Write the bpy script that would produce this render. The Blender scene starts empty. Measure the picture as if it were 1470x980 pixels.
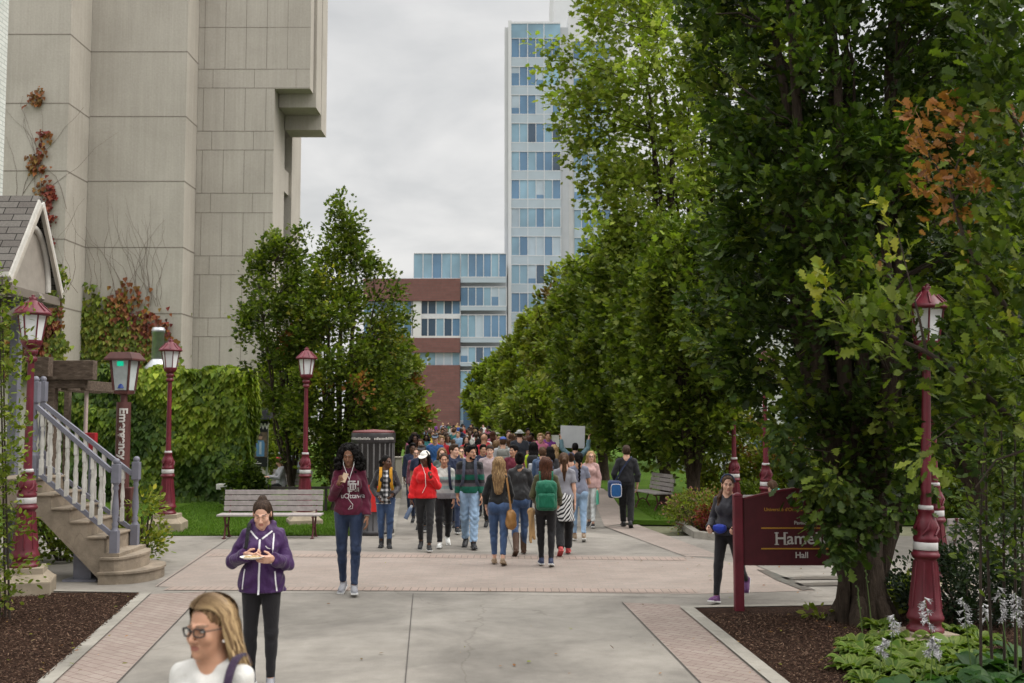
import bpy, bmesh, math, random
import numpy as np
from mathutils import Vector, Matrix, Quaternion
from mathutils.bvhtree import BVHTree

R = math.radians
rnd = random.Random(7)
rng = np.random.default_rng(11)
scene = bpy.context.scene
COL = scene.collection

# ------------------------------------------------------------------ camera
PW, PH, FPX = 1470.0, 980.0, 1540.0
HCAM = 2.3
TILT = math.atan(110.0 / FPX)
CT, ST = math.cos(TILT), math.sin(TILT)

def ray(px, py):
    x = (px - PW / 2) / FPX; y = (PH / 2 - py) / FPX
    return Vector((x, CT - y * ST, ST + y * CT))
def G(px, py, z=0.0):
    d = ray(px, py); t = (z - HCAM) / d.z
    return Vector((d.x * t, d.y * t, z))
def at(px, py, Y):
    d = ray(px, py); t = Y / d.y
    return Vector((d.x * t, Y, HCAM + d.z * t))
def gy(px, Y, z=0.0):
    """ground point under pixel column px at depth Y"""
    # pixel column at the height z
    zc = Y * CT + (z - HCAM) * ST
    return Vector(((px - PW / 2) / FPX * zc, Y, z))

cam = bpy.data.cameras.new('camera'); camo = bpy.data.objects.new('camera', cam); COL.objects.link(camo)
cam.sensor_width = 36.0; cam.sensor_fit = 'HORIZONTAL'; cam.lens = FPX / PW * 36.0
camo.location = (0, 0, HCAM); camo.rotation_euler = (math.pi / 2 + TILT, 0, 0)
cam.clip_start = 0.1; cam.clip_end = 4000
cam.dof.use_dof = True; cam.dof.focus_distance = 14.5; cam.dof.aperture_fstop = 2.8
scene.camera = camo

# ------------------------------------------------------------------ materials
MATS = {}
def nodes(m):
    m.use_nodes = True
    nt = m.node_tree; nt.nodes.clear()
    out = nt.nodes.new('ShaderNodeOutputMaterial')
    return nt, out
def N(nt, typ, **kw):
    n = nt.nodes.new(typ)
    for k, v in kw.items():
        if k.startswith('_'): setattr(n, k[1:], v)
        else: n.inputs[k.replace('__', ' ')].default_value = v
    return n
def c4(c): return (c[0], c[1], c[2], 1.0)
def objcoord(nt, scale=(1, 1, 1), kind='Object'):
    tc = nt.nodes.new('ShaderNodeTexCoord'); mp = nt.nodes.new('ShaderNodeMapping')
    mp.inputs['Scale'].default_value = scale
    nt.links.new(tc.outputs[kind], mp.inputs['Vector'])
    return mp.outputs[0]
def ramp(nt, src, stops):
    r = nt.nodes.new('ShaderNodeValToRGB'); nt.links.new(src, r.inputs[0])
    e = r.color_ramp.elements
    while len(e) < len(stops): e.new(0.5)
    for el, (p, c) in zip(e, stops): el.position = p; el.color = c4(c)
    return r.outputs[0]
def mix(nt, fac, a, b, mode='MIX'):
    m = nt.nodes.new('ShaderNodeMix'); m.data_type = 'RGBA'; m.blend_type = mode
    for sock, v in ((m.inputs[0], fac), (m.inputs[6], a), (m.inputs[7], b)):
        if hasattr(v, 'links'): nt.links.new(v, sock)
        elif isinstance(v, (int, float)): sock.default_value = v
        else: sock.default_value = c4(v)
    return m.outputs[2]
def noise(nt, vec, scale, detail=4, rough=.55, dist=0.0):
    n = nt.nodes.new('ShaderNodeTexNoise'); nt.links.new(vec, n.inputs['Vector'])
    n.inputs['Scale'].default_value = scale; n.inputs['Detail'].default_value = detail
    n.inputs['Roughness'].default_value = rough; n.inputs['Distortion'].default_value = dist
    return n.outputs['Fac']
def bump(nt, h, strength=.3, dist=.02, normal=None):
    b = nt.nodes.new('ShaderNodeBump'); nt.links.new(h, b.inputs['Height'])
    b.inputs['Strength'].default_value = strength; b.inputs['Distance'].default_value = dist
    if normal is not None: nt.links.new(normal, b.inputs['Normal'])
    return b.outputs[0]
def bsdf(nt, out, color, rough=.6, metal=0.0, spec=.5, normal=None):
    p = nt.nodes.new('ShaderNodeBsdfPrincipled')
    if hasattr(color, 'links'): nt.links.new(color, p.inputs['Base Color'])
    else: p.inputs['Base Color'].default_value = c4(color)
    if hasattr(rough, 'links'): nt.links.new(rough, p.inputs['Roughness'])
    else: p.inputs['Roughness'].default_value = rough
    p.inputs['Metallic'].default_value = metal
    p.inputs['Specular IOR Level'].default_value = spec
    if normal is not None: nt.links.new(normal, p.inputs['Normal'])
    nt.links.new(p.outputs[0], out.inputs[0])
    return p
def newmat(name):
    m = bpy.data.materials.new(name); nt, out = nodes(m); return m, nt, out

def plain(name, col, rough=.55, metal=0.0, var=.12, vscale=6.0, bmp=.1, bscale=40.0, spec=.4):
    """painted / plain surface with wear and slight unevenness"""
    if name in MATS: return MATS[name]
    m, nt, out = newmat(name)
    v = objcoord(nt)
    n1 = noise(nt, v, vscale, 5, .6)
    lo = tuple(c * (1 - var) for c in col); hi = tuple(min(1, c * (1 + var)) for c in col)
    c = ramp(nt, n1, [(.3, lo), (.7, hi)])
    n2 = noise(nt, v, bscale, 3)
    bsdf(nt, out, c, rough, metal, spec, bump(nt, n2, bmp, .01))
    MATS[name] = m; return m

def fabric(name, col, rough=.85, kind='plain', cols=None, wr=.55):
    """cloth: wrinkles, faint weave, slight fading; kind selects a dyed pattern"""
    if name in MATS: return MATS[name]
    m, nt, out = newmat(name)
    v = objcoord(nt)
    n1 = noise(nt, v, 5.0, 4, .6)
    base = ramp(nt, n1, [(.25, tuple(c * .82 for c in col)), (.75, tuple(min(1, c * 1.15) for c in col))])
    if kind == 'stripes':
        sx = nt.nodes.new('ShaderNodeSeparateXYZ'); nt.links.new(v, sx.inputs[0])
        mr = nt.nodes.new('ShaderNodeMapRange'); nt.links.new(sx.outputs[2], mr.inputs[0])
        z0, z1, stops = cols
        mr.inputs[1].default_value = z0; mr.inputs[2].default_value = z1
        r = nt.nodes.new('ShaderNodeValToRGB'); r.color_ramp.interpolation = 'CONSTANT'
        nt.links.new(mr.outputs[0], r.inputs[0]); e = r.color_ramp.elements
        while len(e) < len(stops): e.new(.5)
        for el, (p, c) in zip(e, stops): el.position = p; el.color = c4(c)
        base = mix(nt, .25, r.outputs[0], base, 'MULTIPLY') if False else r.outputs[0]
    elif kind == 'plaid':
        sx = nt.nodes.new('ShaderNodeSeparateXYZ'); nt.links.new(v, sx.inputs[0])
        def band(o):
            a = nt.nodes.new('ShaderNodeMath'); a.operation = 'SINE'
            b = nt.nodes.new('ShaderNodeMath'); b.operation = 'MULTIPLY'; b.inputs[1].default_value = cols[0]
            g = nt.nodes.new('ShaderNodeMath'); g.operation = 'GREATER_THAN'; g.inputs[1].default_value = .1
            nt.links.new(o, b.inputs[0]); nt.links.new(b.outputs[0], a.inputs[0]); nt.links.new(a.outputs[0], g.inputs[0])
            return g.outputs[0]
        ad = nt.nodes.new('ShaderNodeMath'); ad.operation = 'ADD'
        nt.links.new(band(sx.outputs[0]), ad.inputs[0]); nt.links.new(band(sx.outputs[2]), ad.inputs[1])
        h = nt.nodes.new('ShaderNodeMath'); h.operation = 'MULTIPLY'; h.inputs[1].default_value = .5
        nt.links.new(ad.outputs[0], h.inputs[0])
        base = ramp(nt, h.outputs[0], [(0.0, cols[1]), (.5, cols[2]), (1.0, cols[3])])
    elif kind == 'zigzag':
        w = nt.nodes.new('ShaderNodeTexWave'); w.wave_type = 'BANDS'; w.bands_direction = 'DIAGONAL'
        nt.links.new(v, w.inputs['Vector']); w.inputs['Scale'].default_value = cols[0]; w.inputs['Distortion'].default_value = 1.5
        base = ramp(nt, w.outputs['Fac'], [(.42, cols[1]), (.52, cols[2])])
    elif kind == 'denim':
        n3 = noise(nt, objcoord(nt, (1, 1, .35)), 9.0, 3, .5)
        base = mix(nt, ramp(nt, n3, [(.42, (0, 0, 0)), (.72, (.55, .55, .55))]), base, tuple(min(1, c * 1.9 + .03) for c in col))
    n2 = noise(nt, objcoord(nt, (1, 1, .6)), 13.0, 3, .5, .8)
    n4 = noise(nt, v, 420.0, 1)
    nb = bump(nt, n2, wr, .03); nb = bump(nt, n4, .15, .002, nb)
    p = bsdf(nt, out, base, rough, 0, .25, nb)
    p.inputs['Sheen Weight'].default_value = .15
    MATS[name] = m; return m

def skin(name, col):
    if name in MATS: return MATS[name]
    m, nt, out = newmat(name)
    v = objcoord(nt)
    n1 = noise(nt, v, 14.0, 4, .6)
    base = ramp(nt, n1, [(.3, (col[0] * .9, col[1] * .84, col[2] * .82)), (.7, (min(1, col[0] * 1.06), col[1] * 1.05, col[2] * 1.05))])
    a = nt.nodes.new('ShaderNodeAttribute'); a.attribute_name = 'feat'
    f = mix(nt, a.outputs['Alpha'], base, a.outputs['Color'])
    p = bsdf(nt, out, f, .5, 0, .35, bump(nt, noise(nt, v, 160, 2), .12, .002))
    p.inputs['Subsurface Weight'].default_value = .12
    p.inputs['Subsurface Radius'].default_value = (.012, .005, .003)
    p.inputs['Subsurface Scale'].default_value = .5
    MATS[name] = m; return m

def hairmat(name, col, hi=None, grow=.6):
    if name in MATS: return MATS[name]
    m, nt, out = newmat(name)
    v = objcoord(nt, (1, 1, .12))
    n1 = noise(nt, v, 95.0, 4, .6, .4)
    hi = hi or tuple(min(1, c * 2.0 + .01) for c in col)
    c = ramp(nt, n1, [(.30, tuple(x * .45 for x in col)), (.5, col), (.72, hi)])
    bsdf(nt, out, c, .5, 0, .16 if sum(col) > .05 else .06, bump(nt, n1, .8, .01))
    MATS[name] = m; return m

def worn(name, col, rough=.38):
    """outdoor paint: faded patches, grime and small chips"""
    if name in MATS: return MATS[name]
    m, nt, out = newmat(name); v = objcoord(nt)
    n1 = noise(nt, v, 2.2, 5, .65, .6); n2 = noise(nt, v, 34, 5, .7); n3 = noise(nt, objcoord(nt, (1, 1, .25)), 14, 4, .6)
    c = ramp(nt, n1, [(.28, tuple(x * .68 for x in col)), (.72, tuple(min(1, x * 1.25 + .004) for x in col))])
    c = mix(nt, .35, c, ramp(nt, n3, [(.35, (.55, .52, .5)), (.6, (1, 1, 1))]), 'MULTIPLY')
    c = mix(nt, ramp(nt, n2, [(.70, (0, 0, 0)), (.74, (.8, .8, .8))]), c, (.16, .13, .12))
    rr_ = nt.nodes.new('ShaderNodeMapRange'); nt.links.new(n1, rr_.inputs[0]); rr_.inputs[3].default_value = rough - .1; rr_.inputs[4].default_value = rough + .25
    bsdf(nt, out, c, rr_.outputs[0], 0, .45, bump(nt, n2, .15, .006)); MATS[name] = m; return m

# ------------------------------------------------------------------ objects
def link_mesh(name, me, mat=None, parent=None, smooth=None):
    o = bpy.data.objects.new(name, me); COL.objects.link(o)
    if mat is not None:
        for mm in (mat if isinstance(mat, (list, tuple)) else [mat]): me.materials.append(mm)
    if parent is not None: o.parent = parent
    return o
def tag(o, label=None, cat=None, group=None, kind=None):
    if label: o['label'] = label
    if cat: o['category'] = cat
    if group: o['group'] = group
    if kind: o['kind'] = kind
    return o
def thing(name, label, cat, loc=(0, 0, 0), rz=0.0, group=None):
    o = bpy.data.objects.new(name, None); COL.objects.link(o)
    o.location = loc; o.rotation_euler = (0, 0, rz); o.empty_display_size = .2
    return tag(o, label, cat, group)
def copy_tree(o, parent=None):
    c = o.copy(); COL.objects.link(c)
    if parent is not None: c.parent = parent
    for ch in list(o.children): copy_tree(ch, c)
    return c

class MB:
    """mesh builder: boxes, prisms, tubes, lathes, polygons gathered into ONE mesh"""
    def __init__(s): s.v = []; s.f = []; s.m = []; s.sm = []
    def add(s, verts, faces, mi=0, smooth=False, M=None):
        n = len(s.v)
        for p in verts: s.v.append(tuple(M @ Vector(p)) if M is not None else tuple(p))
        for f in faces: s.f.append([i + n for i in f]); s.m.append(mi); s.sm.append(smooth)
        return s
    def box(s, lo, hi, mi=0, M=None, bev=0.0):
        x0, y0, z0 = lo; x1, y1, z1 = hi
        if bev > 0:
            b = min(bev, .49 * min(x1 - x0, y1 - y0, z1 - z0))
            bm = bmesh.new()
            bmesh.ops.create_cube(bm, size=1.0)
            for q in bm.verts: q.co = Vector(((x0 + x1) / 2 + q.co.x * (x1 - x0), (y0 + y1) / 2 + q.co.y * (y1 - y0), (z0 + z1) / 2 + q.co.z * (z1 - z0)))
            bmesh.ops.bevel(bm, geom=bm.edges[:], offset=b, segments=2, affect='EDGES', profile=.6)
            bm.verts.index_update()
            s.add([q.co[:] for q in bm.verts], [[q.index for q in f.verts] for f in bm.faces], mi, False, M); bm.free()
            return s
        v = [(x0, y0, z0), (x1, y0, z0), (x1, y1, z0), (x0, y1, z0), (x0, y0, z1), (x1, y0, z1), (x1, y1, z1), (x0, y1, z1)]
        return s.add(v, [(0, 3, 2, 1), (4, 5, 6, 7), (0, 1, 5, 4), (1, 2, 6, 5), (2, 3, 7, 6), (3, 0, 4, 7)], mi, False, M)
    def prism(s, pts, d, mi=0, M=None):
        """extrude the closed polygon pts (3D) along vector d"""
        n = len(pts); d = Vector(d); a = [Vector(p) for p in pts]; b = [p + d for p in a]
        fs = [list(range(n))[::-1], list(range(n, 2 * n))] + [[i, (i + 1) % n, n + (i + 1) % n, n + i] for i in range(n)]
        return s.add(a + b, fs, mi, False, M)
    def tube(s, pts, rad, n=8, mi=0, caps=True, smooth=True, M=None):
        pts = [Vector(p) for p in pts]; k = len(pts)
        rad = [rad] * k if isinstance(rad, (int, float)) else rad
        v = []; t0 = None; u = None
        for i, p in enumerate(pts):
            t = (pts[min(i + 1, k - 1)] - pts[max(i - 1, 0)])
            t = t.normalized() if t.length > 1e-9 else Vector((0, 0, 1))
            if u is None:
                u = t.orthogonal().normalized()
            else:
                u = (u - t * u.dot(t)); u = u.normalized() if u.length > 1e-6 else t.orthogonal().normalized()
            w = t.cross(u)
            for j in range(n):
                a = 2 * math.pi * j / n
                v.append(p + (u * math.cos(a) + w * math.sin(a)) * rad[i])
        f = [[i * n + j, i * n + (j + 1) % n, (i + 1) * n + (j + 1) % n, (i + 1) * n + j] for i in range(k - 1) for j in range(n)]
        s.add(v, f, mi, smooth, M)
        if caps:
            s.add(v[:n], [list(range(n))[::-1]], mi, False, M); s.add(v[-n:], [list(range(n))], mi, False, M)
        return s
    def lathe(s, prof, c=(0, 0, 0), n=16, mi=0, smooth=True, M=None, rot=0.0, caps=True):
        v = []; k = len(prof)
        for r, z in prof:
            for j in range(n):
                a = 2 * math.pi * j / n + rot
                v.append((c[0] + r * math.cos(a), c[1] + r * math.sin(a), c[2] + z))
        f = [[i * n + j, i * n + (j + 1) % n, (i + 1) * n + (j + 1) % n, (i + 1) * n + j] for i in range(k - 1) for j in range(n)]
        s.add(v, f, mi, smooth, M)
        if caps:
            s.add(v[:n], [list(range(n))[::-1]], mi, False, M); s.add(v[-n:], [list(range(n))], mi, False, M)
        return s
    def sphere(s, c, r, mi=0, n=10, M=None):
        r = (r, r, r) if isinstance(r, (int, float)) else r
        pr = [(math.sin(math.pi * i / n), -math.cos(math.pi * i / n)) for i in range(n + 1)]
        v = []
        m = 2 * n
        for a, z in pr:
            for j in range(m):
                t = 2 * math.pi * j / m
                v.append((c[0] + r[0] * a * math.cos(t), c[1] + r[1] * a * math.sin(t), c[2] + r[2] * z))
        f = [[i * m + j, i * m + (j + 1) % m, (i + 1) * m + (j + 1) % m, (i + 1) * m + j] for i in range(n) for j in range(m)]
        return s.add(v, f, mi, True, M)
    def mesh(s, name, weld=False):
        me = bpy.data.meshes.new(name)
        me.from_pydata([tuple(p) for p in s.v], [], s.f)
        me.polygons.foreach_set('material_index', s.m); me.polygons.foreach_set('use_smooth', s.sm)
        me.update(); return me
    def build(s, name, mat, parent=None, label=None, cat=None, group=None, kind=None):
        o = link_mesh(name, s.mesh(name), mat, parent)
        return tag(o, label, cat, group, kind)

def np_mesh(name, V, faces_n, idx, smooth=False, feat=None, mi=None):
    """fast mesh from arrays: V (n,3), idx flat loop vertex indices, faces_n verts per face (int or array)"""
    me = bpy.data.meshes.new(name)
    V = np.asarray(V, np.float32); idx = np.asarray(idx, np.int32).ravel()
    if isinstance(faces_n, (int, np.integer)):
        nf = len(idx) // faces_n; tot = np.full(nf, faces_n, np.int32)
    else:
        tot = np.asarray(faces_n, np.int32); nf = len(tot)
    st = np.zeros(nf, np.int32); st[1:] = np.cumsum(tot)[:-1]
    me.vertices.add(len(V)); me.vertices.foreach_set('co', V.ravel())
    me.loops.add(len(idx)); me.loops.foreach_set('vertex_index', idx)
    me.polygons.add(nf); me.polygons.foreach_set('loop_start', st); me.polygons.foreach_set('loop_total', tot)
    me.polygons.foreach_set('use_smooth', np.full(nf, bool(smooth)))
    if mi is not None: me.polygons.foreach_set('material_index', np.asarray(mi, np.int32))
    me.update(calc_edges=True)
    if feat is not None:
        a = me.color_attributes.new('feat', 'FLOAT_COLOR', 'POINT')
        a.data.foreach_set('color', np.asarray(feat, np.float32).ravel())
    return me

# ------------------------------------------------------------------ implicit surfaces
class SDF:
    def __init__(s, h, k=.03): s.h = h; s.k = k; s.p = []
    def _b(s, lo, hi): return np.asarray(lo, float), np.asarray(hi, float)
    def cap(s, a, b, ra, rb=None, k=None, sub=False, flat=None, clip=None):
        rb = ra if rb is None else rb
        a = np.array(a, float); b = np.array(b, float); r = max(ra, rb)
        f = 1.0 if flat is None else max(1.0, flat[0])
        s.p.append(('cap', (a, b, ra, rb, flat, clip), np.minimum(a, b) - r * f, np.maximum(a, b) + r * f, s.k if k is None else k, sub)); return s
    def ell(s, c, r, Rm=None, k=None, sub=False):
        c = np.array(c, float); r = np.array(r if hasattr(r, '__len__') else (r, r, r), float)
        m = r.max() if Rm is not None else r
        s.p.append(('ell', (c, r, None if Rm is None else np.array(Rm, float)), c - m, c + m, s.k if k is None else k, sub)); return s
    def box(s, c, hs, rad, Rm=None, k=None, sub=False):
        c = np.array(c, float); hs = np.array(hs, float)
        m = np.full(3, np.linalg.norm(hs)) if Rm is not None else hs
        s.p.append(('box', (c, hs, rad, None if Rm is None else np.array(Rm, float)), c - m, c + m, s.k if k is None else k, sub)); return s
    def field(s, disp=None, clips=()):
        h = s.h
        add = [q for q in s.p if not q[5]]
        lo = np.min([q[2] for q in add], 0) - 4 * h - .02; hi = np.max([q[3] for q in add], 0) + 4 * h + .02
        n = np.ceil((hi - lo) / h).astype(int) + 1
        F = np.full(n, .08, np.float32)
        ax = [lo[i] + h * np.arange(n[i]) for i in range(3)]
        for typ, pr, b0, b1, k, sub in s.p:
            m = k + 3 * h
            i0 = np.clip(np.floor((b0 - m - lo) / h).astype(int), 0, n - 1); i1 = np.clip(np.ceil((b1 + m - lo) / h).astype(int) + 1, 1, n)
            if np.any(i1 <= i0): continue
            X = ax[0][i0[0]:i1[0]][:, None, None]; Y = ax[1][i0[1]:i1[1]][None, :, None]; Z = ax[2][i0[2]:i1[2]][None, None, :]
            if typ == 'cap':
                a, b, ra, rb, flat, clip = pr
                d = b - a; L = float(d @ d) + 1e-12
                px, py, pz = X - a[0], Y - a[1], Z - a[2]
                t = np.clip((px * d[0] + py * d[1] + pz * d[2]) / L, 0, 1)
                qx, qy, qz = px - t * d[0], py - t * d[1], pz - t * d[2]
                if flat is not None:
                    nv = np.array(flat[1], float); nv /= np.linalg.norm(nv)   # squash along nv (keep), widen by flat[0] elsewhere
                    dn = qx * nv[0] + qy * nv[1] + qz * nv[2]
                    tot = qx * qx + qy * qy + qz * qz
                    D = np.sqrt(np.maximum(tot - dn * dn, 0) / flat[0] ** 2 + dn * dn) - (ra + (rb - ra) * t)
                else:
                    D = np.sqrt(qx * qx + qy * qy + qz * qz) - (ra + (rb - ra) * t)
                if clip is not None:
                    o, nn = np.array(clip[0], float), np.array(clip[1], float); nn /= np.linalg.norm(nn)
                    D = np.maximum(D, (X - o[0]) * nn[0] + (Y - o[1]) * nn[1] + (Z - o[2]) * nn[2])
            else:
                c = pr[0]; px, py, pz = X - c[0], Y - c[1], Z - c[2]
                Rm = pr[-1]
                if Rm is not None:
                    px, py, pz = (px * Rm[0][0] + py * Rm[1][0] + pz * Rm[2][0], px * Rm[0][1] + py * Rm[1][1] + pz * Rm[2][1], px * Rm[0][2] + py * Rm[1][2] + pz * Rm[2][2])
                if typ == 'ell':
                    r = pr[1]
                    k0 = np.sqrt((px / r[0]) ** 2 + (py / r[1]) ** 2 + (pz / r[2]) ** 2)
                    k1 = np.sqrt((px / r[0] ** 2) ** 2 + (py / r[1] ** 2) ** 2 + (pz / r[2] ** 2) ** 2) + 1e-9
                    D = np.maximum(k0 * (k0 - 1) / k1, -min(r))
                else:
                    hs, rad = pr[1], pr[2]
                    qx = np.abs(px) - hs[0] + rad; qy = np.abs(py) - hs[1] + rad; qz = np.abs(pz) - hs[2] + rad
                    D = np.sqrt(np.maximum(qx, 0) ** 2 + np.maximum(qy, 0) ** 2 + np.maximum(qz, 0) ** 2) + np.minimum(np.maximum(qx, np.maximum(qy, qz)), 0) - rad
            S = (slice(i0[0], i1[0]), slice(i0[1], i1[1]), slice(i0[2], i1[2]))
            A = F[S]; D = np.broadcast_to(D, A.shape)
            if sub:
                D = -D; kk = max(k, 1e-6); hh = np.maximum(kk - np.abs(A - D), 0) / kk
                F[S] = np.maximum(A, D) + hh * hh * kk * .25
            else:
                kk = max(k, 1e-6); hh = np.maximum(kk - np.abs(A - D), 0) / kk
                F[S] = np.minimum(A, D) - hh * hh * kk * .25
        X = ax[0][:, None, None]; Y = ax[1][None, :, None]; Z = ax[2][None, None, :]
        if disp is not None: F += disp(X, Y, Z).astype(np.float32)
        for o, nn in clips:
            F = np.maximum(F, ((X - o[0]) * nn[0] + (Y - o[1]) * nn[1] + (Z - o[2]) * nn[2]).astype(np.float32))
        F[0] = F[-1] = .05; F[:, 0] = F[:, -1] = .05; F[:, :, 0] = F[:, :, -1] = .05
        return F, lo
    def polys(s, disp=None, clips=()):
        F, lo = s.field(disp, clips); h = s.h
        S = F < 0
        cnt = np.zeros(tuple(d - 1 for d in F.shape), np.int8)
        for dx in (0, 1):
            for dy in (0, 1):
                for dz in (0, 1):
                    cnt += S[dx:F.shape[0] - 1 + dx, dy:F.shape[1] - 1 + dy, dz:F.shape[2] - 1 + dz]
        act = (cnt > 0) & (cnt < 8)
        I = np.argwhere(act)
        if len(I) == 0: return np.zeros((0, 3)), np.zeros((0, 4), int)
        num = np.full(act.shape, -1, np.int64); num[act] = np.arange(len(I))
        acc = np.zeros((len(I), 3)); w = np.zeros(len(I))
        cs = [(0, 0, 0), (1, 0, 0), (0, 1, 0), (1, 1, 0), (0, 0, 1), (1, 0, 1), (0, 1, 1), (1, 1, 1)]
        vals = [F[I[:, 0] + c[0], I[:, 1] + c[1], I[:, 2] + c[2]] for c in cs]
        for a in range(8):
            for b in range(a + 1, 8):
                if sum(abs(cs[a][i] - cs[b][i]) for i in range(3)) != 1: continue
                va, vb = vals[a], vals[b]; cr = (va < 0) != (vb < 0)
                t = np.where(cr, va / np.where(cr, va - vb, 1), 0)
                pa = np.array(cs[a], float); pb = np.array(cs[b], float)
                acc += np.where(cr[:, None], pa + t[:, None] * (pb - pa), 0); w += cr
        V = lo + h * (I + acc / w[:, None])
        quads = []
        for axn in range(3):
            sl0 = [slice(None)] * 3; sl1 = [slice(None)] * 3; sl0[axn] = slice(0, -1); sl1[axn] = slice(1, None)
            A = S[tuple(sl0)]; B = S[tuple(sl1)]
            E = np.argwhere(A != B)
            u, v = (axn + 1) % 3, (axn + 2) % 3
            E = E[(E[:, u] > 0) & (E[:, v] > 0) & (E[:, u] < num.shape[u]) & (E[:, v] < num.shape[v])]
            if len(E) == 0: continue
            fl = A[E[:, 0], E[:, 1], E[:, 2]]
            def cell(du, dv):
                q = E.copy(); q[:, u] -= du; q[:, v] -= dv
                return num[q[:, 0], q[:, 1], q[:, 2]]
            q = np.stack([cell(1, 1), cell(0, 1), cell(0, 0), cell(1, 0)], 1)
            q[~fl] = q[~fl][:, ::-1]
            quads.append(q)
        Q = np.concatenate(quads); Q = Q[(Q >= 0).all(1)]
        return V, Q
    def mesh(s, name, disp=None, clips=(), relax=0):
        V, Q = s.polys(disp, clips)
        return np_mesh(name, V, 4, Q, True)
# ------------------------------------------------------------------ people
SKIN = {'light': skin('skin_light', (.62, .38, .28)), 'tan': skin('skin_tan', (.45, .25, .16)),
        'brown': skin('skin_brown', (.22, .11, .065)), 'dark': skin('skin_dark', (.10, .048, .028))}
LIP = {'light': (.42, .14, .12), 'tan': (.32, .11, .09), 'brown': (.17, .06, .05), 'dark': (.095, .035, .03)}
HAIR = {'black': hairmat('hair_black', (.007, .006, .006), (.02, .017, .016)), 'dark': hairmat('hair_dark_brown', (.034, .019, .012), (.085, .05, .032)),
        'brown': hairmat('hair_brown', (.06, .03, .016), (.14, .075, .04)), 'auburn': hairmat('hair_auburn', (.055, .02, .011), (.12, .045, .024)),
        'blonde': hairmat('hair_blonde', (.30, .185, .085), (.60, .44, .25)), 'dirty': hairmat('hair_dark_blonde', (.14, .078, .038), (.40, .27, .14)),
        'grey': hairmat('hair_grey', (.30, .28, .26), (.5, .48, .45))}
HCOL = {'black': (.01, .009, .009), 'dark': (.02, .012, .009), 'brown': (.04, .02, .012), 'auburn': (.05, .02, .012), 'blonde': (.16, .09, .045), 'dirty': (.09, .05, .025), 'grey': (.2, .19, .18)}

def rotm(ax, a):
    return np.array(Matrix.Rotation(a, 3, ax))
def nrm(v):
    v = np.array(v, float); return v / np.linalg.norm(v)

def head_prims(s, T, Rm, sc, sex):
    def P(p): return T(np.array(p) * sc)
    E = lambda c, r, k=.02, sub=False: s.ell(P(c), np.array(r) * sc, Rm, k * sc, sub)
    Cc = lambda a, b, ra, rb, k=.012, sub=False, flat=None: s.cap(P(a), P(b), ra * sc, rb * sc, k * sc, sub, flat)
    m = sex == 'm'
    E((0, .018, .036), (.074, .094, .082)); E((0, -.026, -.03), (.059, .064, .084), .03)
    E((0, -.04, -.078), (.044 if m else .038, .044, .034), .03)
    E((0, -.079, -.098), (.02 if m else .015, .013, .013), .02)
    for q in (-1, 1):
        E((q * .037, -.066, -.028), (.022, .018, .022), .02)
        Cc((q * .012, -.088, .021), (q * .042, -.076, .02), .0085, .006, .014)
    Cc((0, -.088, .012), (0, -.112, -.03), .0065, .0105, .014)
    for q in (-1, 1): E((q * .011, -.1, -.036), (.0075, .009, .0065), .008)
    for q in (-1, 1):
        E((q * .031, -.098, .004), (.018, .016, .011), .012, True)
        E((q * .076, .01, -.01), (.007, .019, .03), .006)
        Cc((q * .017, -.082, .0125), (q * .045, -.076, .0115), .0055, .005, .006)
    Cc((-.018, -.085, -.0585), (.018, -.085, -.0585), .0056, .0056, .008)
    Cc((-.015, -.085, -.069), (.015, -.085, -.069), .0062, .0062, .007)
    Cc((-.022, -.092, -.0632), (.022, -.092, -.0632), .0022, .0022, .004, True)

def head_feat(V, Tinv, sc, skinname, hairname, expr=None):
    """pigment of lips and brows by place on the head; rgba, a = how far it replaces skin"""
    L = Tinv(V) / sc
    x, y, z = L[:, 0], L[:, 1], L[:, 2]
    f = np.zeros((len(V), 4), np.float32)
    front = y < -.066
    lip = front & ((x / .023) ** 2 + ((z + .0635) / .0105) ** 2 < 1)
    f[lip, :3] = LIP[skinname]; f[lip, 3] = .8
    bz = .0265 - .05 * np.maximum(np.abs(x) - .03, 0) * 6 * .1
    brow = (y < -.055) & (np.abs(z - bz) < .0042) & (np.abs(x) > .011) & (np.abs(x) < .047)
    f[brow, :3] = HCOL[hairname]; f[brow, 3] = .85
    return f

def eye_island(T, Rm, sc, gaze=(0, 0), closed=.0):
    Vs, Fs, Cs = [], [], []
    n, m = 8, 14
    for q in (-1, 1):
        b = len(Vs)
        for i in range(n + 1):
            for j in range(m):
                a = math.pi * i / n; t = 2 * math.pi * j / m
                p = np.array([math.sin(a) * math.cos(t), -math.cos(a), math.sin(a) * math.sin(t)])
                lp = np.array([q * .031, -.0805 + abs(p[0]) * .002, .0045]) + p * np.array([.0138, .0100, .0064 * (1 - closed)])
                Vs.append(T(lp * sc))
                d = math.hypot(p[0] * .0145 - gaze[0], p[2] * .0072 - gaze[1])
                c = (.02, .012, .008, 1) if d < .0062 else (.46, .42, .39, 1)
                if p[2] > .5 or i > 5: c = (.015, .01, .008, 1)
                if closed > .5: c = (.03, .015, .012, 1) if p[2] < -.55 else (0, 0, 0, 0)
                Cs.append(c)
        for i in range(n):
            for j in range(m):
                Fs.append((b + i * m + j, b + i * m + (j + 1) % m, b + (i + 1) * m + (j + 1) % m, b + (i + 1) * m + j))
    return np.array(Vs), np.array(Fs), np.array(Cs, np.float32)

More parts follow.
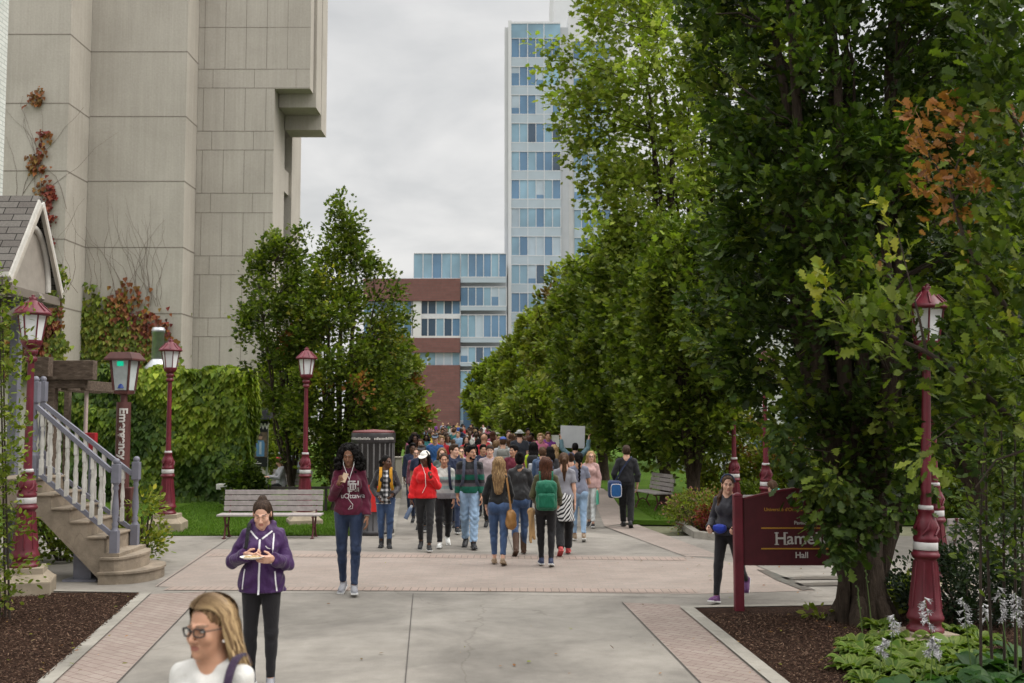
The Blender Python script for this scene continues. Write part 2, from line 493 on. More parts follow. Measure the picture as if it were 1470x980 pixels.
_HAND = {}
def hand_template(curl, h, pinch=False):
    key = (curl, h, pinch)
    if key in _HAND: return _HAND[key]
    s = SDF(h, .008)
    s.box((0, 0, -.045), (.014, .039, .048), .013, k=.01)
    s.cap((0, 0, .035), (0, 0, -.01), .024, .022, k=.02)
    for i, (y, L) in enumerate(((-.03, .074), (-.01, .082), (.011, .077), (.03, .06))):
        p = np.array([0, y, -.088]); a = 0.0
        rr = .0088 - (.001 if i == 3 else 0)
        for j, fr in enumerate((.42, .32, .26)):
            a += curl * (1.0 if j else .8) * (1.15 if (pinch and i == 0) else 1)
            q = p + L * fr * np.array([-math.sin(a), (.03 * (i - 1.5)) * .5, -math.cos(a)])
            s.cap(p, q, rr, rr * .93, k=.0035); p = q; rr *= .93
    p0 = np.array([-.004, -.03, -.022]); p1 = p0 + np.array([-.016 - .01 * curl, -.022, -.03]); p2 = p1 + np.array([-.016 * curl - .004, -.008 + (.012 if curl > .5 else 0), -.03])
    s.cap(p0, p1, .0125, .0105, k=.008); s.cap(p1, p2, .0105, .0085, k=.004)
    V, Q = s.polys(); _HAND[key] = (V, Q); return V, Q

_SHOE = {}
def shoe_mesh(kind):
    if kind in _SHOE: return _SHOE[kind]
    s = SDF(.007, .02)
    s.ell((0, -.105, -.05), (.043, .072, .036)); s.ell((0, -.03, -.045), (.037, .09, .045)); s.ell((0, .035, -.04), (.037, .045, .05))
    s.cap((0, .01, -.01), (0, .012, .03), .042, .042) if kind != 'flat' else None
    s.box((0, -.055, -.072), (.044, .128, .016), .012, k=.006)
    if kind == 'boot':
        s.cap((0, .012, 0), (0, .01, .27), .05, .062)
    if kind == 'ankle':
        s.cap((0, .012, 0), (0, .01, .09), .047, .05)
    top = {'boot': .27, 'ankle': .085, 'flat': -.01}.get(kind, .022)
    V, Q = s.polys(None, [((0, 0, -.085), (0, 0, -1)), ((0, .012, top), (0, -.25 if kind not in ('boot',) else 0, 1))])
    zc = V[Q].mean(1)[:, 2]
    me = np_mesh('shoe', V, 4, Q, True, mi=(zc < -.062).astype(int))
    me.materials.append(plain('shoe_black', (.02, .02, .022), .5)); me.materials.append(plain('shoe_sole_white', (.7, .69, .66), .6))
    _SHOE[kind] = me; return me

SHOEM = {}
def shoem(c):
    if c not in SHOEM:
        cols = {'black': (.02, .02, .022), 'white': (.7, .7, .68), 'navy': (.03, .04, .09), 'grey': (.25, .25, .27), 'brown': (.07, .035, .02), 'tan': (.28, .2, .13), 'red': (.45, .06, .06), 'purple': (.12, .04, .14), 'green': (.3, .5, .05), 'pink': (.55, .12, .3)}
        SHOEM[c] = plain('shoe_' + c, cols[c], .6, var=.2)
    return SHOEM[c]

HANG = {'L': ((.14, .03, -1), (.06, -.22, -1)), 'R': ((-.14, .03, -1), (-.06, -.22, -1))}
def fwd_leg(a, k=.1): return (a, k)

def hairsdf(style, h, L=.3, vol=1.0, front=False, side=-1, rs=0, part=0.0, tuck=False, sides=False):
    s = SDF(h, .02)
    v = vol
    rr = random.Random(rs + 5)
    s.ell((0, .02, .04), (.083 * v, .102 * v, .086 * v)); s.ell((0, .05, .0), (.077 * v, .07 * v, .09))
    if style in ('short',):
        s.ell((0, -.02, .098), (.062, .07, .028), k=.03)
    if style == 'slick': pass
    if style == 'curly':
        for i in range(430):
            a = rr.uniform(0, 2 * math.pi); z = rr.uniform(-L, .115); t = max(0, min(1, (.115 - z) / .2))
            rad = .055 + .095 * math.sqrt(t) + (.025 if z < -.05 else 0)
            if abs(a - 1.5 * math.pi) < .62 and z < .095 and z > -.14: continue
            y = math.sin(a) * rad * .95
            if z < -.14 and y < -.05: y *= .6
            s.ell((math.cos(a) * rad, .03 + y, z), rr.uniform(.014, .026), k=.008)
        for q in (-1, 1): s.cap((q * .08, .03, .03), (q * .12, .02, -L * .85), .055, .064)
        s.cap((0, .08, 0), (0, .09, -L), .08, .07)
    if style == 'long':
        s.cap((0, .055, .0), (0, .085, -L * .5), .058, .05, flat=(1.55, (0, 1, 0)))
        s.cap((0, .085, -L * .5), (0, .095, -L), .055, .036, flat=(1.9, (0, 1, 0)))
        for q in (-1, 1):
            s.cap((q * .045, -.012, .105), (q * .08, -.02, .03), .02, .022)
            s.cap((q * .08, -.02 if not tuck else .015, .03), (q * .083, .0 if not tuck else .03, -.1), .026 if not tuck else .02, .028)
            yend = -.045 if front else .05
            s.cap((q * .083, .0, -.1), (q * .1, yend, -max(.14, L * .8)), .034, .018)
    if sides:
        for q in (-1, 1): s.cap((q * .05, .07, .0), (q * .078, .06, -.15), .032, .016)
        s.ell((0, .06, .118), (.036, .036, .026))
    if style in ('pony', 'braid', 'lowpony'):
        if style == 'lowpony':
            pts = [(0, .1, -.03), (side * .07, .07, -.11), (side * .115, -.015, -.17), (side * .12, -.05, -.17 - L * .5), (side * .11, -.055, -.17 - L)]
            for i in range(4): s.cap(pts[i], pts[i + 1], .036 - .005 * i, .034 - .006 * i)
        elif style == 'pony':
            s.ell((0, .115, .045), (.028, .028, .028))
            s.cap((0, .115, .045), (0, .155, 0), .026, .034); s.cap((0, .155, 0), (0, .14, -L * .5), .036, .038); s.cap((0, .14, -L * .5), (0, .125, -L), .036, .012)
        else:
            n = int(L / .035)
            for i in range(n): s.ell(((-1) ** i * .007, .115 + .012 * math.sin(i * .3), .0 - i * .035), (.027 - .012 * i / n, .024 - .008 * i / n, .026), k=.008)
    if style == 'bun':
        s.ell((0, .095, .085), (.04, .04, .038)); s.ell((.012, .105, .1), (.025, .03, .026))
    # the face opening
    fz = {'short': -.02, 'curly': -.025}.get(style, -.03)
    s.box((part, -.105, fz - .015), (.06 if style != 'long' else .056, .066, .102 if style == 'short' else .126), .052, k=.014, sub=True)
    s.ell((0, -.08, -.14), (.075, .10, .09), k=.02, sub=True) if style in ('short', 'bun', 'pony', 'braid', 'lowpony') else None
    if style == 'short':
        for q in (-1, 1): s.ell((q * .085, -.01, -.05), (.03, .045, .06), k=.01, sub=True)
    if style in ('short', 'bun', 'pony', 'braid', 'lowpony', 'slick'):
        for q in (-1, 1): s.ell((q * .09, -.005, -.03), (.022, .03, .045), k=.01, sub=True)
    ph = rr.uniform(0, 6)
    amp = .0024 if style in ('pony', 'bun', 'braid', 'slick', 'short') else .003
    if style == 'curly': amp = .007
    def disp(X, Y, Z):
        a = np.arctan2(X, Y - .0)
        if style == 'curly':
            return amp * np.sin(X * 190 + 2 * np.sin(Z * 90)) * np.sin(Y * 190 + ph) * np.sin(Z * 170)
        return amp * np.sin(a * 38 + 3 * np.sin(Z * 13 + ph) + 2.2 * np.sin(a * 5)) * (0.35 + .65 * np.sin(a * 9 + Z * 6 + ph) ** 2)
    cl = []
    if style in ('short', 'slick'): cl = [((0, 0, -.085), (0, .25, -1))]
    elif style in ('pony', 'bun', 'braid', 'lowpony'): cl = []
    return s, disp, cl

class Person:
    pass

def person(label, px=None, top=None, foot=None, face=0, sex='f', sk='light', hair=('long', 'brown', {}), tops=(), bottom=None, shoes=('sneaker', 'black', 'white'),
           legs=((.0, .0), (.0, .0)), arms=None, hands=(.35, .35), lean=0.0, head=(0, 0), detail=1, loc=None, height=None, group=None, wide=1.0, hip=1.0,
           gaze=(0, 0), eyes=0.0, noroot=False, sit=False, stance=.0):
    p = Person()
    if loc is None:
        g = G(px, foot); loc = (g.x, g.y, 0)
        height = max(1.5, min(1.95, at(px, top, g.y).z + .0))
    p.loc = loc; S = height / 1.70; p.S = S; p.h = height
    root = thing('person', label, 'person', loc, R(face), group); p.root = root
    male = sex == 'm'
    hb, hg, hh_, hd = [(.02, .016, .012, .008), (.016, .0115, .0075, .006), (.013, .0085, .0048, .004)][detail]
    # ---- skeleton
    HZ = .90; th, shn = .43, .405; hw = .085 if not male else .08
    legpts = {}
    for q, nm, (a, k) in ((1, 'L', legs[0]), (-1, 'R', legs[1])):
        hp = np.array([q * hw, .0, HZ])
        d1 = np.array([q * (.0 + stance), -math.sin(a), -math.cos(a)]); kn = hp + th * nrm(d1)
        b = a - k
        d2 = np.array([q * (-.03 + stance), -math.sin(b), -math.cos(b)]); an = kn + shn * nrm(d2)
        legpts[nm] = [hp, kn, an, b]
    def foot_low(nm):
        an, b = legpts[nm][2], legpts[nm][3]
        pit = foot_pitch(b)
        return min(an[2] - .085 * math.cos(pit) - (.16 * math.sin(pit) if pit > 0 else 0) , an[2] - .085 * math.cos(pit) + (-.07 * math.sin(-pit) if pit < 0 else 0))
    def foot_pitch(b):   # toe down when the shin leans forward-back
        return max(0.0, -b * 1.0) if b < -.15 else (-b * .6 if b > .25 else 0.0)
    drop = min(foot_low('L'), foot_low('R')) if not sit else 0.0
    if sit: drop = HZ - sit / S
    for nm in legpts:
        for i in range(3): legpts[nm][i] = legpts[nm][i] - np.array([0, 0, drop])
    hz = HZ - drop
    U = rotm('X', lean)
    piv = np.array([0, 0, hz])
    def T(pt): return (piv + U @ (np.array(pt, float) - np.array([0, 0, HZ]))) * S
    SHW = .134 if not male else .162
    SHW *= (1 + wide) / 2
    sh = {'L': np.array([SHW, .012, 1.362]), 'R': np.array([-SHW, .012, 1.362])}
    ap = arms or {}
    armp = {}
    for nm in 'LR':
        q = ap.get(nm, HANG[nm])
        u, f = nrm(q[0]), nrm(q[1])
        e = sh[nm] + .285 * u; w = e + .245 * f
        armp[nm] = [T(sh[nm]), T(e), T(w), U @ f]
    p.arm = armp; p.T = T; p.U = U
    ls = {nm: [np.array(x) * S for x in legpts[nm][:3]] + [legpts[nm][3]] for nm in legpts}
    p.leg = ls
    # ---- torso primitives
    W = wide
    def torso(s, inf, lo=.86, hi=2.0, bust=True, k=.05):
        def E(c, r, kk=k): s.ell(T(c), (np.array(r) + inf) * S, U, kk * S)
        if not male:
            E((0, .0, 1.26), (.13 * W, .096, .145)); E((0, .004, 1.1), (.108 * W, .084, .16))
            if bust:
                for q in (-1, 1): E((q * .062, -.07, 1.245), (.062, .052, .06), .04)
        else:
            E((0, .0, 1.25), (.155 * W, .108, .165)); E((0, .004, 1.08), (.132 * W, .098, .17))
        E((0, .005, .955), (.15 * W * hip if not male else .14 * W, .108, .11))
        for nm in 'LR':
            s.cap(T(sh[nm]), T((0, .016, 1.42)), (.042 + inf * .8) * S, (.048 + inf * .5) * S, k=.03 * S)
    def pelvis(s, inf):
        for q in (-1, 1):
            s.ell(np.array([q * .07, .048, hz - .02]) * S, (np.array([.085, .08, .1]) * (hip if not male else .92) + inf) * S, k=.05)
        s.ell(np.array([0, .005, hz + .02]) * S, (np.array([.155 * hip if not male else .145, .105, .11]) + inf) * S, k=.05)
    ra = (.043, .036, .032, .024) if not male else (.052, .043, .037, .028)
    rl = (.088 * hip, .056, .052, .036) if not male else (.088, .06, .056, .04)
    # ---- body: head, neck, hidden torso, arms, legs, hands
    hsc = S * (.98 if not male else 1.02); hsc = hsc ** .6 * 1.03
    yaw, pit = R(head[0]), R(head[1])
    Rh = U @ rotm('Z', yaw) @ rotm('X', pit)
    neckp = np.array([0, .022, 1.47]); hc = np.array([0, -.002, 1.70 - .118 * hsc / S])
    pv = T(neckp)
    # rotate the head about the top of the neck
    def TH(pt): return pv + Rh @ (np.array(pt, float).reshape(-1, 3) + (hc - neckp) * S).T.reshape(3, -1) if False else pv + (np.array(pt, float) + (hc - neckp) * S) @ Rh.T
    def THi(V): return (V - pv) @ Rh - (hc - neckp) * S
    p.TH, p.Rh, p.hsc = TH, Rh, hsc
    s = SDF(hh_ if detail else .011, .03)
    head_prims(s, TH, Rh, hsc, sex)
    s.cap(TH(np.array([0, .03, -.06]) * hsc), T((0, .028, 1.42)), (.05 if not male else .06) * hsc, (.056 if not male else .066) * S, k=.03)
    s.cap(T((0, .02, 1.42)), T((0, .01, 1.36)), .07 * S, .08 * S, k=.04)
    Vh, Qh = s.polys()
    f = head_feat(Vh, THi, hsc, sk, hair[1])
    parts = [(Vh, Qh, f)]
    e = eye_island(TH, Rh, hsc, gaze, eyes); parts.append(e)
    s = SDF(hb, .03)
    torso(s, -.012); pelvis(s, -.012)
    for nm in 'LR':
        a = armp[nm]; l = ls[nm]
        s.cap(a[0], a[1], ra[0] * S, ra[1] * S, k=.03); s.cap(a[1], a[2], ra[2] * S, ra[3] * S, k=.01)
        s.cap(l[0], l[1], (rl[0] - .008) * S, (rl[1] - .006) * S, k=.03); s.cap(l[1], l[2], (rl[2] - .004) * S, rl[3] * S * .9, k=.02)
    Vb, Qb = s.polys(); parts.append((Vb, Qb, np.zeros((len(Vb), 4))))
    for i, nm in enumerate('LR'):
        cu = hands[i]
        pinch = isinstance(cu, tuple)
        V, Q = hand_template(cu[0] if pinch else cu, .0045 if detail else .009)
        hq = ap.get(nm + 'hand')
        d = nrm(armp[nm][3]) if hq is None else nrm(U @ np.array(hq[0], float))
        tdir = np.array([0, -1, 0.]) if hq is None else U @ np.array(hq[1], float)
        tdir = tdir - d * (tdir @ d)
        if np.linalg.norm(tdir) < 1e-3: tdir = np.array([0, 0, 1.0]) - d * d[2]
        tdir = nrm(tdir)
        zc, yc = -d, -tdir; xc = np.cross(yc, zc)
        V2 = V.copy()
        if nm == 'R': V2[:, 0] *= -1
        Q2 = Q if nm == 'L' else Q[:, ::-1]
        B = np.stack([xc, yc, zc], 1)
        wpos = armp[nm][2]
        V2 = wpos + (V2 * hsc * .97) @ B.T
        parts.append((V2, Q2, np.zeros((len(V2), 4))))
        setattr(p, 'hand' + nm, (wpos, d, tdir, xc))
    off = 0; VV, QQ, FF = [], [], []
    for V, Q, f in parts:
        VV.append(V); QQ.append(Q + off); FF.append(f); off += len(V)
    me = np_mesh('body', np.concatenate(VV), 4, np.concatenate(QQ), True, np.concatenate(FF))
    link_mesh('body', me, SKIN[sk], root)
    # ---- garments
    p.tops = []
    for t in tops:
        s = SDF(hg, .03); inf = t.get('inf', .014); sl = t.get('sleeve', 'long')
        torso(s, inf)
        hem = t.get('hem', .90)
        if hem < .93:
            s.cap(T((0, .01, .98)), T((0, .01, hem - .05)), (.104 + inf) * S, (.112 + inf + t.get('flare', 0)) * S, k=.05, flat=(1.42 * (W + hip) / 2 if not male else 1.32 * W, (0, 1, 0)))
        for nm in 'LR':
            a = armp[nm]
            if sl == 'none': continue
            if sl == 'short':
                m_ = a[0] + .62 * (a[1] - a[0])
                s.cap(a[0], a[0] + .8 * (a[1] - a[0]), (ra[0] + inf * .8) * S, (ra[1] + inf + .012) * S, k=.022, clip=(m_, a[1] - a[0]))
            else:
                s.cap(a[0], a[1], (ra[0] + inf * .8) * S, (ra[1] + inf * .9 + .003) * S, k=.022)
                e_ = .55 if sl == 'half' else (.92 if sl == 'push' else 1.0)
                m_ = a[1] + e_ * (a[2] - a[1])
                s.cap(a[1], a[2] + .04 * nrm(a[2] - a[1]), (ra[2] + inf + .003) * S, (ra[3] + inf + t.get('cuff', .004)) * S, k=.012, clip=(m_, a[2] - a[1]))
        if t.get('hood'):
            s.ell(T((0, .095, 1.43)), np.array([.11, .06, .085]) * S, U, .03); s.cap(T((-.085, .02, 1.46)), T((.085, .02, 1.46)), .04 * S, k=.03)
            for q in (-1, 1): s.cap(T((q * .085, .03, 1.46)), T((q * .03, -.085, 1.37)), .03 * S, .02 * S, k=.02)
        if t.get('collar'):
            s.cap(T((0, .03, 1.44)), T((0, .022, 1.485)), .068 * S, .068 * S, k=.01, clip=(T((0, .022, 1.485)), U @ np.array([0, -.35, 1])))
        # neckline: cut around the neck
        nk = t.get('neck', .075)
        s.ell(T((0, -.03, 1.50)), np.array([nk, nk * 1.05, .075]) * S, U, .008, True)
        if t.get('vneck'): s.cap(T((0, -.1, 1.45)), T((0, -.13, 1.45 - t['vneck'])), .05 * S, .008 * S, .006, True)
        if t.get('open'):
            ow = t['open']
            s.box(T((0, -.13, 1.15)), np.array([ow, .10, .42]) * S, .01, U, .006, True)
        ph = rnd.uniform(0, 9); am = t.get('fold', .0045)
        def disp(X, Y, Z, ph=ph, am=am):
            return am * (np.sin(Z * 34 + 9 * X + 3 * np.sin(Y * 13 + X * 17 + ph) + ph) * np.sin(X * 22 + Y * 15 + 2 * np.sin(Z * 11 + ph)) )
        cl = [(T((0, 0, hem)), U @ np.array([0, 0, -1.0]))]
        V, Q = s.polys(disp, cl)
        o = link_mesh(t.get('name', 'sweater'), np_mesh('garment', V, 4, Q, True), t['mat'], root); p.tops.append(o)
        if t.get('sleevemat'):
            # sleeves dyed a second colour
            o.data.materials.append(t['sleevemat'])
            c = V[Q].mean(1)
            def seg(c, a, b):
                tt = np.clip(((c - a) @ (b - a)) / ((b - a) @ (b - a)), 0, 1); return np.linalg.norm(c - a - tt[:, None] * (b - a), axis=1)
            mk = np.zeros(len(c), int)
            for nm in 'LR':
                a = armp[nm]
                mk |= ((np.minimum(seg(c, a[0] + .12 * (a[1] - a[0]), a[1]), seg(c, a[1], a[2])) < .085 * S) & (np.abs(c[:, 0]) > (SHW - .02) * S)) | (seg(c, a[1], a[2]) < .075 * S)
            o.data.polygons.foreach_set('material_index', mk.astype(np.int32))
    if bottom:
        s = SDF(hg, .03); inf = bottom.get('inf', .008); kind = bottom.get('kind', 'slim')
        pelvis(s, inf)
        for nm in 'LR':
            l = ls[nm]
            lo = bottom.get('loose', 0.0)
            if kind == 'shorts':
                m_ = l[0] + .8 * (l[1] - l[0])
                s.cap(l[0], l[1], (rl[0] + inf) * S, (rl[1] + inf + .03) * S, k=.03, clip=(m_, l[1] - l[0])); continue
            s.cap(l[0], l[1], (rl[0] + inf) * S, (rl[1] + inf + lo) * S, k=.028)
            e_ = bottom.get('len', .97); m_ = l[1] + e_ * (l[2] - l[1])
            s.cap(l[1], l[2], (rl[2] + inf + lo) * S, (rl[3] + inf + lo * 1.25) * S, k=.03, clip=(m_, l[2] - l[1]))
            dr = nrm(l[2] - l[1]); bk = nrm(np.array([0, 1, 0]) - dr * dr[1])
            s.ell(l[1] + .3 * (l[2] - l[1]) + bk * .016 * S, np.array([.045, .05, .1]) * S, k=.04)
        ph = rnd.uniform(0, 9); am = bottom.get('fold', .003)
        knz = [ls[n][1] for n in 'LR']; anz = [ls[n][2] for n in 'LR']
        def disp(X, Y, Z, ph=ph, am=am):
            w = .35
            for q in knz + anz: w = w + np.exp(-((X - q[0]) ** 2 + (Y - q[1]) ** 2 + (Z - q[2]) ** 2) / .012)
            return am * np.minimum(w, 1.4) * np.sin(Z * 62 + 12 * X + 2.5 * np.sin(X * 31 + ph) + 6 * Y + ph)
        V, Q = s.polys(disp, [((0, 0, (hz + .095) * S), (0, 0, 1))])
        o = link_mesh(bottom.get('name', 'trousers'), np_mesh('trousers', V, 4, Q, True), bottom['mat'], root); p.bottom = o
    # ---- shoes
    if shoes:
        for nm in 'LR':
            l = ls[nm]; o = link_mesh('shoe', shoe_mesh(shoes[0]), None, root)
            pit = foot_pitch(l[3]) if not sit else 0
            M = Matrix.Translation(Vector(l[2])) @ Matrix.Rotation(pit, 4, 'X') @ Matrix.Rotation((.12 if nm == 'L' else -.12), 4, 'Z')
            o.matrix_basis = M @ Matrix.Scale(S * (.97 if not male else 1.07), 4)
            for sl_, mm in zip(o.material_slots, (shoem(shoes[1]), shoem(shoes[2]))):
                sl_.link = 'OBJECT'; sl_.material = mm
    # ---- hair
    if hair[0] != 'bald':
        kw = dict(hair[2]); hm = kw.pop('mat', None)
        s, disp, cl = hairsdf(hair[0], max(hh_, .0055 if detail < 2 else .0045) if detail else .012, **kw)
        V, Q = s.polys(disp, cl)
        V = np.array([0, 0, 0]) + TH(V * hsc)
        p.hair = link_mesh('hair', np_mesh('hair', V, 4, Q, True), hm or HAIR[hair[1]], root)
    return p

def child_mb(p, name, mb, mat, world=False):
    return mb.build(name, mat, p.root)
def hp(p, pt):
    """a point on the head (head-local metres) in the person's coordinates"""
    return Vector(p.TH(np.array(pt, float) * p.hsc))
def world(p, pt):
    bpy.context.view_layer.update() if False else None
    return Matrix.Translation(Vector(p.loc)) @ Matrix.Rotation(p.root.rotation_euler.z, 4, 'Z') @ Vector(pt)

def strap(p, side, mat, wid=.028, inf=.03, hi=True, zl=1.12, dx=0.0):
    """a rucksack strap over one shoulder down the front of the chest"""
    q = 1 if side == 'L' else -1
    pts = [p.T((v[0] + q * dx, v[1], v[2] - dx * .5)) for v in ((q * .085, .125, 1.30), (q * .09, .09, 1.44), (q * .095, .0, 1.475), (q * .095, -.09, 1.41), (q * .1, -.135, 1.28), (q * .115, -.125, zl), (q * .15, -.04, zl - .12), (q * .15, .1, zl - .1))]
    return ribbon(pts, wid * p.S, .012)
def ribbon(pts, w, t, outc=None):
    pts = [Vector(x) for x in pts]
    # smooth resample
    P = []
    for i in range(len(pts) - 1):
        a, b = pts[i], pts[i + 1]; pa = pts[max(i - 1, 0)]; pb = pts[min(i + 2, len(pts) - 1)]
        for k in range(5):
            u = k / 5
            P.append(.5 * ((2 * a) + (b - pa) * u + (2 * pa - 5 * a + 4 * b - pb) * u * u + (3 * a - pa - 3 * b + pb) * u ** 3))
    P.append(pts[-1])
    cen = Vector((0, 0, 0))
    for q in P: cen += q
    cen /= len(P)
    mb = MB(); v = []
    for i, q in enumerate(P):
        tg = (P[min(i + 1, len(P) - 1)] - P[max(i - 1, 0)]).normalized()
        o = (q - Vector((0, 0.0, q.z)));
        o = (q - cen); o = (o - tg * o.dot(tg)); o = o.normalized() if o.length > 1e-5 else tg.orthogonal()
        sd = tg.cross(o).normalized()
        for du, dv in ((-1, -1), (1, -1), (1, 1), (-1, 1)): v.append(q + sd * du * w / 2 + o * dv * t / 2)
    f = []
    for i in range(len(P) - 1):
        for j in range(4): f.append((i * 4 + j, i * 4 + (j + 1) % 4, i * 4 + 4 + (j + 1) % 4, i * 4 + 4 + j))
    f += [(3, 2, 1, 0), tuple(len(v) - 4 + j for j in range(4))]
    mb.add(v, f); return mb

def backpack(p, label, mat, trim=None, size=1.0, pos=(0, .2, 1.2), group='bags carried by people'):
    """a rucksack on a person's back: its own thing, placed where the back is"""
    t = thing('backpack', label, 'backpack', p.loc, p.root.rotation_euler.z, group)
    S = p.S * size
    c = p.T(pos)
    s = SDF(.009, .02)
    s.box(c, np.array([.15, .075, .21]) * S, .06 * S, p.U); s.ell(c + p.U @ np.array([0, .03, .1]) * S, np.array([.145, .08, .12]) * S, p.U, .03)
    def disp(X, Y, Z): return .004 * np.sin(Z * 40 + 3 * np.sin(X * 25)) * np.sin(X * 24 + 1)
    V, Q = s.polys(disp); link_mesh('main_bag', np_mesh('pack', V, 4, Q, True), mat, t)
    s = SDF(.009, .02)
    s.box(c + p.U @ np.array([0, .075, -.07]) * S, np.array([.12, .05, .11]) * S, .04 * S, p.U)
    V, Q = s.polys(disp); link_mesh('front_pocket', np_mesh('pocket', V, 4, Q, True), trim or mat, t)
    for sd in 'LR':
        strap(p, sd, mat, .05).build('strap', mat, t)
    mb = MB()
    z = p.T((pos[0], pos[1] + .083, pos[2] + .13))
    mb.tube([z + p.U @ np.array([-.11 * S, -.01, -.02]), z + p.U @ np.array([-.06 * S, .008, .02]), z + p.U @ np.array([.06 * S, .008, .02]), z + p.U @ np.array([.11 * S, -.01, -.02])], .005, 6)
    mb.build('zip', plain('zip_dark', (.015, .015, .015)), t)
    return t
# ------------------------------------------------------------------ setting materials
def concrete(name, col, scale=1.0, stain=.42, speck=.2):
    m, nt, out = newmat(name); v = objcoord(nt)
    big = noise(nt, v, .55 * scale, 5, .6, .6); med = noise(nt, v, 4.0 * scale, 6, .65); fine = noise(nt, v, 90 * scale, 3)
    a = ramp(nt, big, [(.3, tuple(c * (1 - stain) for c in col)), (.65, tuple(c * 1.1 for c in col))])
    b = mix(nt, .45, a, ramp(nt, med, [(.3, (.55, .54, .52)), (.7, (1, 1, 1))]), 'MULTIPLY')
    c = mix(nt, speck, b, ramp(nt, fine, [(.35, (.3, .3, .3)), (.65, (1, 1, 1))]), 'MULTIPLY')
    vo = nt.nodes.new('ShaderNodeTexVoronoi'); nt.links.new(v, vo.inputs['Vector']); vo.inputs['Scale'].default_value = 1.7 * scale
    spot = ramp(nt, vo.outputs['Distance'], [(.0, (.5, .48, .46)), (.03, (.55, .53, .5)), (.045, (1, 1, 1))])
    c = mix(nt, .75, c, spot, 'MULTIPLY')
    cr = nt.nodes.new('ShaderNodeTexVoronoi'); cr.feature = 'DISTANCE_TO_EDGE'; cr.inputs['Scale'].default_value = .22 * scale
    wv = nt.nodes.new('ShaderNodeVectorMath'); wv.operation = 'ADD'; nz = nt.nodes.new('ShaderNodeTexNoise'); nt.links.new(v, nz.inputs['Vector']); nz.inputs['Scale'].default_value = 1.1; nz.inputs['Detail'].default_value = 6
    nt.links.new(v, wv.inputs[0]); nt.links.new(nz.outputs['Color'], wv.inputs[1]); nt.links.new(wv.outputs[0], cr.inputs['Vector'])
    c = mix(nt, .55, c, ramp(nt, cr.outputs['Distance'], [(.0, (.62, .6, .57)), (.002, (.75, .73, .7)), (.004, (1, 1, 1))]), 'MULTIPLY')
    bsdf(nt, out, c, .85, 0, .25, bump(nt, fine, .25, .004, bump(nt, med, .15, .01)))
    return m
M_PAVE = concrete('pavement_concrete', (.305, .28, .247))
M_KERB = concrete('kerb_concrete', (.37, .345, .30), 1.6)
M_STONE = concrete('cast_stone', (.40, .335, .25), 2.5, .3)
M_STEP = concrete('step_stone', (.36, .295, .225), 3.5, .4, .4)
M_JOINT = plain('joint_dark', (.07, .062, .055), .9)
def brickpave(name, c1, c2, mortar, bw, bh, ang=0.0, offset=.5):
    m, nt, out = newmat(name)
    tc = nt.nodes.new('ShaderNodeTexCoord'); mp = nt.nodes.new('ShaderNodeMapping'); mp.inputs['Rotation'].default_value = (0, 0, ang)
    nt.links.new(tc.outputs['Object'], mp.inputs[0]); v = mp.outputs[0]
    b = nt.nodes.new('ShaderNodeTexBrick'); nt.links.new(v, b.inputs['Vector'])
    b.inputs['Color1'].default_value = c4(c1); b.inputs['Color2'].default_value = c4(c2); b.inputs['Mortar'].default_value = c4(mortar)
    b.inputs['Scale'].default_value = 1.0; b.inputs['Brick Width'].default_value = bw; b.inputs['Row Height'].default_value = bh
    b.inputs['Mortar Size'].default_value = .006; b.inputs['Mortar Smooth'].default_value = .3; b.offset = offset; b.inputs['Bias'].default_value = -.1
    n = noise(nt, v, 1.3, 5, .6); n2 = noise(nt, v, 30, 4)
    c = mix(nt, .5, b.outputs['Color'], ramp(nt, n, [(.3, (.62, .6, .58)), (.7, (1.0, 1, 1))]), 'MULTIPLY')
    c = mix(nt, .35, c, ramp(nt, n2, [(.3, (.6, .6, .6)), (.7, (1, 1, 1))]), 'MULTIPLY')
    bsdf(nt, out, c, .85, 0, .25, bump(nt, n2, .2, .005))
    return m
M_BRICKP = brickpave('brick_paving', (.335, .275, .24), (.295, .248, .218), (.275, .245, .213), .22, .11, 0.0)
M_BRICKB = brickpave('brick_band', (.325, .27, .235), (.285, .225, .197), (.20, .135, .115), .21, .105, R(38))
M_SOLD = brickpave('brick_soldier', (.36, .28, .24), (.32, .26, .22), (.17, .14, .12), .105, .4, R(0), 0)
def grassmat():
    m, nt, out = newmat('lawn_green'); v = objcoord(nt)
    n1 = noise(nt, v, 1.2, 5, .6); n2 = noise(nt, v, 60, 4, .7)
    c = ramp(nt, n1, [(.3, (.055, .115, .012)), (.7, (.105, .185, .02))])
    c = mix(nt, .6, c, ramp(nt, n2, [(.3, (.4, .42, .35)), (.7, (1, 1, 1))]), 'MULTIPLY')
    bsdf(nt, out, c, .9, 0, .1, bump(nt, n2, .8, .04)); return m
M_LAWN = grassmat()
def mulchmat():
    m, nt, out = newmat('mulch_brown'); v = objcoord(nt)
    vo = nt.nodes.new('ShaderNodeTexVoronoi'); nt.links.new(v, vo.inputs['Vector']); vo.inputs['Scale'].default_value = 38
    n = noise(nt, v, 25, 6, .7, 1.2)
    c = ramp(nt, n, [(.3, (.018, .009, .006)), (.55, (.05, .026, .017)), (.78, (.13, .075, .05))])
    bsdf(nt, out, c, .95, 0, .1, bump(nt, n, 1.0, .06)); return m
M_MULCH = mulchmat()
M_SOIL = plain('terrain_soil', (.12, .12, .07), .95, var=.3)

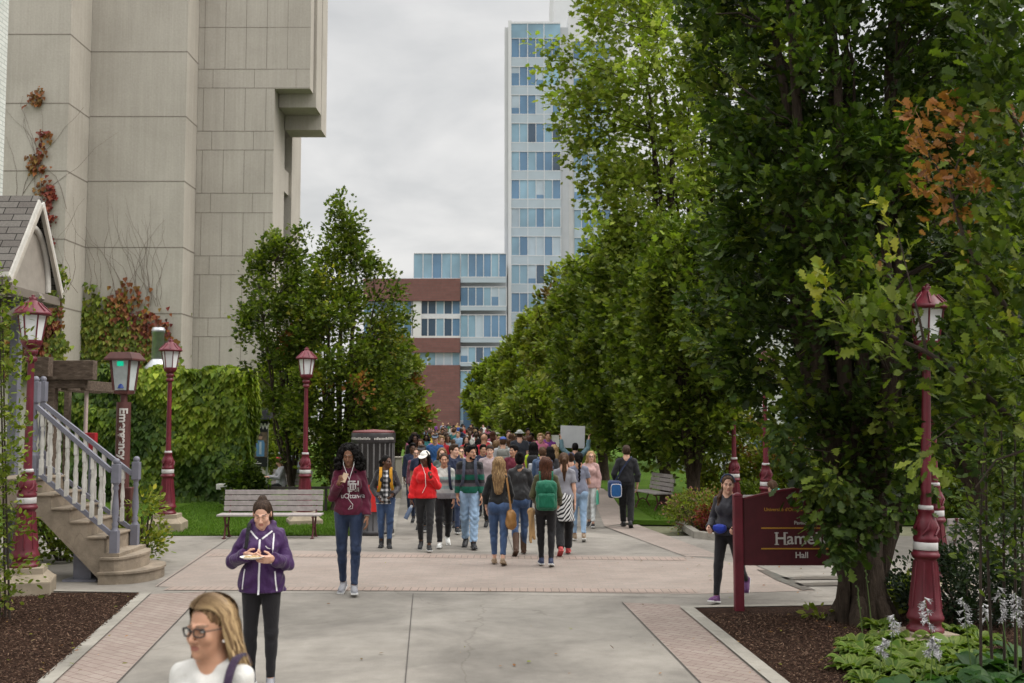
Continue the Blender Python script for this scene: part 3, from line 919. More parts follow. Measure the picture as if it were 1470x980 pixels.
# ------------------------------------------------------------------ ground sheets
def sheet(name, pts, z, mat, kind='structure', thick=0.0):
    mb = MB(); P = [Vector((p[0], p[1], z)) for p in pts]
    ar = sum(P[i].x * P[(i + 1) % len(P)].y - P[(i + 1) % len(P)].x * P[i].y for i in range(len(P)))
    if ar < 0: P = P[::-1]
    mb.add(P, [list(range(len(P)))])
    if thick > 0:
        n = len(P); mb.add(P + [p - Vector((0, 0, thick)) for p in P], [[i, n + i, n + (i + 1) % n, (i + 1) % n] for i in range(n)])
    return mb.build(name, mat, kind=kind)
def gp(*px): return [G(x, y) for x, y in px]
far = 1500
sheet('ground', [(-far, -60), (far, -60), (far, far), (-far, far)], -.12, M_SOIL)
sheet('pavement', [(-14, -4), (16, -4), (16, 21.2), (-14, 21.2)], 0.0, M_PAVE)
# the long walk beyond the crossing
A = gp((548, 770), (575, 690), (600, 650), (612, 634)); B = gp((900, 764), (872, 706), (800, 660), (752, 632))
sheet('promenade', [A[0] - Vector((0, 2, 0)), *A, Vector((A[3].x - 1.5, 190, 0)), Vector((14, 190, 0)), *B[::-1], B[0] - Vector((0, 2, 0))], -.004, M_PAVE)
# brick crossing
cross = gp((222, 842), (300, 788), (620, 794), (990, 799), (1085, 812), (1170, 848), (990, 853), (600, 848))
sheet('brick_crossing', cross, .004, M_BRICKP)
def stripe(name, p, q, w, mat, z=.008):
    p, q = Vector(p), Vector(q); d = (q - p).normalized(); s_ = Vector((-d.y, d.x, 0)) * w / 2
    sheet(name, [p - s_, q - s_, q + s_, p + s_], z, mat)
def band(name, pts, w, mat, z=.008):
    mb = MB()
    for a, b in zip(pts[:-1], pts[1:]):
        d = (b - a).normalized(); s_ = Vector((-d.y, d.x, 0)) * w / 2
        mb.add([(p.x, p.y, z) for p in (a - s_, b - s_, b + s_, a + s_)], [(0, 1, 2, 3)])
    mb.build(name, mat, kind='structure')
band('brick_edging', gp((300, 797), (640, 799), (985, 803)), .36, M_SOLD)
band('brick_edging', gp((240, 845), (600, 846), (1000, 849)), .30, M_SOLD)
# side bands of brick in the near walk
sheet('brick_strip', gp((217, 853), (296, 849), (150, 1000), (55, 1000)), .004, M_BRICKB)
sheet('brick_strip', gp((893, 865), (974, 868), (1124, 1000), (1024, 1000)), .004, M_BRICKB)
sheet('brick_strip', gp((868, 756), (915, 753), (1040, 800), (985, 799)), .006, M_BRICKP)
sheet('brick_strip', gp((846, 700), (872, 702), (905, 750), (868, 756)), .006, M_BRICKP)
# joints sawn in the concrete
for nm, pts, w in (('long', gp((593, 853), (580, 1000)), .009), ('cross', gp((236, 851), (600, 853), (960, 858), (1240, 866)), .012), ('x2', gp((330, 772), (226, 842)), .014),
                   ('x3', gp((300, 788), (640, 792), (1060, 797)), .012), ('x4', gp((200, 790), (330, 790)), .012), ('x5', gp((296, 849), (150, 1000)), .012), ('x6', gp((893, 865), (1024, 1000)), .012),
                   ('x7', gp((560, 768), (880, 773)), .012), ('x8', gp((575, 735), (860, 738)), .012), ('x9', gp((868, 756), (985, 800)), .012), ('y1', gp((1085, 812), (1170, 848)), .02),
                   ('y2', gp((1040, 800), (1400, 801)), .012), ('y3', gp((180, 778), (300, 778)), .012), ('y4', gp((440, 768), (560, 772)), .012), ('y5', gp((720, 745), (740, 800)), .01), ('y6', gp((1060, 826), (1420, 828)), .014)):
    band('paving_joint', pts, w, M_JOINT, .0105)
# mulch planters with flush concrete edging
LP = gp((0, 850), (204, 853), (40, 1000)); LP = [Vector((-9, LP[0].y, 0)), LP[1], LP[2], Vector((LP[2].x, 4, 0)), Vector((-9, 4, 0))]
sheet('planting_bed', LP, .016, M_MULCH)
band('kerb_edging', gp((0, 848), (200, 851)), .1, M_KERB, .02); band('kerb_edging', gp((209, 852), (45, 1000)), .15, M_KERB, .02)
RP = gp((992, 875), (1150, 872), (1320, 868), (1470, 862)); RPE = gp((1129, 980), (1160, 1006))
sheet('planting_bed', [RP[0], *RP[1:], Vector((9, RP[3].y, 0)), Vector((9, 3, 0)), Vector((RPE[1].x + .8, 3, 0)), RPE[1], RPE[0]], .016, M_MULCH)
band('kerb_edging', gp((978, 873), (1150, 870), (1470, 861)), .12, M_KERB, .02); band('kerb_edging', gp((985, 873), (1116, 980), (1140, 1000)), .16, M_KERB, .024)
# dark, smoother streaks laid on the paving near the sign
M_STREAK = plain('dark_concrete', (.12, .10, .085), .35, var=.3, spec=.6)
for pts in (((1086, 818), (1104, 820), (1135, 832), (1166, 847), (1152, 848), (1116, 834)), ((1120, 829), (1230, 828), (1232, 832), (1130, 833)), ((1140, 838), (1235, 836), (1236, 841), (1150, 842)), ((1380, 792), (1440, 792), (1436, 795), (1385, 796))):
    sheet('dark_patch', gp(*pts), .0125, M_STREAK)
# lawns
sheet('lawn', [Vector((-16, 21.3, 0)), G(556, 768), G(575, 700), G(598, 655), G(606, 638), Vector((-9, 95, 0)), Vector((-30, 95, 0)), Vector((-30, 21.3, 0))], .012, M_LAWN, thick=.1)
sheet('lawn', [G(905, 747), G(975, 748), Vector((16, G(975, 748).y, 0)), Vector((20, 60, 0)), Vector((6, 95, 0)), G(756, 636), G(806, 664), G(876, 708)], .012, M_LAWN, thick=.1)
sheet('path', gp((990, 722), (1300, 719), (1300, 714), (1000, 716)), .03, M_PAVE)
band('kerb_edging', gp((556, 770), (572, 700), (596, 655), (604, 638)), .28, M_KERB, .02)
# raised flower bed kerb on the right
FB = gp((975, 755), (1000, 772), (1045, 777), (1110, 777), (1110, 745), (985, 742))
mb = MB()
for a, b in zip(FB[:3], FB[1:4]):
    d = (b - a).normalized(); s_ = Vector((-d.y, d.x, 0)) * .07
    mb.prism([a - s_, b + d * .03 - s_, b + d * .03 + s_, a + s_], (0, 0, .13))
mb.build('kerb', M_KERB, kind='structure')
sheet('planting_bed', FB, .06, M_MULCH)

# ------------------------------------------------------------------ lamps
M_RED = worn('paint_burgundy', (.135, .011, .023), .36)
M_REDW = plain('paint_white_band', (.55, .53, .52), .5, var=.2)
M_LENS = plain('lamp_glass', (.72, .73, .74), .25, var=.05, bmp=.02)
M_METAL = plain('galvanised', (.42, .42, .42), .35, .8, .15)
def street_lamp(label, px, Y, plinth=.35, zb=0.0, twist=.3):
    g = gy(px, Y); t = thing('street_lamp', label, 'street lamp', (g.x, g.y, zb), twist, 'burgundy lamp posts along the walk')
    mb = MB()
    w = .36 if plinth > .2 else .34
    a = plinth
    mb.box((-w, -w, -.05), (w, w, a * .55), bev=.02)
    v = [(-w * .97, a * .55), (-w * .72, a * .8)]
    mb.lathe([(w * 1.32, a * .55), (w * 1.0, a * .78), (w * .98, a), (0.01, a)], n=4, smooth=False, rot=math.pi / 4)
    mb.build('plinth', M_STONE, t)
    z = a
    mb = MB()
    mb.lathe([(.0, z), (.185, z), (.185, z + .035), (.16, z + .05), (.155, z + .1), (.18, z + .12), (.185, z + .15), (.17, z + .18), (.165, z + .2), (.158, z + .22), (.108, z + .73), (.112, z + .74)], n=20)
    for j in range(8):   # fluting ribs of the cast base
        an = j * math.pi / 4
        mb.tube([(math.cos(an) * .155, math.sin(an) * .155, z + .24), (math.cos(an) * .108, math.sin(an) * .108, z + .71)], .012, 6)
    mb.lathe([(.12, z + .74), (.14, z + .76), (.14, z + .79), (.125, z + .8), (.125, z + .82)], n=20)
    mb.build('cast_base', M_RED, t)
    mb = MB(); mb.lathe([(.118, z + .825), (.122, z + .83), (.122, z + .9), (.118, z + .905)], n=20); mb.build('white_band', M_REDW, t)
    mb = MB(); mb.lathe([(.115, z + .905), (.125, z + .93), (.125, z + .95), (.105, z + .98), (.11, z + 1.03), (.118, z + 1.07), (.1, z + 1.13), (.072, z + 1.2), (.085, z + 1.215), (.085, z + 1.235)], n=16)
    for j in range(5):
        an = j * 2 * math.pi / 5
        mb.tube([(math.cos(an) * .115, math.sin(an) * .115, z + .98), (math.cos(an + .5) * .122, math.sin(an + .5) * .122, z + 1.05), (math.cos(an + .9) * .09, math.sin(an + .9) * .09, z + 1.15)], [.012, .02, .01], 6)
    mb.build('twisted_collar', M_RED, t)
    mb = MB(); mb.lathe([(.07, z + 1.236), (.075, z + 1.24), (.075, z + 1.275), (.068, z + 1.28)], n=16); mb.build('white_ring', M_REDW, t)
    mb = MB()
    mb.tube([(0, 0, z + 1.275), (0, 0, z + 2.7)], [.055, .042], 14)
    mb.lathe([(.045, z + 2.69), (.075, z + 2.71), (.075, z + 2.75), (.055, z + 2.77), (.055, z + 2.79), (.08, z + 2.8), (.085, z + 2.85), (.06, z + 2.87), (.08, z + 2.885), (.115, z + 2.91), (.13, z + 2.95), (.13, z + 2.965)], n=16)
    po = mb.build('pole', M_RED, t)
    l = MB(); l.lathe([(.118, z + 2.968), (.118, z + 2.975), (.172, z + 3.32), (.165, z + 3.325)], n=6, smooth=False); l.build('lantern_glass', M_LENS, t)
    mb = MB()
    for j in range(6):
        an = j * math.pi / 3
        mb.tube([(math.cos(an) * .124, math.sin(an) * .124, z + 2.96), (math.cos(an) * .178, math.sin(an) * .178, z + 3.33)], .011, 5)
    mb.lathe([(.135, z + 2.955), (.14, z + 2.96), (.14, z + 2.985), (.13, z + 2.99)], n=6, smooth=False, caps=False)
    mb.build('lantern_frame', M_RED, t)
    mb = MB()
    mb.lathe([(.16, z + 3.318), (.235, z + 3.325), (.24, z + 3.345), (.22, z + 3.37), (.13, z + 3.45), (.1, z + 3.49), (.06, z + 3.51), (.045, z + 3.53), (.055, z + 3.545), (.03, z + 3.56), (.02, z + 3.58), (.028, z + 3.59), (.0, z + 3.60)], n=18)
    for j in range(9):
        an = j * 2 * math.pi / 9
        mb.tube([(math.cos(an) * .225, math.sin(an) * .225, z + 3.372), (math.cos(an) * .133, math.sin(an) * .133, z + 3.455), (math.cos(an) * .1, math.sin(an) * .1, z + 3.495)], .009, 5)
    for j in range(4):
        an = j * math.pi / 2
        mb.sphere((math.cos(an) * .04, math.sin(an) * .04, z + 3.555), .015, n=5)
    mb.build('lantern_roof', M_RED, t)
    return t
street_lamp('burgundy lamp post on a stone plinth in front of the porch stairs', 34, 14.3)
street_lamp('burgundy lamp post standing on the lawn before the ivy hedge', 239, 22.1, twist=.1)
street_lamp('burgundy lamp post behind the wooden bench, before the left oak', 437, 23.6, .35, -.08)
street_lamp('nearest burgundy lamp post rising from the hostas, half veiled by oak twigs', 1328, 11.2, .12).rotation_euler[1] = R(2.2)
street_lamp('burgundy lamp post hidden behind the one among the hostas', 1345, 14.8, .14)
street_lamp('burgundy lamp post behind the jogger with the blue pouch', 1055, 24.8, .12)
street_lamp('burgundy lamp post rising behind the burgundy name sign', 1101, 21.7, .12)

# ------------------------------------------------------------------ text helper
def text_mesh(body, size, M, mat, name, parent, thick=.002, bold=False, align='CENTER', project=None, sp=1.0, offset=0.0):
    cu = bpy.data.curves.new(name, 'FONT'); cu.body = body; cu.size = size; cu.align_x = align; cu.align_y = 'CENTER'
    cu.extrude = thick; cu.space_character = sp; cu.offset = offset
    o = bpy.data.objects.new('tmp_text', cu); COL.objects.link(o)
    bpy.context.view_layer.update()
    me = bpy.data.meshes.new_from_object(o.evaluated_get(bpy.context.evaluated_depsgraph_get()))
    bpy.data.objects.remove(o); bpy.data.curves.remove(cu)
    me.transform(M); me.materials.clear()
    return link_mesh(name, me, mat, parent)
def front_text_matrix(p): # text faces -Y
    return Matrix.Translation(Vector(p)) @ Matrix.Rotation(math.pi / 2, 4, 'X')
def serif_text(body, size, c, mat, name, parent, th, slab=True):
    """lettering with slab serifs: bold strokes plus small feet drawn as bars"""
    return text_mesh(body, size, front_text_matrix(c), mat, name, parent, th, offset=size * .018)

# ------------------------------------------------------------------ name sign
def name_sign():
    g = G(1060, 878); Y = g.y
    t = thing('name_sign', 'burgundy hall name sign with gold lines and white lettering, half behind the oak', 'sign', (g.x, g.y, 0))
    def L(px, py): p = at(px, py, Y); return Vector((p.x - g.x, 0, p.z))
    M_SIGN = worn('sign_burgundy', (.072, .0055, .011), .5)
    for nm, px in (('post', 1060), ('post', 1240)):
        x = L(px, 800).x; h = L(1060, 712).z
        mb = MB(); mb.box((x - .055, -.055, -.1), (x + .055, .055, h), bev=.012)
        mb.lathe([(.078, h), (.08, h + .012), (.05, h + .03), (.012, h + .045), (0, h + .05)], c=(x, 0, 0), n=4, smooth=False, rot=math.pi / 4)
        mb.build(nm, M_RED, t)
    pts = [L(1066, 811), L(1233, 811), L(1233, 717), L(1195, 708), L(1150, 701), L(1120, 705), L(1092, 711), L(1067, 717)]
    mb = MB(); mb.prism([p + Vector((0, -.03, 0)) for p in pts][::-1], (0, .06, 0)); mb.build('panel', M_SIGN, t)
    mb = MB()
    top = pts[3:][::-1]; top = [pts[7], pts[6], pts[5], pts[4], pts[3], pts[2]]
    for a, b in zip(top[:-1], top[1:]): mb.prism([a + Vector((0, -.036, 0)), b + Vector((0, -.036, 0)), b + Vector((0, -.036, .022)), a + Vector((0, -.036, .022))], (0, .072, 0))
    mb.build('top_trim', M_RED, t)
    gold = plain('sign_gold', (.42, .22, .03), .4); wht = plain('sign_white', (.50, .48, .45), .5)
    mb = MB()
    for y in (757.5, 787):
        a, b = L(1092, y), L(1208, y); mb.box((a.x, -.036, a.z - .008), (b.x, -.0305, a.z + .008))
    mb.build('gold_line', gold, t)
    def tx(s, px, py, size, m, al, nm):
        c = L(px, py); text_mesh(s, size, front_text_matrix((c.x, -.031, c.z)), m, nm, t, .0025, align=al, offset=size * .012)
    tx("Université d'Ottawa", 1096, 731, .056, gold, 'LEFT', 'lettering')
    tx('Pavillon', 1150, 750, .06, wht, 'CENTER', 'lettering')
    tx('Hamelin', 1111, 773, .20, wht, 'LEFT', 'lettering')
    tx('Hall', 1150, 796.5, .10, wht, 'CENTER', 'lettering')
    # slab serifs on the big letters
    mb = MB(); c0 = L(1111, 773)
    for dx in (.010, .118): 
        for zz in (-.070, .066): mb.box((c0.x + dx - .010, -.0338, c0.z + zz), (c0.x + dx + .041, -.0305, c0.z + zz + .011))
    mb.build('serif', wht, t)
name_sign()

# ------------------------------------------------------------------ emergency pole
def emergency_pole():
    Y = 17.6; g = gy(172, Y)
    t = thing('emergency_pole', 'brown emergency call pole with a lantern, green light and white lettering', 'emergency pole', (g.x, g.y, 0), -.12)
    br = worn('pole_brown', (.09, .028, .024), .45)
    def z(py): return at(175, py, Y).z
    mb = MB(); mb.tube([(0, 0, 0), (0, 0, z(577))], .115, 24, caps=True)
    mb.build('column', br, t)
    mb = MB(); mb.box((.08, -.09, 0), (.2, .09, z(699)), bev=.02); mb.build('call_box', br, t)
    mb = MB(); mb.tube([(0, 0, z(577)), (0, 0, z(566))], .055, 12); mb.lathe([(.06, z(567)), (.16, z(565)), (.165, z(561)), (.12, z(559))], n=4, smooth=False, rot=math.pi / 4); mb.build('lantern_neck', br, t)
    a, b = z(560), z(518)
    mb = MB(); mb.lathe([(.165, a), (.225, b)], n=4, smooth=False, rot=math.pi / 4)
    gl = plain('lantern_pane', (.42, .46, .46), .15, var=.25, vscale=3); mb.build('lantern_glass', gl, t)
    mb = MB()
    for j in range(4):
        an = math.pi / 4 + j * math.pi / 2
        mb.tube([(math.cos(an) * .17, math.sin(an) * .17, a), (math.cos(an) * .232, math.sin(an) * .232, b)], .022, 6)
    mb.build('lantern_frame', br, t)
    mb = MB(); mb.lathe([(.22, b), (.345, b + .005), (.345, b + .03), (.24, b + .14), (0.0, b + .15)], n=4, smooth=False, rot=math.pi / 4); mb.build('lantern_roof', br, t)
    m, nt, out = newmat('green_lamp'); p = bsdf(nt, out, (.0, .35, .2), .3); p.inputs['Emission Color'].default_value = (.0, .5, .28, 1); p.inputs['Emission Strength'].default_value = .5
    mb = MB(); mb.box((-.055, -.172, b - .09), (.055, -.135, b - .012), bev=.015); mb.build('green_light', m, t)
    m2 = plain('blue_lamp', (.05, .09, .32), .3); mb = MB(); mb.lathe([(.085, a + .03), (.07, a + .1), (.03, a + .15), (0, a + .16)], c=(0, -.06, 0), n=12); mb.build('blue_light', m2, t)
    # lettering wrapped round the column
    wht = MATS['sign_white']
    zc = (z(589) + z(655)) / 2
    o = text_mesh('Emergency', .188, Matrix.Identity(4), wht, 'lettering', t, .001, offset=.006)
    bm = bmesh.new(); bm.from_mesh(o.data); bmesh.ops.triangulate(bm, faces=bm.faces[:])
    for _ in range(3):
        bmesh.ops.subdivide_edges(bm, edges=[e for e in bm.edges if e.calc_length() > .025], cuts=1); bmesh.ops.triangulate(bm, faces=bm.faces[:])
    bm.to_mesh(o.data); bm.free()
    for q in o.data.vertices:
        u, v, d = q.co; an = -math.pi / 2 + .40 + v / .118
        q.co = Vector((math.cos(an) * (.118 + d), math.sin(an) * (.118 + d), zc - u))
    o.data.update()
emergency_pole()
# ------------------------------------------------------------------ porch stairs
M_GREY = plain('paint_grey_violet', (.165, .165, .20), .45, var=.15)
M_WHITE = plain('paint_offwhite', (.56, .54, .50), .5, var=.15)
def turned(z0, z1, r, sq, mb, c):
    """square block – turned shaft – square block"""
    h = z1 - z0
    mb.box((c[0] - sq, c[1] - sq, z0), (c[0] + sq, c[1] + sq, z0 + h * .26), bev=.006)
    mb.lathe([(sq * 1.0, z0 + h * .26), (r * .7, z0 + h * .30), (r * .95, z0 + h * .33), (r * .6, z0 + h * .36), (r * 1.05, z0 + h * .46), (r * .9, z0 + h * .56), (r * .58, z0 + h * .70), (r * .9, z0 + h * .73), (r * .65, z0 + h * .76), (sq * .95, z0 + h * .79)], c=(c[0], c[1], 0), n=12)
    mb.box((c[0] - sq, c[1] - sq, z0 + h * .79), (c[0] + sq, c[1] + sq, z1), bev=.006)
def stairs():
    YN, YF = 15.2, 16.2
    def P(px, py, Y=YN): return at(px, py, Y)
    o0 = P(165, 838)
    t = thing('porch_stairs', 'stone porch stairs with grey rails, white balusters and two rounded bottom steps', 'stairs', (o0.x, YN, 0))
    O = Vector((o0.x, YN, 0))
    nos = [(172, 794), (150, 773), (126, 751), (101, 732), (75, 712), (49, 690)]
    prof = []
    pr = [P(x, y) - O for x, y in nos]
    pts = [Vector((pr[0].x, 0, 0.0))]
    for i, q in enumerate(pr):
        pts.append(Vector((q.x, 0, q.z)))
        if i + 1 < len(pr): pts.append(Vector((pr[i + 1].x, 0, q.z)))
    xl = P(-25, 690).x - O.x
    pts += [Vector((xl, 0, pr[-1].z)), Vector((xl, 0, pr[-1].z - .22))]
    q = P(60, 745) - O; pts.append(Vector((q.x, 0, q.z)))
    q = P(148, 828) - O; pts.append(Vector((q.x, 0, 0.0)))
    mb = MB(); mb.prism([Vector((p.x, -.02, p.z)) for p in pts][::-1], (0, YF - YN + .1, 0)); mb.build('flight', M_STEP, t)
    for i, q in enumerate(pr[1:], 1):
        x2 = pr[i + 1].x if i + 1 < len(pr) else xl
        mb = MB(); mb.box((x2 + .01, -.05, q.z + .001), (q.x + .03, YF - YN + .11, q.z + .032), bev=.01); mb.build('tread', M_STEP, t)
    # rounded bottom steps
    for k, (xr, z0, z1, ex) in enumerate(((232, 0, .17, .62), (208, .171, .36, .34))):
        c = Vector((pr[0].x - .12, .5, 0)); mb = MB(); base = []
        n = 18
        hx = P(xr, 830, 15.72).x - O.x - c.x
        for j in range(n + 1):
            a = -math.pi / 2 + math.pi * j / n
            base.append((c.x + hx * math.cos(a) ** .8 if math.cos(a) > 1e-6 else c.x, c.y + (.58 - .02 * k + ex * .12) * math.sin(a), z0))
        base = [(c.x - .12, base[0][1], z0)] + base + [(c.x - .12, base[-1][1], z0)]
        mb.prism(base, (0, 0, z1 - z0 - .03)); mb.build('round_step', M_STEP, t)
        mb = MB(); mb.prism([(x + (x - c.x) * .04, c.y + (y - c.y) * 1.04, z1 - .029) for x, y, z in base], (0, 0, .03)); mb.build('tread', M_STEP, t)
    # newels
    def newel(px, ptop, pbot, Y):
        b = P(px, pbot, Y) - O; tp = P(px, ptop, Y).z
        mb = MB(); turned(b.z, tp - .07, .05, .055, mb, (b.x, Y - YN)); mb.sphere((b.x, Y - YN, tp - .035), .05, n=7)
        mb.lathe([(.03, tp - .075), (.055, tp - .07), (.03, tp - .06)], c=(b.x, Y - YN, 0), n=10)
        mb.build('newel', M_GREY, t)
    newel(164, 659, 795, YN + .04); newel(193, 656, 784, YF); newel(47, 541, 690, YN + .04); newel(58, 541, 683, YF)
    # rails
    def bar(a, b, Y, w, h, nm):
        a, b = P(*a, Y) - O, P(*b, Y) - O
        mb = MB(); d = b - a; n_ = Vector((-d.z, 0, d.x)).normalized() * h / 2
        mb.prism([a - n_ + Vector((0, -w / 2, 0)), b - n_ + Vector((0, -w / 2, 0)), b + n_ + Vector((0, -w / 2, 0)), a + n_ + Vector((0, -w / 2, 0))], (0, w, 0)); mb.build(nm, M_GREY, t)
        return a, b
    for Y, h0, h1, l0, l1, xs in ((YN + .04, (50, 581), (160, 676), (50, 674), (160, 767), [62, 74, 86, 98, 110, 122, 134, 146]), (YF, (60, 578), (190, 680), (60, 662), (190, 760), [72, 85, 98, 111, 124, 137, 150, 164, 177])):
        a, b = bar(h0, h1, Y, .07, .06, 'handrail'); c, d = bar(l0, l1, Y, .05, .06, 'lower_rail')
        for x in xs:
            f = (x - h0[0]) / (h1[0] - h0[0]); zt = a.z + (b.z - a.z) * f - .02; zb = c.z + (d.z - c.z) * f + .02; X = a.x + (b.x - a.x) * f
            mb = MB(); turned(zb, zt, .032, .027, mb, (X, Y - YN)); mb.build('baluster', M_WHITE, t)
    # grey pier under the flight
    q = P(122, 812, 15.5) - O; mb = MB(); mb.box((q.x - .13, .2, 0), (q.x + .13, .48, P(122, 770).z), bev=.01); mb.box((q.x - .24, .1, 0), (q.x + .24, .6, .03)); mb.build('pier', M_GREY, t)
stairs()

# ------------------------------------------------------------------ house with gabled porch
def shingles():
    m, nt, out = newmat('roof_shingles')
    tc = nt.nodes.new('ShaderNodeTexCoord'); v = tc.outputs['UV']
    b = nt.nodes.new('ShaderNodeTexBrick'); nt.links.new(v, b.inputs[0]); b.inputs['Scale'].default_value = 1
    b.inputs['Color1'].default_value = (.14, .125, .115, 1); b.inputs['Color2'].default_value = (.20, .185, .17, 1); b.inputs['Mortar'].default_value = (.03, .027, .025, 1)
    b.inputs['Brick Width'].default_value = .34; b.inputs['Row Height'].default_value = .14; b.inputs['Mortar Size'].default_value = .008; b.inputs['Bias'].default_value = 0
    n = noise(nt, objcoord(nt), 40, 4)
    c = mix(nt, .5, b.outputs['Color'], ramp(nt, n, [(.3, (.5, .5, .5)), (.7, (1, 1, 1))]), 'MULTIPLY')
    bsdf(nt, out, c, .9, 0, .2, bump(nt, n, .4, .01, bump(nt, b.outputs['Fac'], -.5, .02))); return m
def uv_planar(o, ax, ay, org=(0, 0, 0)):
    me = o.data; uv = me.uv_layers.new(name='UVMap'); ax, ay, org = Vector(ax), Vector(ay), Vector(org)
    for l in me.loops:
        p = me.vertices[l.vertex_index].co - org; uv.data[l.index].uv = (p.dot(ax), p.dot(ay))
def brickwall(name, c1, c2, mort, bw=.23, bh=.075, ms=.008, rough=.85):
    m, nt, out = newmat(name)
    tc = nt.nodes.new('ShaderNodeTexCoord'); v = tc.outputs['UV']
    b = nt.nodes.new('ShaderNodeTexBrick'); nt.links.new(v, b.inputs[0]); b.inputs['Scale'].default_value = 1
    b.inputs['Color1'].default_value = c4(c1); b.inputs['Color2'].default_value = c4(c2); b.inputs['Mortar'].default_value = c4(mort)
    b.inputs['Brick Width'].default_value = bw; b.inputs['Row Height'].default_value = bh; b.inputs['Mortar Size'].default_value = ms
    n = noise(nt, objcoord(nt), 2, 5); n2 = noise(nt, objcoord(nt), 25, 4)
    c = mix(nt, .4, b.outputs['Color'], ramp(nt, n, [(.3, (.65, .65, .63)), (.7, (1, 1, 1))]), 'MULTIPLY')
    bsdf(nt, out, c, rough, 0, .25, bump(nt, n2, .2, .006, bump(nt, b.outputs['Fac'], -.6, .01))); return m
def house():
    X0, Y1 = -8.56, 17.8
    t = thing('brick_house', 'white painted brick house at the frame edge with a shingled gable porch', 'house', (X0, 13, 0))
    O = Vector((X0, 13, 0))
    wb = brickwall('painted_brick', (.62, .64, .60), (.55, .57, .53), (.40, .42, .39))
    mb = MB(); mb.box((-7, -5, 0), (0, Y1 - 13, 12)); o = mb.build('wall', wb, t); uv_planar(o, (.02, 1, 0), (0, 0, 1))
    rs = shingles(); beige = plain('porch_boards', (.40, .365, .315), .6, var=.12)
    Yr, Yn, Yf = 16.35, 15.45, 17.15; Xg = at(58, 285, Yr).x
    zr = at(58, 284, Yr).z; zn = at(20, 388, Yn).z; zf = zn - .02
    dX = X0 - Xg
    L = lambda x, y, z: Vector((x, y, z)) - O
    def slab(nm, y0, z0, y1, z1, th, mat, x0=Xg, x1=X0):
        mb = MB(); up = Vector((0, -(z1 - z0), (y1 - y0))).normalized(); up = up if up.z > 0 else -up
        a, b, c, d = L(x0, y0, z0), L(x0, y1, z1), L(x1, y1, z1), L(x1, y0, z0)
        mb.add([a, b, c, d, a + up * th, b + up * th, c + up * th, d + up * th], [(0, 1, 2, 3), (7, 6, 5, 4), (0, 4, 5, 1), (1, 5, 6, 2), (2, 6, 7, 3), (3, 7, 4, 0)])
        o = mb.build(nm, mat, t); return o
    o = slab('porch_roof', Yn - .05, zn - .06, Yr, zr, .05, rs); d_ = Vector((0, Yr - Yn, zr - zn)).normalized(); uv_planar(o, (1, 0, 0), d_)
    o = slab('porch_roof', Yf + .05, zf - .06, Yr, zr, .05, rs); d_ = Vector((0, Yr - Yf, zr - zf)).normalized(); uv_planar(o, (1, 0, 0), d_)
    # bargeboards
    for y, z in ((Yn, zn), (Yf, zf)):
        slab('bargeboard', y, z - .14, Yr, zr - .10, .10, M_WHITE, Xg + .03, Xg - .03)
        slab('barge_moulding', y, z - .20, Yr, zr - .16, .05, beige, Xg + .045, Xg + .0)
    # tympanum with an arch: recessed board and arch ring
    xb = Xg - .16; zb = at(40, 418, Yr).z
    mb = MB(); mb.prism([L(xb, Yn + .05, zb), L(xb, Yf - .05, zb), L(xb, Yf - .05, zf - .06), L(xb, Yr, zr - .12), L(xb, Yn + .05, zn - .06)], (-.06, 0, 0)); mb.build('gable_board', beige, t)
    arc = [(Yr + .62 * math.cos(a), zb + .05 + .95 * math.sin(a)) for a in [math.pi * i / 20 for i in range(21)]]
    mb = MB(); mb.tube([L(xb + .05, y, z) for y, z in arc], .05, 8); mb.build('arch_moulding', M_WHITE, t)
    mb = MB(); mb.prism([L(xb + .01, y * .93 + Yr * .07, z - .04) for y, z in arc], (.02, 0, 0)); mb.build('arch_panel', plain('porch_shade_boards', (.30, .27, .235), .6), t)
    # beams under the porch and a diagonal brace
    bw = plain('porch_beam', (.17, .145, .12), .6)
    for y in (Yn + .02, Yf - .02):
        mb = MB(); a = L(Xg - .05, y, zb - .0); b = L(X0, y, zb - .0); mb.box((b.x, a.y - .06, a.z - .17), (a.x, a.y + .06, a.z), bev=.01); mb.build('beam', bw, t)
    mb = MB(); a = L(Xg - .07, Yn, zb); mb.box((a.x - .07, a.y - .04, a.z - .14), (a.x + .07, L(0, Yf, 0).y + .04, a.z - .005), bev=.01); mb.build('beam', bw, t)
    mb = MB(); mb.tube([L(at(56, 424, Yn).x, Yn + .1, at(56, 424, Yn).z), L(at(-20, 470, Yn).x, Yn + .1, at(-20, 470, Yn).z)], .075, 4); mb.build('brace', bw, t)
    # soffit boards at the eave
    mb = MB(); mb.box(tuple(L(X0, Yn - .1, zn - .1)), tuple(L(Xg + .02, Yn + .02, zn - .03))); mb.build('eave_trim', M_WHITE, t)
    # landing and porch post
    mb = MB(); mb.box(tuple(L(X0, 15.3, 1.18)), tuple(L(-7.1, 17, 1.36))); mb.build('landing', M_STEP, t)
    for y in (15.4, 16.9):
        mb = MB(); mb.box(tuple(L(-7.9, y - .07, 0)), tuple(L(-7.76, y + .07, zb)), bev=.01); mb.build('porch_post', M_GREY, t)
    mb = MB(); mb.box(tuple(L(X0 + .002, 15.9, 1.37)), tuple(L(X0 + .05, 16.8, 3.4))); mb.build('door', plain('door_green', (.10, .22, .10), .4), t)
house()
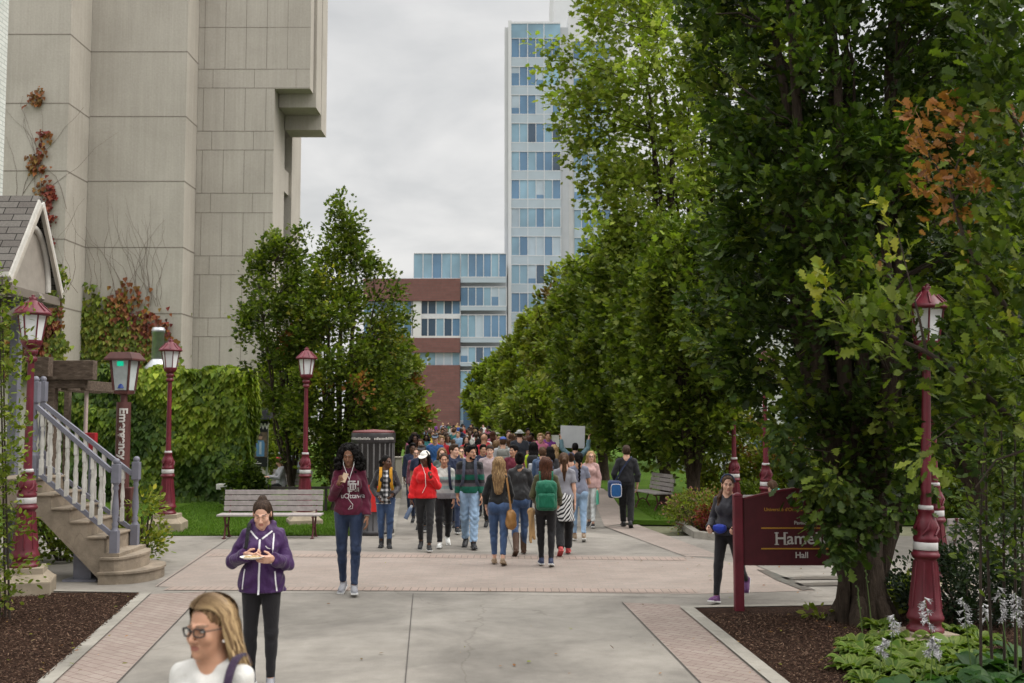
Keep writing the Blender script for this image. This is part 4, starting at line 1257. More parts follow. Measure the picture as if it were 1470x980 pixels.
def pergola():
    Y = 18.9; g = gy(72, Y)
    t = thing('pergola', 'weathered timber pergola beams on a brown post beside the stairs', 'pergola', (g.x, Y, 0)); O = Vector((g.x, Y, 0))
    m, nt, out = newmat('old_timber'); v = objcoord(nt, (.25, 1, 1)); n1 = noise(nt, v, 22, 6, .65, .5)
    c = ramp(nt, n1, [(.25, (.035, .024, .018)), (.55, (.115, .085, .065)), (.8, (.21, .17, .135))]); bsdf(nt, out, c, .85, 0, .2, bump(nt, n1, .6, .01))
    def bx(nm, x0, y0, x1, y1, Ya, th):
        a, b = at(x0, y1, Ya) - O, at(x1, y0, Ya) - O; mb = MB(); mb.box((a.x, a.y, a.z), (b.x, a.y + th, b.z), bev=.012); mb.build(nm, m, t)
    bx('beam', 52, 517, 134, 545, Y, .2); bx('beam', 44, 512, 70, 540, Y - .25, .2); bx('cross_beam', 44, 545, 122, 557, Y + .05, .14); bx('post', 62, 556, 78, 740, Y + .04, .18); bx('post', 88, 560, 99, 700, Y + 2.2, .15)
    # slats of the pergola running back
    for i in range(3):
        mb = MB(); a = at(60 + i * 28, 552, Y) - O; mb.box((a.x - .05, .1, a.z - .1), (a.x + .05, 2.6, a.z + .08), bev=.01); mb.build('rafter', m, t)
pergola()
mb = MB(); g = gy(118, 19.4); h = at(118, 557, 19.4).z; mb.tube([(0, 0, 0), (0, 0, h)], .035, 10)
o = thing('downpipe_post', 'thin pale pole with a red box standing behind the stairs', 'pole', tuple(g)); mb.build('pole', plain('pole_pale', (.45, .36, .33), .5), o)
mb = MB(); mb.box((.02, -.12, at(127, 646, 19.4).z), (.22, .02, at(127, 621, 19.4).z), bev=.015); mb.build('alarm_box', plain('box_red', (.32, .015, .025), .4), o)
mb = MB(); mb.box((.09, -.05, 0), (.17, .03, at(127, 646, 19.4).z), bev=.01); mb.build('box_leg', M_GREY, o)

# ------------------------------------------------------------------ the concrete tower block on the left
def boardconcrete():
    m, nt, out = newmat('board_concrete')
    v1 = objcoord(nt, (1, 1, .03)); v = objcoord(nt)
    n1 = noise(nt, v1, 4.0, 6, .7); n2 = noise(nt, v, .35, 5, .6, .5); n3 = noise(nt, v, 12, 5)
    n4 = noise(nt, objcoord(nt, (1, 1, .02)), 22, 3)
    c = ramp(nt, n2, [(.3, (.40, .367, .32)), (.7, (.48, .443, .39))])
    c = mix(nt, .4, c, ramp(nt, n1, [(.3, (.74, .73, .72)), (.62, (1, 1, 1))]), 'MULTIPLY')
    c = mix(nt, .15, c, ramp(nt, n4, [(.4, (.7, .7, .7)), (.6, (1, 1, 1))]), 'MULTIPLY')
    c = mix(nt, .25, c, ramp(nt, n3, [(.3, (.6, .6, .6)), (.7, (1, 1, 1))]), 'MULTIPLY')
    bsdf(nt, out, c, .9, 0, .2, bump(nt, n3, .3, .02)); return m
M_BC = boardconcrete()
def concrete_block():
    DA, DB, DC, DE = 40.0, 42.0, 43.5, 50.6
    X = lambda px, py, D: at(px, py, D).x
    xa0, xa1 = -26.0, X(88, 500, DA); xb1 = X(264, 300, DB); xc1 = X(391, 330, DC); xo = X(446, 60, DC)
    zs = at(400, 127, DC).z; TOP = 30.0
    t = thing('concrete_building', 'tall windowless concrete building with stepped fins and an overhanging top block', 'building', (xc1, DC, 0)); O = Vector((xc1, DC, 0))
    def bx(nm, lo, hi, mat=M_BC):
        mb = MB(); mb.box(tuple(Vector(lo) - O), tuple(Vector(hi) - O)); return mb.build(nm, mat, t)
    bx('fin', (xa0, DA, 0), (xa1, 60, TOP)); bx('fin', (xa1 + .01, DB, 0), (xb1, 60, TOP))
    D1, D2, D3 = 45.6, 47.0, 49.0
    bx('wing', (xb1 + .01, DC, 0), (xc1, D1, TOP)); bx('wing', (xb1 + .01, D1 + .01, 0), (xc1 - .6, D2, TOP)); bx('pier', (xb1 + .01, D2 + .01, 0), (xc1 + .03, D3, TOP)); bx('rear_wing', (xb1 + .01, D3 + .01, 0), (xc1 - 2.4, 60, TOP))
    zl = at(415, 235, D1).z
    bx('window_slot', (xc1 - .598, D1 + .05, zl), (xc1 - .57, D2 - .05, zs - .3), plain('dark_glass', (.02, .025, .03), .12, spec=.8))
    bx('window_slot', (xc1 - .598, D1 + .05, 4), (xc1 - .57, D2 - .05, zl - 1.2), MATS['dark_glass'])
    bx('lintel', (xc1 - .598, D1 + .011, zl - 1.1), (xc1 - .1, D2 - .001, zl - .1))
    # overhanging block: three slabs stepping down as they go back
    xs_ = [xo, X(462, 60, 45.4), X(470, 60, 46.7)]; zb = [zs, at(455, 165, 45.4).z, at(470, 197, 46.7).z]
    for k, (y0, y1) in enumerate(((DC - .004, 44.2), (44.25, 45.4), (45.45, 46.7))):
        bx('overhang_block', (xc1 + .002 if k == 0 else xc1 + .034, y0, zb[k]), (xs_[k], y1, TOP))
    # panel joints as recessed dark lines
    J = plain('joint_line', (.19, .165, .14), .9); mb = MB()
    def hl(px0, px1, py, D, w=.018, x0=None, x1=None):
        z = at((px0 + px1) / 2, py, D).z; a = X(px0, py, D) if x0 is None else x0; b = X(px1, py, D) if x1 is None else x1
        mb.box(tuple(Vector((a, D - .006, z - w)) - O), tuple(Vector((b, D + .01, z + w)) - O))
    def sl(x, y0, y1, z, w=.025): mb.box(tuple(Vector((x - .01, y0, z - w)) - O), tuple(Vector((x + .006, y1, z + w)) - O))
    for py in (49, 148, 245, 343, 441): hl(8, 100, py, DA, x0=xa0, x1=xa1); sl(xa1, DA, DB, at(100, py, DA).z)
    for py in (74, 167, 260, 355, 450, 540): hl(125, 262, py, DB, x0=xa1 + .01, x1=xb1); sl(xb1, DB, DC, at(260, py, DB).z)
    rows = [-50, -24, 39, 99, 126, 188, 215, 277, 305, 367, 394, 456, 483, 545]
    for py in rows: hl(0, 0, py, DC, .010, x0=xb1 + .01, x1=(xo if py < 127 else xc1))
    for i, (a, b) in enumerate(zip(rows[:-1], rows[1:])):
        za, zb = at(300, a, DC).z, at(300, b, DC).z; tall = (b - a) > 40
        x = xb1 + (.25 if tall else .62); st = .86 if tall else 1.72
        xe = xo if b <= 127 else xc1
        while x < xe - .15:
            mb.box(tuple(Vector((x - .008, DC - .0065, zb)) - O), tuple(Vector((x + .008, DC + .01, za)) - O)); x += st
    mb.build('panel_joint', J, t)
    mb = MB(); a, b = X(340, 200, DC), X(384, 200, DC)
    return t
concrete_block()
def chimney():
    Y = 34.5; g = gy(222, Y); t = thing('vent_pipe', 'shiny metal vent pipe rising above the ivy hedge', 'vent pipe', (g.x, Y, 0))
    za, zb = at(222, 527, Y).z, at(222, 470, Y).z
    st = plain('stainless', (.42, .43, .44), .42, .8, .2, 8)
    mb = MB(); mb.lathe([(.19, 0), (.19, zb - .18), (.21, zb - .17), (.21, zb - .05), (.185, zb - .04), (.185, zb), (0, zb)], n=20); mb.build('pipe', st, t)
    mb = MB(); mb.lathe([(.4, za - .1), (.4, za), (.2, za + .25)], n=20); mb.build('collar', st, t)
chimney()

# ------------------------------------------------------------------ glass and brick buildings at the end of the walk
def glassm(name, c, rough=.08):
    if name in MATS: return MATS[name]
    m, nt, out = newmat(name); n = noise(nt, objcoord(nt), .25, 3, .5)
    cc = ramp(nt, n, [(.3, tuple(x * .75 for x in c)), (.7, tuple(min(1, x * 1.2) for x in c))])
    p = bsdf(nt, out, cc, rough, 0.0, .7); p.inputs['Coat Weight'].default_value = .3
    MATS[name] = m; return m
GL = [glassm('glass_blue', (.10, .20, .32)), glassm('glass_pale', (.20, .33, .42)), glassm('glass_blind', (.36, .44, .50), .3), glassm('glass_dark', (.04, .075, .12)), plain('mullion', (.58, .59, .6), .4)]
M_SPAN = plain('spandrel', (.36, .425, .47), .35, var=.06, vscale=.5)
M_SPAN2 = plain('spandrel_grey', (.38, .40, .42), .4, var=.06, vscale=.5)
def curtain(t, O, x0, x1, Y, z_floors, zt, wfrac, bays, seed, blind=.4, span=None, mb_off=0):
    """one facade: each floor a window band with panes and mullions, and a spandrel below"""
    r = random.Random(seed)
    for z0, z1 in z_floors:
        h = z1 - z0; zm = z0 + h * (1 - wfrac)
        mb = MB()
        mb.box(tuple(Vector((x0, Y - .02, z0 + .06)) - O), tuple(Vector((x1, Y + .2, zm)) - O))
        w = (x1 - x0) / 3
        mb.build('spandrel', span or M_SPAN, t)
        mb = MB(); n = bays; lastm = 0
        for i in range(n):
            a = x0 + (x1 - x0) * i / n; b = x0 + (x1 - x0) * (i + 1) / n
            k = r.random(); mi = 2 if k < blind * .3 else 1 if k < blind else 0 if k < .95 else 3
            zt_ = z1 if mi != 2 else zm + (z1 - zm) * 1
            if mi == 2 and r.random() < .6:
                zc = zm + (z1 - zm) * r.uniform(.2, .7)
                mb.box(tuple(Vector((a + .04, Y + .06, zm)) - O), tuple(Vector((b - .04, Y + .1, zc)) - O), 0); mb.box(tuple(Vector((a + .04, Y + .06, zc)) - O), tuple(Vector((b - .04, Y + .1, z1)) - O), 2)
            else: mb.box(tuple(Vector((a + .04, Y + .06, zm)) - O), tuple(Vector((b - .04, Y + .1, z1)) - O), mi)
            mb.box(tuple(Vector((b - .045, Y - .03, zm)) - O), tuple(Vector((b + .045, Y + .15, z1)) - O), 4)
        mb.box(tuple(Vector((x0, Y - .05, z1 - .02)) - O), tuple(Vector((x1, Y + .2, z1 + .06)) - O), 4)
        mb.box(tuple(Vector((x0, Y - .04, zm - .05)) - O), tuple(Vector((x1, Y + .18, zm + .05)) - O), 4)
        mb.build('window_band', GL, t)
def tower():
    Y = 150.0
    X = lambda px: at(px, 600, Y).x; Z = lambda py: at(760, py, Y).z
    x0, x1 = X(734), X(806); t = thing('office_tower', 'tall pale glass office tower rising behind the trees', 'tower', (x0, Y, 0)); O = Vector((x0, Y, 0))
    core = plain('tower_panel', (.55, .56, .56), .5, var=.05, vscale=.4)
    mb = MB(); mb.box((.02, .12, 0), (x1 - x0 - .02, 24, Z(32))); mb.build('core', M_SPAN2, t)
    mb = MB(); mb.box((X(724) - x0, .8, 0), (-.3, 23, Z(36))); mb.box((-.45, -.25, 0), (0, .6, Z(30))); mb.build('side_wall', core, t)
    ys = [32 + 27.55 * i for i in range(22)]
    fl = [(Z(b), Z(a)) for a, b in zip(ys[:-1], ys[1:])]
    ys = [32, 55] + [55 + 40.6 * i for i in range(1, 15)]
    fl = [(Z(b), Z(a)) for a, b in zip(ys[1:-1], ys[2:]) if b < 640]
    curtain(t, O, x0, x1, Y, fl, 0, .68, 6, 5, .6)
    mb = MB(); mb.box((0, -.03, Z(55) + .07), (x1 - x0, .1, Z(34))); mb.build('parapet_glass', [GL[1]], t)
    mb = MB()
    for i in range(1, 3): mb.box(((x1 - x0) * i / 3 - .05, -.06, 0), ((x1 - x0) * i / 3 + .05, .1, Z(32)))
    mb.box((-.02, -.1, Z(34)), (x1 - x0, .3, Z(31))); mb.build('mullion', [GL[4]], t)
    # grey pier and the second pale wing
    mb = MB(); mb.box((x1 - x0, .3, 0), (X(818) - x0, 20, Z(38))); mb.build('pier', M_SPAN2, t)
    w0, w1 = X(818.5), X(905); mb = MB(); mb.box((w0 - x0, 1.3, 0), (w1 - x0, 22, Z(12))); mb.build('wing', core, t)
    curtain(t, O, X(826), X(880), Y + 1.1, fl, 0, .66, 5, 9, .4)
    # higher rear block
    Y2 = Y + 10; mb = MB(); mb.box((at(795, 0, Y2).x - x0, 10, 0), (at(900, 0, Y2).x - x0, 30, at(800, -60, Y2).z)); mb.build('rear_block', core, t)
    zz = [(at(800, b, Y2).z, at(800, a, Y2).z) for a, b in ((-60, -22), (-22, 16), (16, 54))]
    curtain(t, O, at(828, 0, Y2).x, at(880, 0, Y2).x, Y2 - .3, zz, 0, .5, 4, 3, .5)
tower()
def hall():
    Y = 140.0
    X = lambda px, D=Y: at(px, 600, D).x; Z = lambda py, D=Y: at(650, py, D).z
    x0, x1, x2 = X(520), X(660), X(727); t = thing('glass_hall', 'low university building of brown brick bands beside a blue glass front', 'building', (x0, Y, 0)); O = Vector((x0, Y, 0))
    bm = brickwall('hall_brick', (.19, .092, .08), (.16, .078, .068), (.14, .09, .08), 1.2, .32, .03)
    wh = plain('hall_white', (.60, .60, .58), .5, var=.08, vscale=.5)
    mb = MB(); mb.box((.02, 1.0, 0), (x1 - x0 - .02, 30, Z(403))); mb.build('core', M_SPAN2, t); mb = MB(); mb.box((x1 - x0 - .01, 1.01, 0), (x2 - x0 - .02, 30, Z(364))); mb.build('core', M_SPAN2, t)
    for a, b, l in ((432, 400, 520), (506, 485, 520), (640, 524, 520)):
        mb = MB(); mb.box((X(l) - x0, -.3, max(0, Z(a))), (x1 - x0, .9, Z(b))); o = mb.build('brick_band', bm, t); uv_planar(o, (1, 0, 0), (0, 0, 1))
    # glazed recesses between the brick bands
    r = random.Random(4)
    for a, b in ((485, 432), (524, 506)):
        mb = MB(); n = 12; xa = X(520)
        for i in range(n):
            p, q = xa + (x1 - xa) * i / n, xa + (x1 - xa) * (i + 1) / n
            mi = r.choice((3, 0, 0, 1, 3)) if b == 432 else r.choice((1, 2))
            mb.box((p - x0 + .05, .3, Z(a)), (q - x0 - .05, .4, Z(b)), mi); mb.box((q - x0 - .06, .22, Z(a)), (q - x0 + .06, .45, Z(b)), 4)
        if b == 432: mb.box((0, .2, Z(457)), (x1 - x0, .3, Z(450)), 4)
        mb.build('window_band', GL, t)
    mb = MB(); mb.box((X(592) - x0, -.1, Z(485)), (X(604) - x0, .5, Z(432))); mb.box((X(575) - x0, -.12, Z(485) + .02), (x1 - x0, .1, Z(482)));  mb.build('pillar', wh, t)
    # glass front right
    fl = [(Z(b), Z(a)) for a, b in ((364, 406), (412, 446), (452, 492), (498, 526), (532, 566), (572, 612))]
    curtain(t, O, x1 + .05, x2, Y, fl, 0, .8, 6, 21, .3)
    mb = MB(); mb.box((x1 - x0 + .5, -1.0, 0), (x2 - x0, -.9, Z(575))); mb.build('entrance_shade', [GL[3]], t)
    # upper set-back storey
    mb = MB(); mb.box((X(592) - x0, .5, Z(400)), (x1 - x0 + .04, 12, Z(364))); mb.build('upper_core', M_SPAN2, t)
    curtain(t, O, X(592), x1, Y + .4, [(Z(402), Z(363))], 0, .92, 5, 33, .8)
    mb = MB(); mb.box((X(665) - x0, 4, Z(364)), (X(718) - x0, 9, Z(357))); mb.build('roof_plant', plain('plant_blue', (.09, .16, .34), .5), t)
hall()
def white_house():
    Y = 46.0
    X = lambda px: at(px, 600, Y).x; Z = lambda py: at(1100, py, Y).z
    x0 = X(985); t = thing('clapboard_house', 'white clapboard house glimpsed between the right-hand oaks', 'house', (x0, Y, 0))
    m, nt, out = newmat('clapboard'); v = objcoord(nt); w = nt.nodes.new('ShaderNodeTexWave'); w.wave_profile = 'SAW'; w.bands_direction = 'Z'; nt.links.new(v, w.inputs[0]); w.inputs['Scale'].default_value = 1.6
    c = ramp(nt, w.outputs['Fac'], [(0.0, (.38, .385, .38)), (.12, (.62, .63, .62)), (1, (.66, .66, .65))]); bsdf(nt, out, c, .6, 0, .3, bump(nt, w.outputs['Fac'], .5, .03))
    mb = MB(); mb.box((0, 0, 0), (X(1240) - x0, 10, Z(440))); mb.build('wall', m, t)
    def win(a, b, c, d, k=0):
        f = MB(); f.box((X(a) - x0 - .08, -.06, Z(d) - .08), (X(b) - x0 + .08, -.003, Z(c) + .08)); f = f.build('window', plain('frame_green', (.06, .11, .09), .5), t)
        g = MB(); g.box((X(a) - x0, -.075, Z(d)), (X(b) - x0, -.062, Z(c))); g.build('pane', GL[3], f)
    win(1084, 1110, 606, 660); win(1040, 1052, 606, 640); win(1010, 1030, 560, 600); win(1130, 1156, 560, 640)
    mb = MB(); mb.add([(-.4, -.6, Z(440)), (X(1240) - x0 + .4, -.6, Z(440)), (X(1240) - x0 + .4, 5, Z(350)), (-.4, 5, Z(350)), (-.4, 10.6, Z(440)), (X(1240) - x0 + .4, 10.6, Z(440))], [(0, 1, 2, 3), (3, 2, 5, 4)]); mb.build('roof', plain('roof_grey', (.1, .1, .105), .8), t)
white_house()
def brick_block():
    Y = 52.0; x0 = at(1360, 600, Y).x
    t = thing('stone_building', 'dark grey stone building seen through the leaves at far right', 'building', (x0, Y, 0))
    mb = MB(); mb.box((0, 0, 0), (22, 12, 16)); o = mb.build('wall', brickwall('dark_stone', (.10, .095, .09), (.075, .072, .07), (.05, .05, .05), .6, .3, .02), t); uv_planar(o, (1, 0, 0), (0, 0, 1))
    for i in range(5):
        for z in (1.5, 5.5, 9.5):
            f = MB(); f.box((1.2 + i * 4, -.05, z), (2.8 + i * 4, -.003, z + 2.2)); f = f.build('window', MATS['mullion'], t); g = MB(); g.box((1.3 + i * 4, -.07, z + .1), (2.7 + i * 4, -.052, z + 2.1)); g.build('pane', GL[3], f)
brick_block()

# ------------------------------------------------------------------ benches, column, posters and small furniture
M_SLAT = plain('bench_wood_grey', (.35, .315, .305), .75, var=.2, vscale=9)
M_IRON = plain('iron_burgundy', (.085, .018, .022), .5)
def bench(label, loc, rz, w=1.95, group='wooden benches'):
    t = thing('bench', label, 'bench', loc, rz, group)
    mb = MB()
    for i in range(4):
        z = .49 + i * .105; y = .24 + i * .022; mb.box((-w / 2, y, z), (w / 2, y + .035, z + .09), bev=.006)
    mb.build('backrest', M_SLAT, t)
    mb = MB()
    for i in range(4): y = -.22 + i * .115; mb.box((-w / 2 - .03, y, .425), (w / 2 + .03, y + .098, .46), bev=.006)
    mb.build('seat', M_SLAT, t)
    for x in (-w / 2 + .12, w / 2 - .12):
        mb = MB()
        mb.tube([(x, -.2, 0), (x, -.1, .2), (x, -.16, .42)], .02, 6); mb.tube([(x, .22, 0), (x, .1, .2), (x, .2, .42), (x, .26, .52), (x, .35, .9)], .02, 6)
        mb.tube([(x, -.1, .2), (x, 0, .25), (x, .1, .2)], .018, 6); mb.tube([(x, -.22, .405), (x, .24, .405)], .018, 6)
        mb.box((x - .03, -.25, 0), (x + .03, -.15, .02)); mb.box((x - .03, .17, 0), (x + .03, .27, .02))
        mb.build('leg', M_IRON, t)
    return t
g = gy(388, 20.9); bench('weathered grey bench facing the crossing in front of the lawn', (g.x, 20.9, 0), R(1), 1.92)
g = gy(412, 29.0); bench('bench on the lawn with a seated person in grey', (g.x - .1, 29.0, .0), R(-35), 1.5)
g = gy(936, 27.3); bench('bench side-on under the right-hand oaks by the lawn', (g.x, 27.3, .0), R(-75), 1.5)
g = gy(1425, 15.6); bench('bench half hidden by leaves behind the hostas', (g.x, 15.6, 0), R(188), 1.7)
def column():
    Y = 21.6; g = gy(535, Y); t = thing('poster_column', 'dark ribbed waste column with red panel and white lettered band', 'waste column', (g.x, Y, 0)); r = .42
    z = lambda py: at(535, py, Y).z
    dk = plain('column_dark', (.035, .032, .034), .4, var=.3); rb = plain('column_rib', (.17, .165, .165), .35, .3, .25); rd = plain('column_red', (.52, .02, .018), .45)
    mb = MB(); mb.lathe([(r * .97, 0), (r * 1.02, .02), (r * 1.02, .08), (r * .96, .09), (r * .96, z(718)), (r * .96, z(636)), (r, z(635))], n=32); mb.build('drum', dk, t)
    mb = MB(); mb.lathe([(r * 1.03, z(635)), (r * 1.05, z(634)), (r * 1.05, z(622)), (r * 1.03, z(621))], n=32); mb.build('lettered_band', dk, t)
    mb = MB(); mb.lathe([(r * 1.0, z(621)), (r * 1.04, z(621) + .005), (r * .95, z(618)), (.0, z(616))], n=32); mb.build('lid', plain('column_lid', (.14, .04, .04), .5), t)
    mb = MB()
    for i in range(22):
        a = 2 * math.pi * i / 22; mb.tube([(math.cos(a) * r * .97, math.sin(a) * r * .97, z(684)), (math.cos(a) * r * .97, math.sin(a) * r * .97, z(636))], .018, 6)
    mb.build('rib', rb, t)
    mb = MB(); n = 10
    A = [(-math.pi / 2 - .95 + 1.9 * i / n) for i in range(n + 1)]
    v = []
    for a in A: v += [(math.cos(a) * r * 1.0, math.sin(a) * r * 1.0, z(732)), (math.cos(a) * r * 1.0, math.sin(a) * r * 1.0, z(694))]
    mb.add(v, [(2 * i, 2 * i + 2, 2 * i + 3, 2 * i + 1) for i in range(n)], smooth=True); mb.build('red_panel', rd, t)
    # white lettering on the band (too small in the photograph to make out)
    mb = MB(); rr = random.Random(2); a = -math.pi / 2 - 1.25
    while a < -math.pi / 2 + 1.25:
        w = rr.uniform(.025, .06)
        if not (-.05 < a + math.pi / 2 < .12):
            z0 = z(630.5); hh = .05 if rr.random() < .5 else .035
            mb.add([(math.cos(q) * r * 1.056, math.sin(q) * r * 1.056, zz) for q, zz in ((a, z0), (a + w, z0), (a + w, z0 + hh), (a, z0 + hh))], [(0, 1, 2, 3)])
        a += w + .022
    mb.build('lettering', MATS['sign_white'], t)
    mb = MB()
    for i in range(22):
        a = 2 * math.pi * i / 22; mb.tube([(math.cos(a) * r * .965, math.sin(a) * r * .965, .1), (math.cos(a) * r * .965, math.sin(a) * r * .965, z(736))], .01, 5)
    mb.build('lower_rib', dk, t)
column()
def poster():
    Y = 36.0; g = gy(370, Y); t = thing('poster_panel', 'black poster panel with two figures beside the ivy hedge', 'poster stand', (g.x, Y, 0)); O = Vector((g.x, Y, 0))
    X = lambda px: at(px, 640, Y).x - g.x; Z = lambda py: at(370, py, Y).z
    bk = plain('poster_black', (.012, .013, .014), .4)
    mb = MB(); mb.box((X(352), 0, Z(670)), (X(384), .12, Z(604))); mb.build('panel', bk, t)
    mb = MB(); mb.box((X(348), -.25, Z(602)), (X(389), .4, Z(592))); mb.box((X(362), -.05, Z(592)), (X(382), .2, Z(586))); mb.build('canopy', plain('canopy_dark', (.03, .03, .035), .5), t)
    for px in (374, 383): mb = MB(); mb.box((X(px) - .03, .02, 0), (X(px) + .03, .1, Z(604))); mb.build('post', M_METAL, t)
    mb = MB(); mb.box((X(353), -.012, Z(656)), (X(383.5), -.002, Z(620))); mb.build('photo', plain('poster_photo', (.10, .075, .05), .4, var=.5, vscale=9), t)
    def fig(px, c, inner, nm):
        s = .001
        x = X(px); w = .13
        mb = MB(); pts = [(x - w, Z(655)), (x + w, Z(655)), (x + w * 1.1, Z(637)), (x + w * .8, Z(632)), (x - w * .8, Z(632)), (x - w * 1.1, Z(637))]
        mb.prism([(a, -.016, b) for a, b in pts], (0, .004, 0), 0)
        mb.prism([(a, -.02, b) for a, b in [(x - .04, Z(652)), (x + .04, Z(652)), (x + .035, Z(634)), (x - .035, Z(634))]], (0, .004, 0), 1)
        mb.prism([(x + .065 * math.cos(q), -.02, Z(627) + .085 * math.sin(q)) for q in [2 * math.pi * i / 14 for i in range(14)]], (0, .004, 0), 2)
        mb.prism([(x + .07 * math.cos(q), -.022, Z(626) + .09 * math.sin(q)) for q in [math.pi * i / 8 for i in range(9)]], (0, .002, 0), 3)
        mb.build(nm, [c, inner, plain('poster_skin', (.32, .2, .14)), plain('poster_hair', (.04, .03, .025))], t)
    fig(361, plain('poster_navy', (.03, .045, .09)), plain('poster_red', (.42, .03, .05)), 'printed_figure'); fig(374, plain('poster_denim', (.07, .17, .30)), plain('poster_pale', (.3, .36, .42)), 'printed_figure')
    text_mesh('NOW', .26, front_text_matrix((X(371), -.004, Z(612))), MATS['sign_white'], 'lettering', t, .003, offset=.012)
    mb = MB(); mb.box((X(354), -.006, Z(663)), (X(371), -.002, Z(662))); mb.box((X(354), -.006, Z(665.5)), (X(376), -.002, Z(664.5))); mb.build('caption', MATS['sign_white'], t)
poster()
def path_light(label, px, py, h):
    g = G(px, py); t = thing('path_light', label, 'path light', tuple(g)); mb = MB(); mb.tube([(0, 0, 0), (0, 0, h - .15)], .05, 8); mb.build('stem', plain('light_black', (.02, .02, .02), .5), t)
    mb = MB(); mb.box((-.2, -.12, h - .15), (.2, .12, h), bev=.02); mb.build('head', MATS['paint_offwhite'], t)
path_light('small white box path light in front of the ivy hedge', 322, 724, .55)
# low stone curb pieces and rails on the far lawn
def low_rail():
    g = gy(415, 26.6); t = thing('low_rail', 'low dark rail with stone block crossing the lawn behind the bench', 'rail', (g.x, 26.6, 0)); mb = MB()
    mb.box((-.9, -.04, .56), (1.0, .04, .62)); mb.build('bar', plain('rail_dark', (.05, .04, .035), .6), t)
    mb = MB(); mb.box((-.9, -.1, .0), (-.35, .1, .3), bev=.02); mb.build('block', plain('block_brown', (.16, .13, .10), .8), t)
    for x in (-.8, .9): mb = MB(); mb.box((x - .03, -.03, 0), (x + .03, .03, .56)); mb.build('post', MATS['rail_dark'], t)
low_rail()
def banner():
    Y = 30.5; a = at(1041, 640, Y); b = at(1052, 606, Y)
    t = thing('banner_sign', 'small red banner sign with white panels beside the lamp post', 'banner', (a.x, Y, 0)); mb = MB(); mb.box((0, 0, a.z), (b.x - a.x, .04, b.z)); mb.build('cloth', plain('banner_red', (.36, .015, .03), .6), t)
    mb = MB(); h = b.z - a.z
    for f in (.12, .42, .72): mb.box((.04, -.006, a.z + h * f), (b.x - a.x - .04, -.002, a.z + h * (f + .17)))
    mb.build('white_panel', MATS['sign_white'], t); mb = MB(); mb.tube([(-.03, .02, 0), (-.03, .02, b.z + .1)], .03, 8); mb.build('post', M_METAL, t)
banner()
def fence():
    Y = 30.0; a = at(1330, 690, Y)
    t = thing('blue_railing', 'dark blue tubular railing beyond the shrubs at right', 'railing', (a.x, Y, 0)); m = plain('rail_blue', (.05, .07, .12), .4); L = 7
    for z in (.35, .7, 1.05): mb = MB(); mb.tube([(0, 0, z), (L, 0, z)], .025, 8); mb.build('bar', m, t)
    for i in range(6): mb = MB(); mb.tube([(L * i / 5, 0, 0), (L * i / 5, 0, 1.07)], .03, 8); mb.build('post', m, t)
fence()
def signs():
    for lab, px, py, w, h, Y, col in (('small white notice board on two legs among the far shrubs', 793, 633, .55, .5, 45, (.6, .6, .58)), ('small brown wooden sign on a thin pole above the crowd', 756, 629, .5, .2, 50, (.38, .22, .13))):
        c = at(px, py, Y); t = thing('small_sign', lab, 'sign', (c.x, Y, 0)); mb = MB(); mb.box((-w / 2, -.02, c.z - h / 2), (w / 2, .02, c.z + h / 2), bev=.005); mb.build('board', plain('board_%d' % px, col), t)
        mb = MB(); mb.tube([(0, .05, 0), (0, .05, c.z + h * (1.2 if px == 756 else .4))], .035, 8); mb.build('post', M_METAL, t)
    for px, Y, lab in ((572, 31, 'pale wooden post at the lawn edge left of the crowd'),):
        g = gy(px, Y); t = thing('bollard', lab, 'post', tuple(g)); mb = MB(); mb.box((-.09, -.09, 0), (.09, .09, 1.15), bev=.015); mb.build('shaft', plain('post_pale', (.42, .38, .32), .7), t); mb = MB(); mb.box((-.11, -.11, 1.15), (.11, .11, 1.2), bev=.01); mb.build('cap', MATS['post_pale'], t)
signs()
# ------------------------------------------------------------------ vegetation
def leafmat(name, rough=.5, trans=.33):
    m, nt, out = newmat(name)
    a = nt.nodes.new('ShaderNodeAttribute'); a.attribute_name = 'tint'
    p = nt.nodes.new('ShaderNodeBsdfPrincipled'); nt.links.new(a.outputs['Color'], p.inputs['Base Color'])
    p.inputs['Roughness'].default_value = rough; p.inputs['Specular IOR Level'].default_value = .2
    tr = nt.nodes.new('ShaderNodeBsdfTranslucent'); g = nt.nodes.new('ShaderNodeMix'); g.data_type = 'RGBA'; g.blend_type = 'MULTIPLY'
    g.inputs[0].default_value = 1; nt.links.new(a.outputs['Color'], g.inputs[6]); g.inputs[7].default_value = (1.3, 1.5, .5, 1); nt.links.new(g.outputs[2], tr.inputs[0])
    mx = nt.nodes.new('ShaderNodeMixShader'); mx.inputs[0].default_value = trans
    nt.links.new(p.outputs[0], mx.inputs[1]); nt.links.new(tr.outputs[0], mx.inputs[2]); nt.links.new(mx.outputs[0], out.inputs[0])
    return m
M_LEAF = leafmat('foliage')
def barkmat(name, col):
    m, nt, out = newmat(name); v = objcoord(nt, (1, 1, .16)); n1 = noise(nt, v, 26, 6, .7, .6); n2 = noise(nt, objcoord(nt), 3, 4)
    c = ramp(nt, n1, [(.3, tuple(x * .35 for x in col)), (.6, col), (.8, tuple(x * 1.7 for x in col))])
    c = mix(nt, .4, c, ramp(nt, n2, [(.3, (.6, .62, .55)), (.7, (1, 1, 1))]), 'MULTIPLY')
    bsdf(nt, out, c, .95, 0, .15, bump(nt, n1, 1.0, .04)); return m
M_BARK = barkmat('bark_oak', (.075, .055, .042))
M_TWIG = plain('twig_brown', (.045, .032, .024), .9)

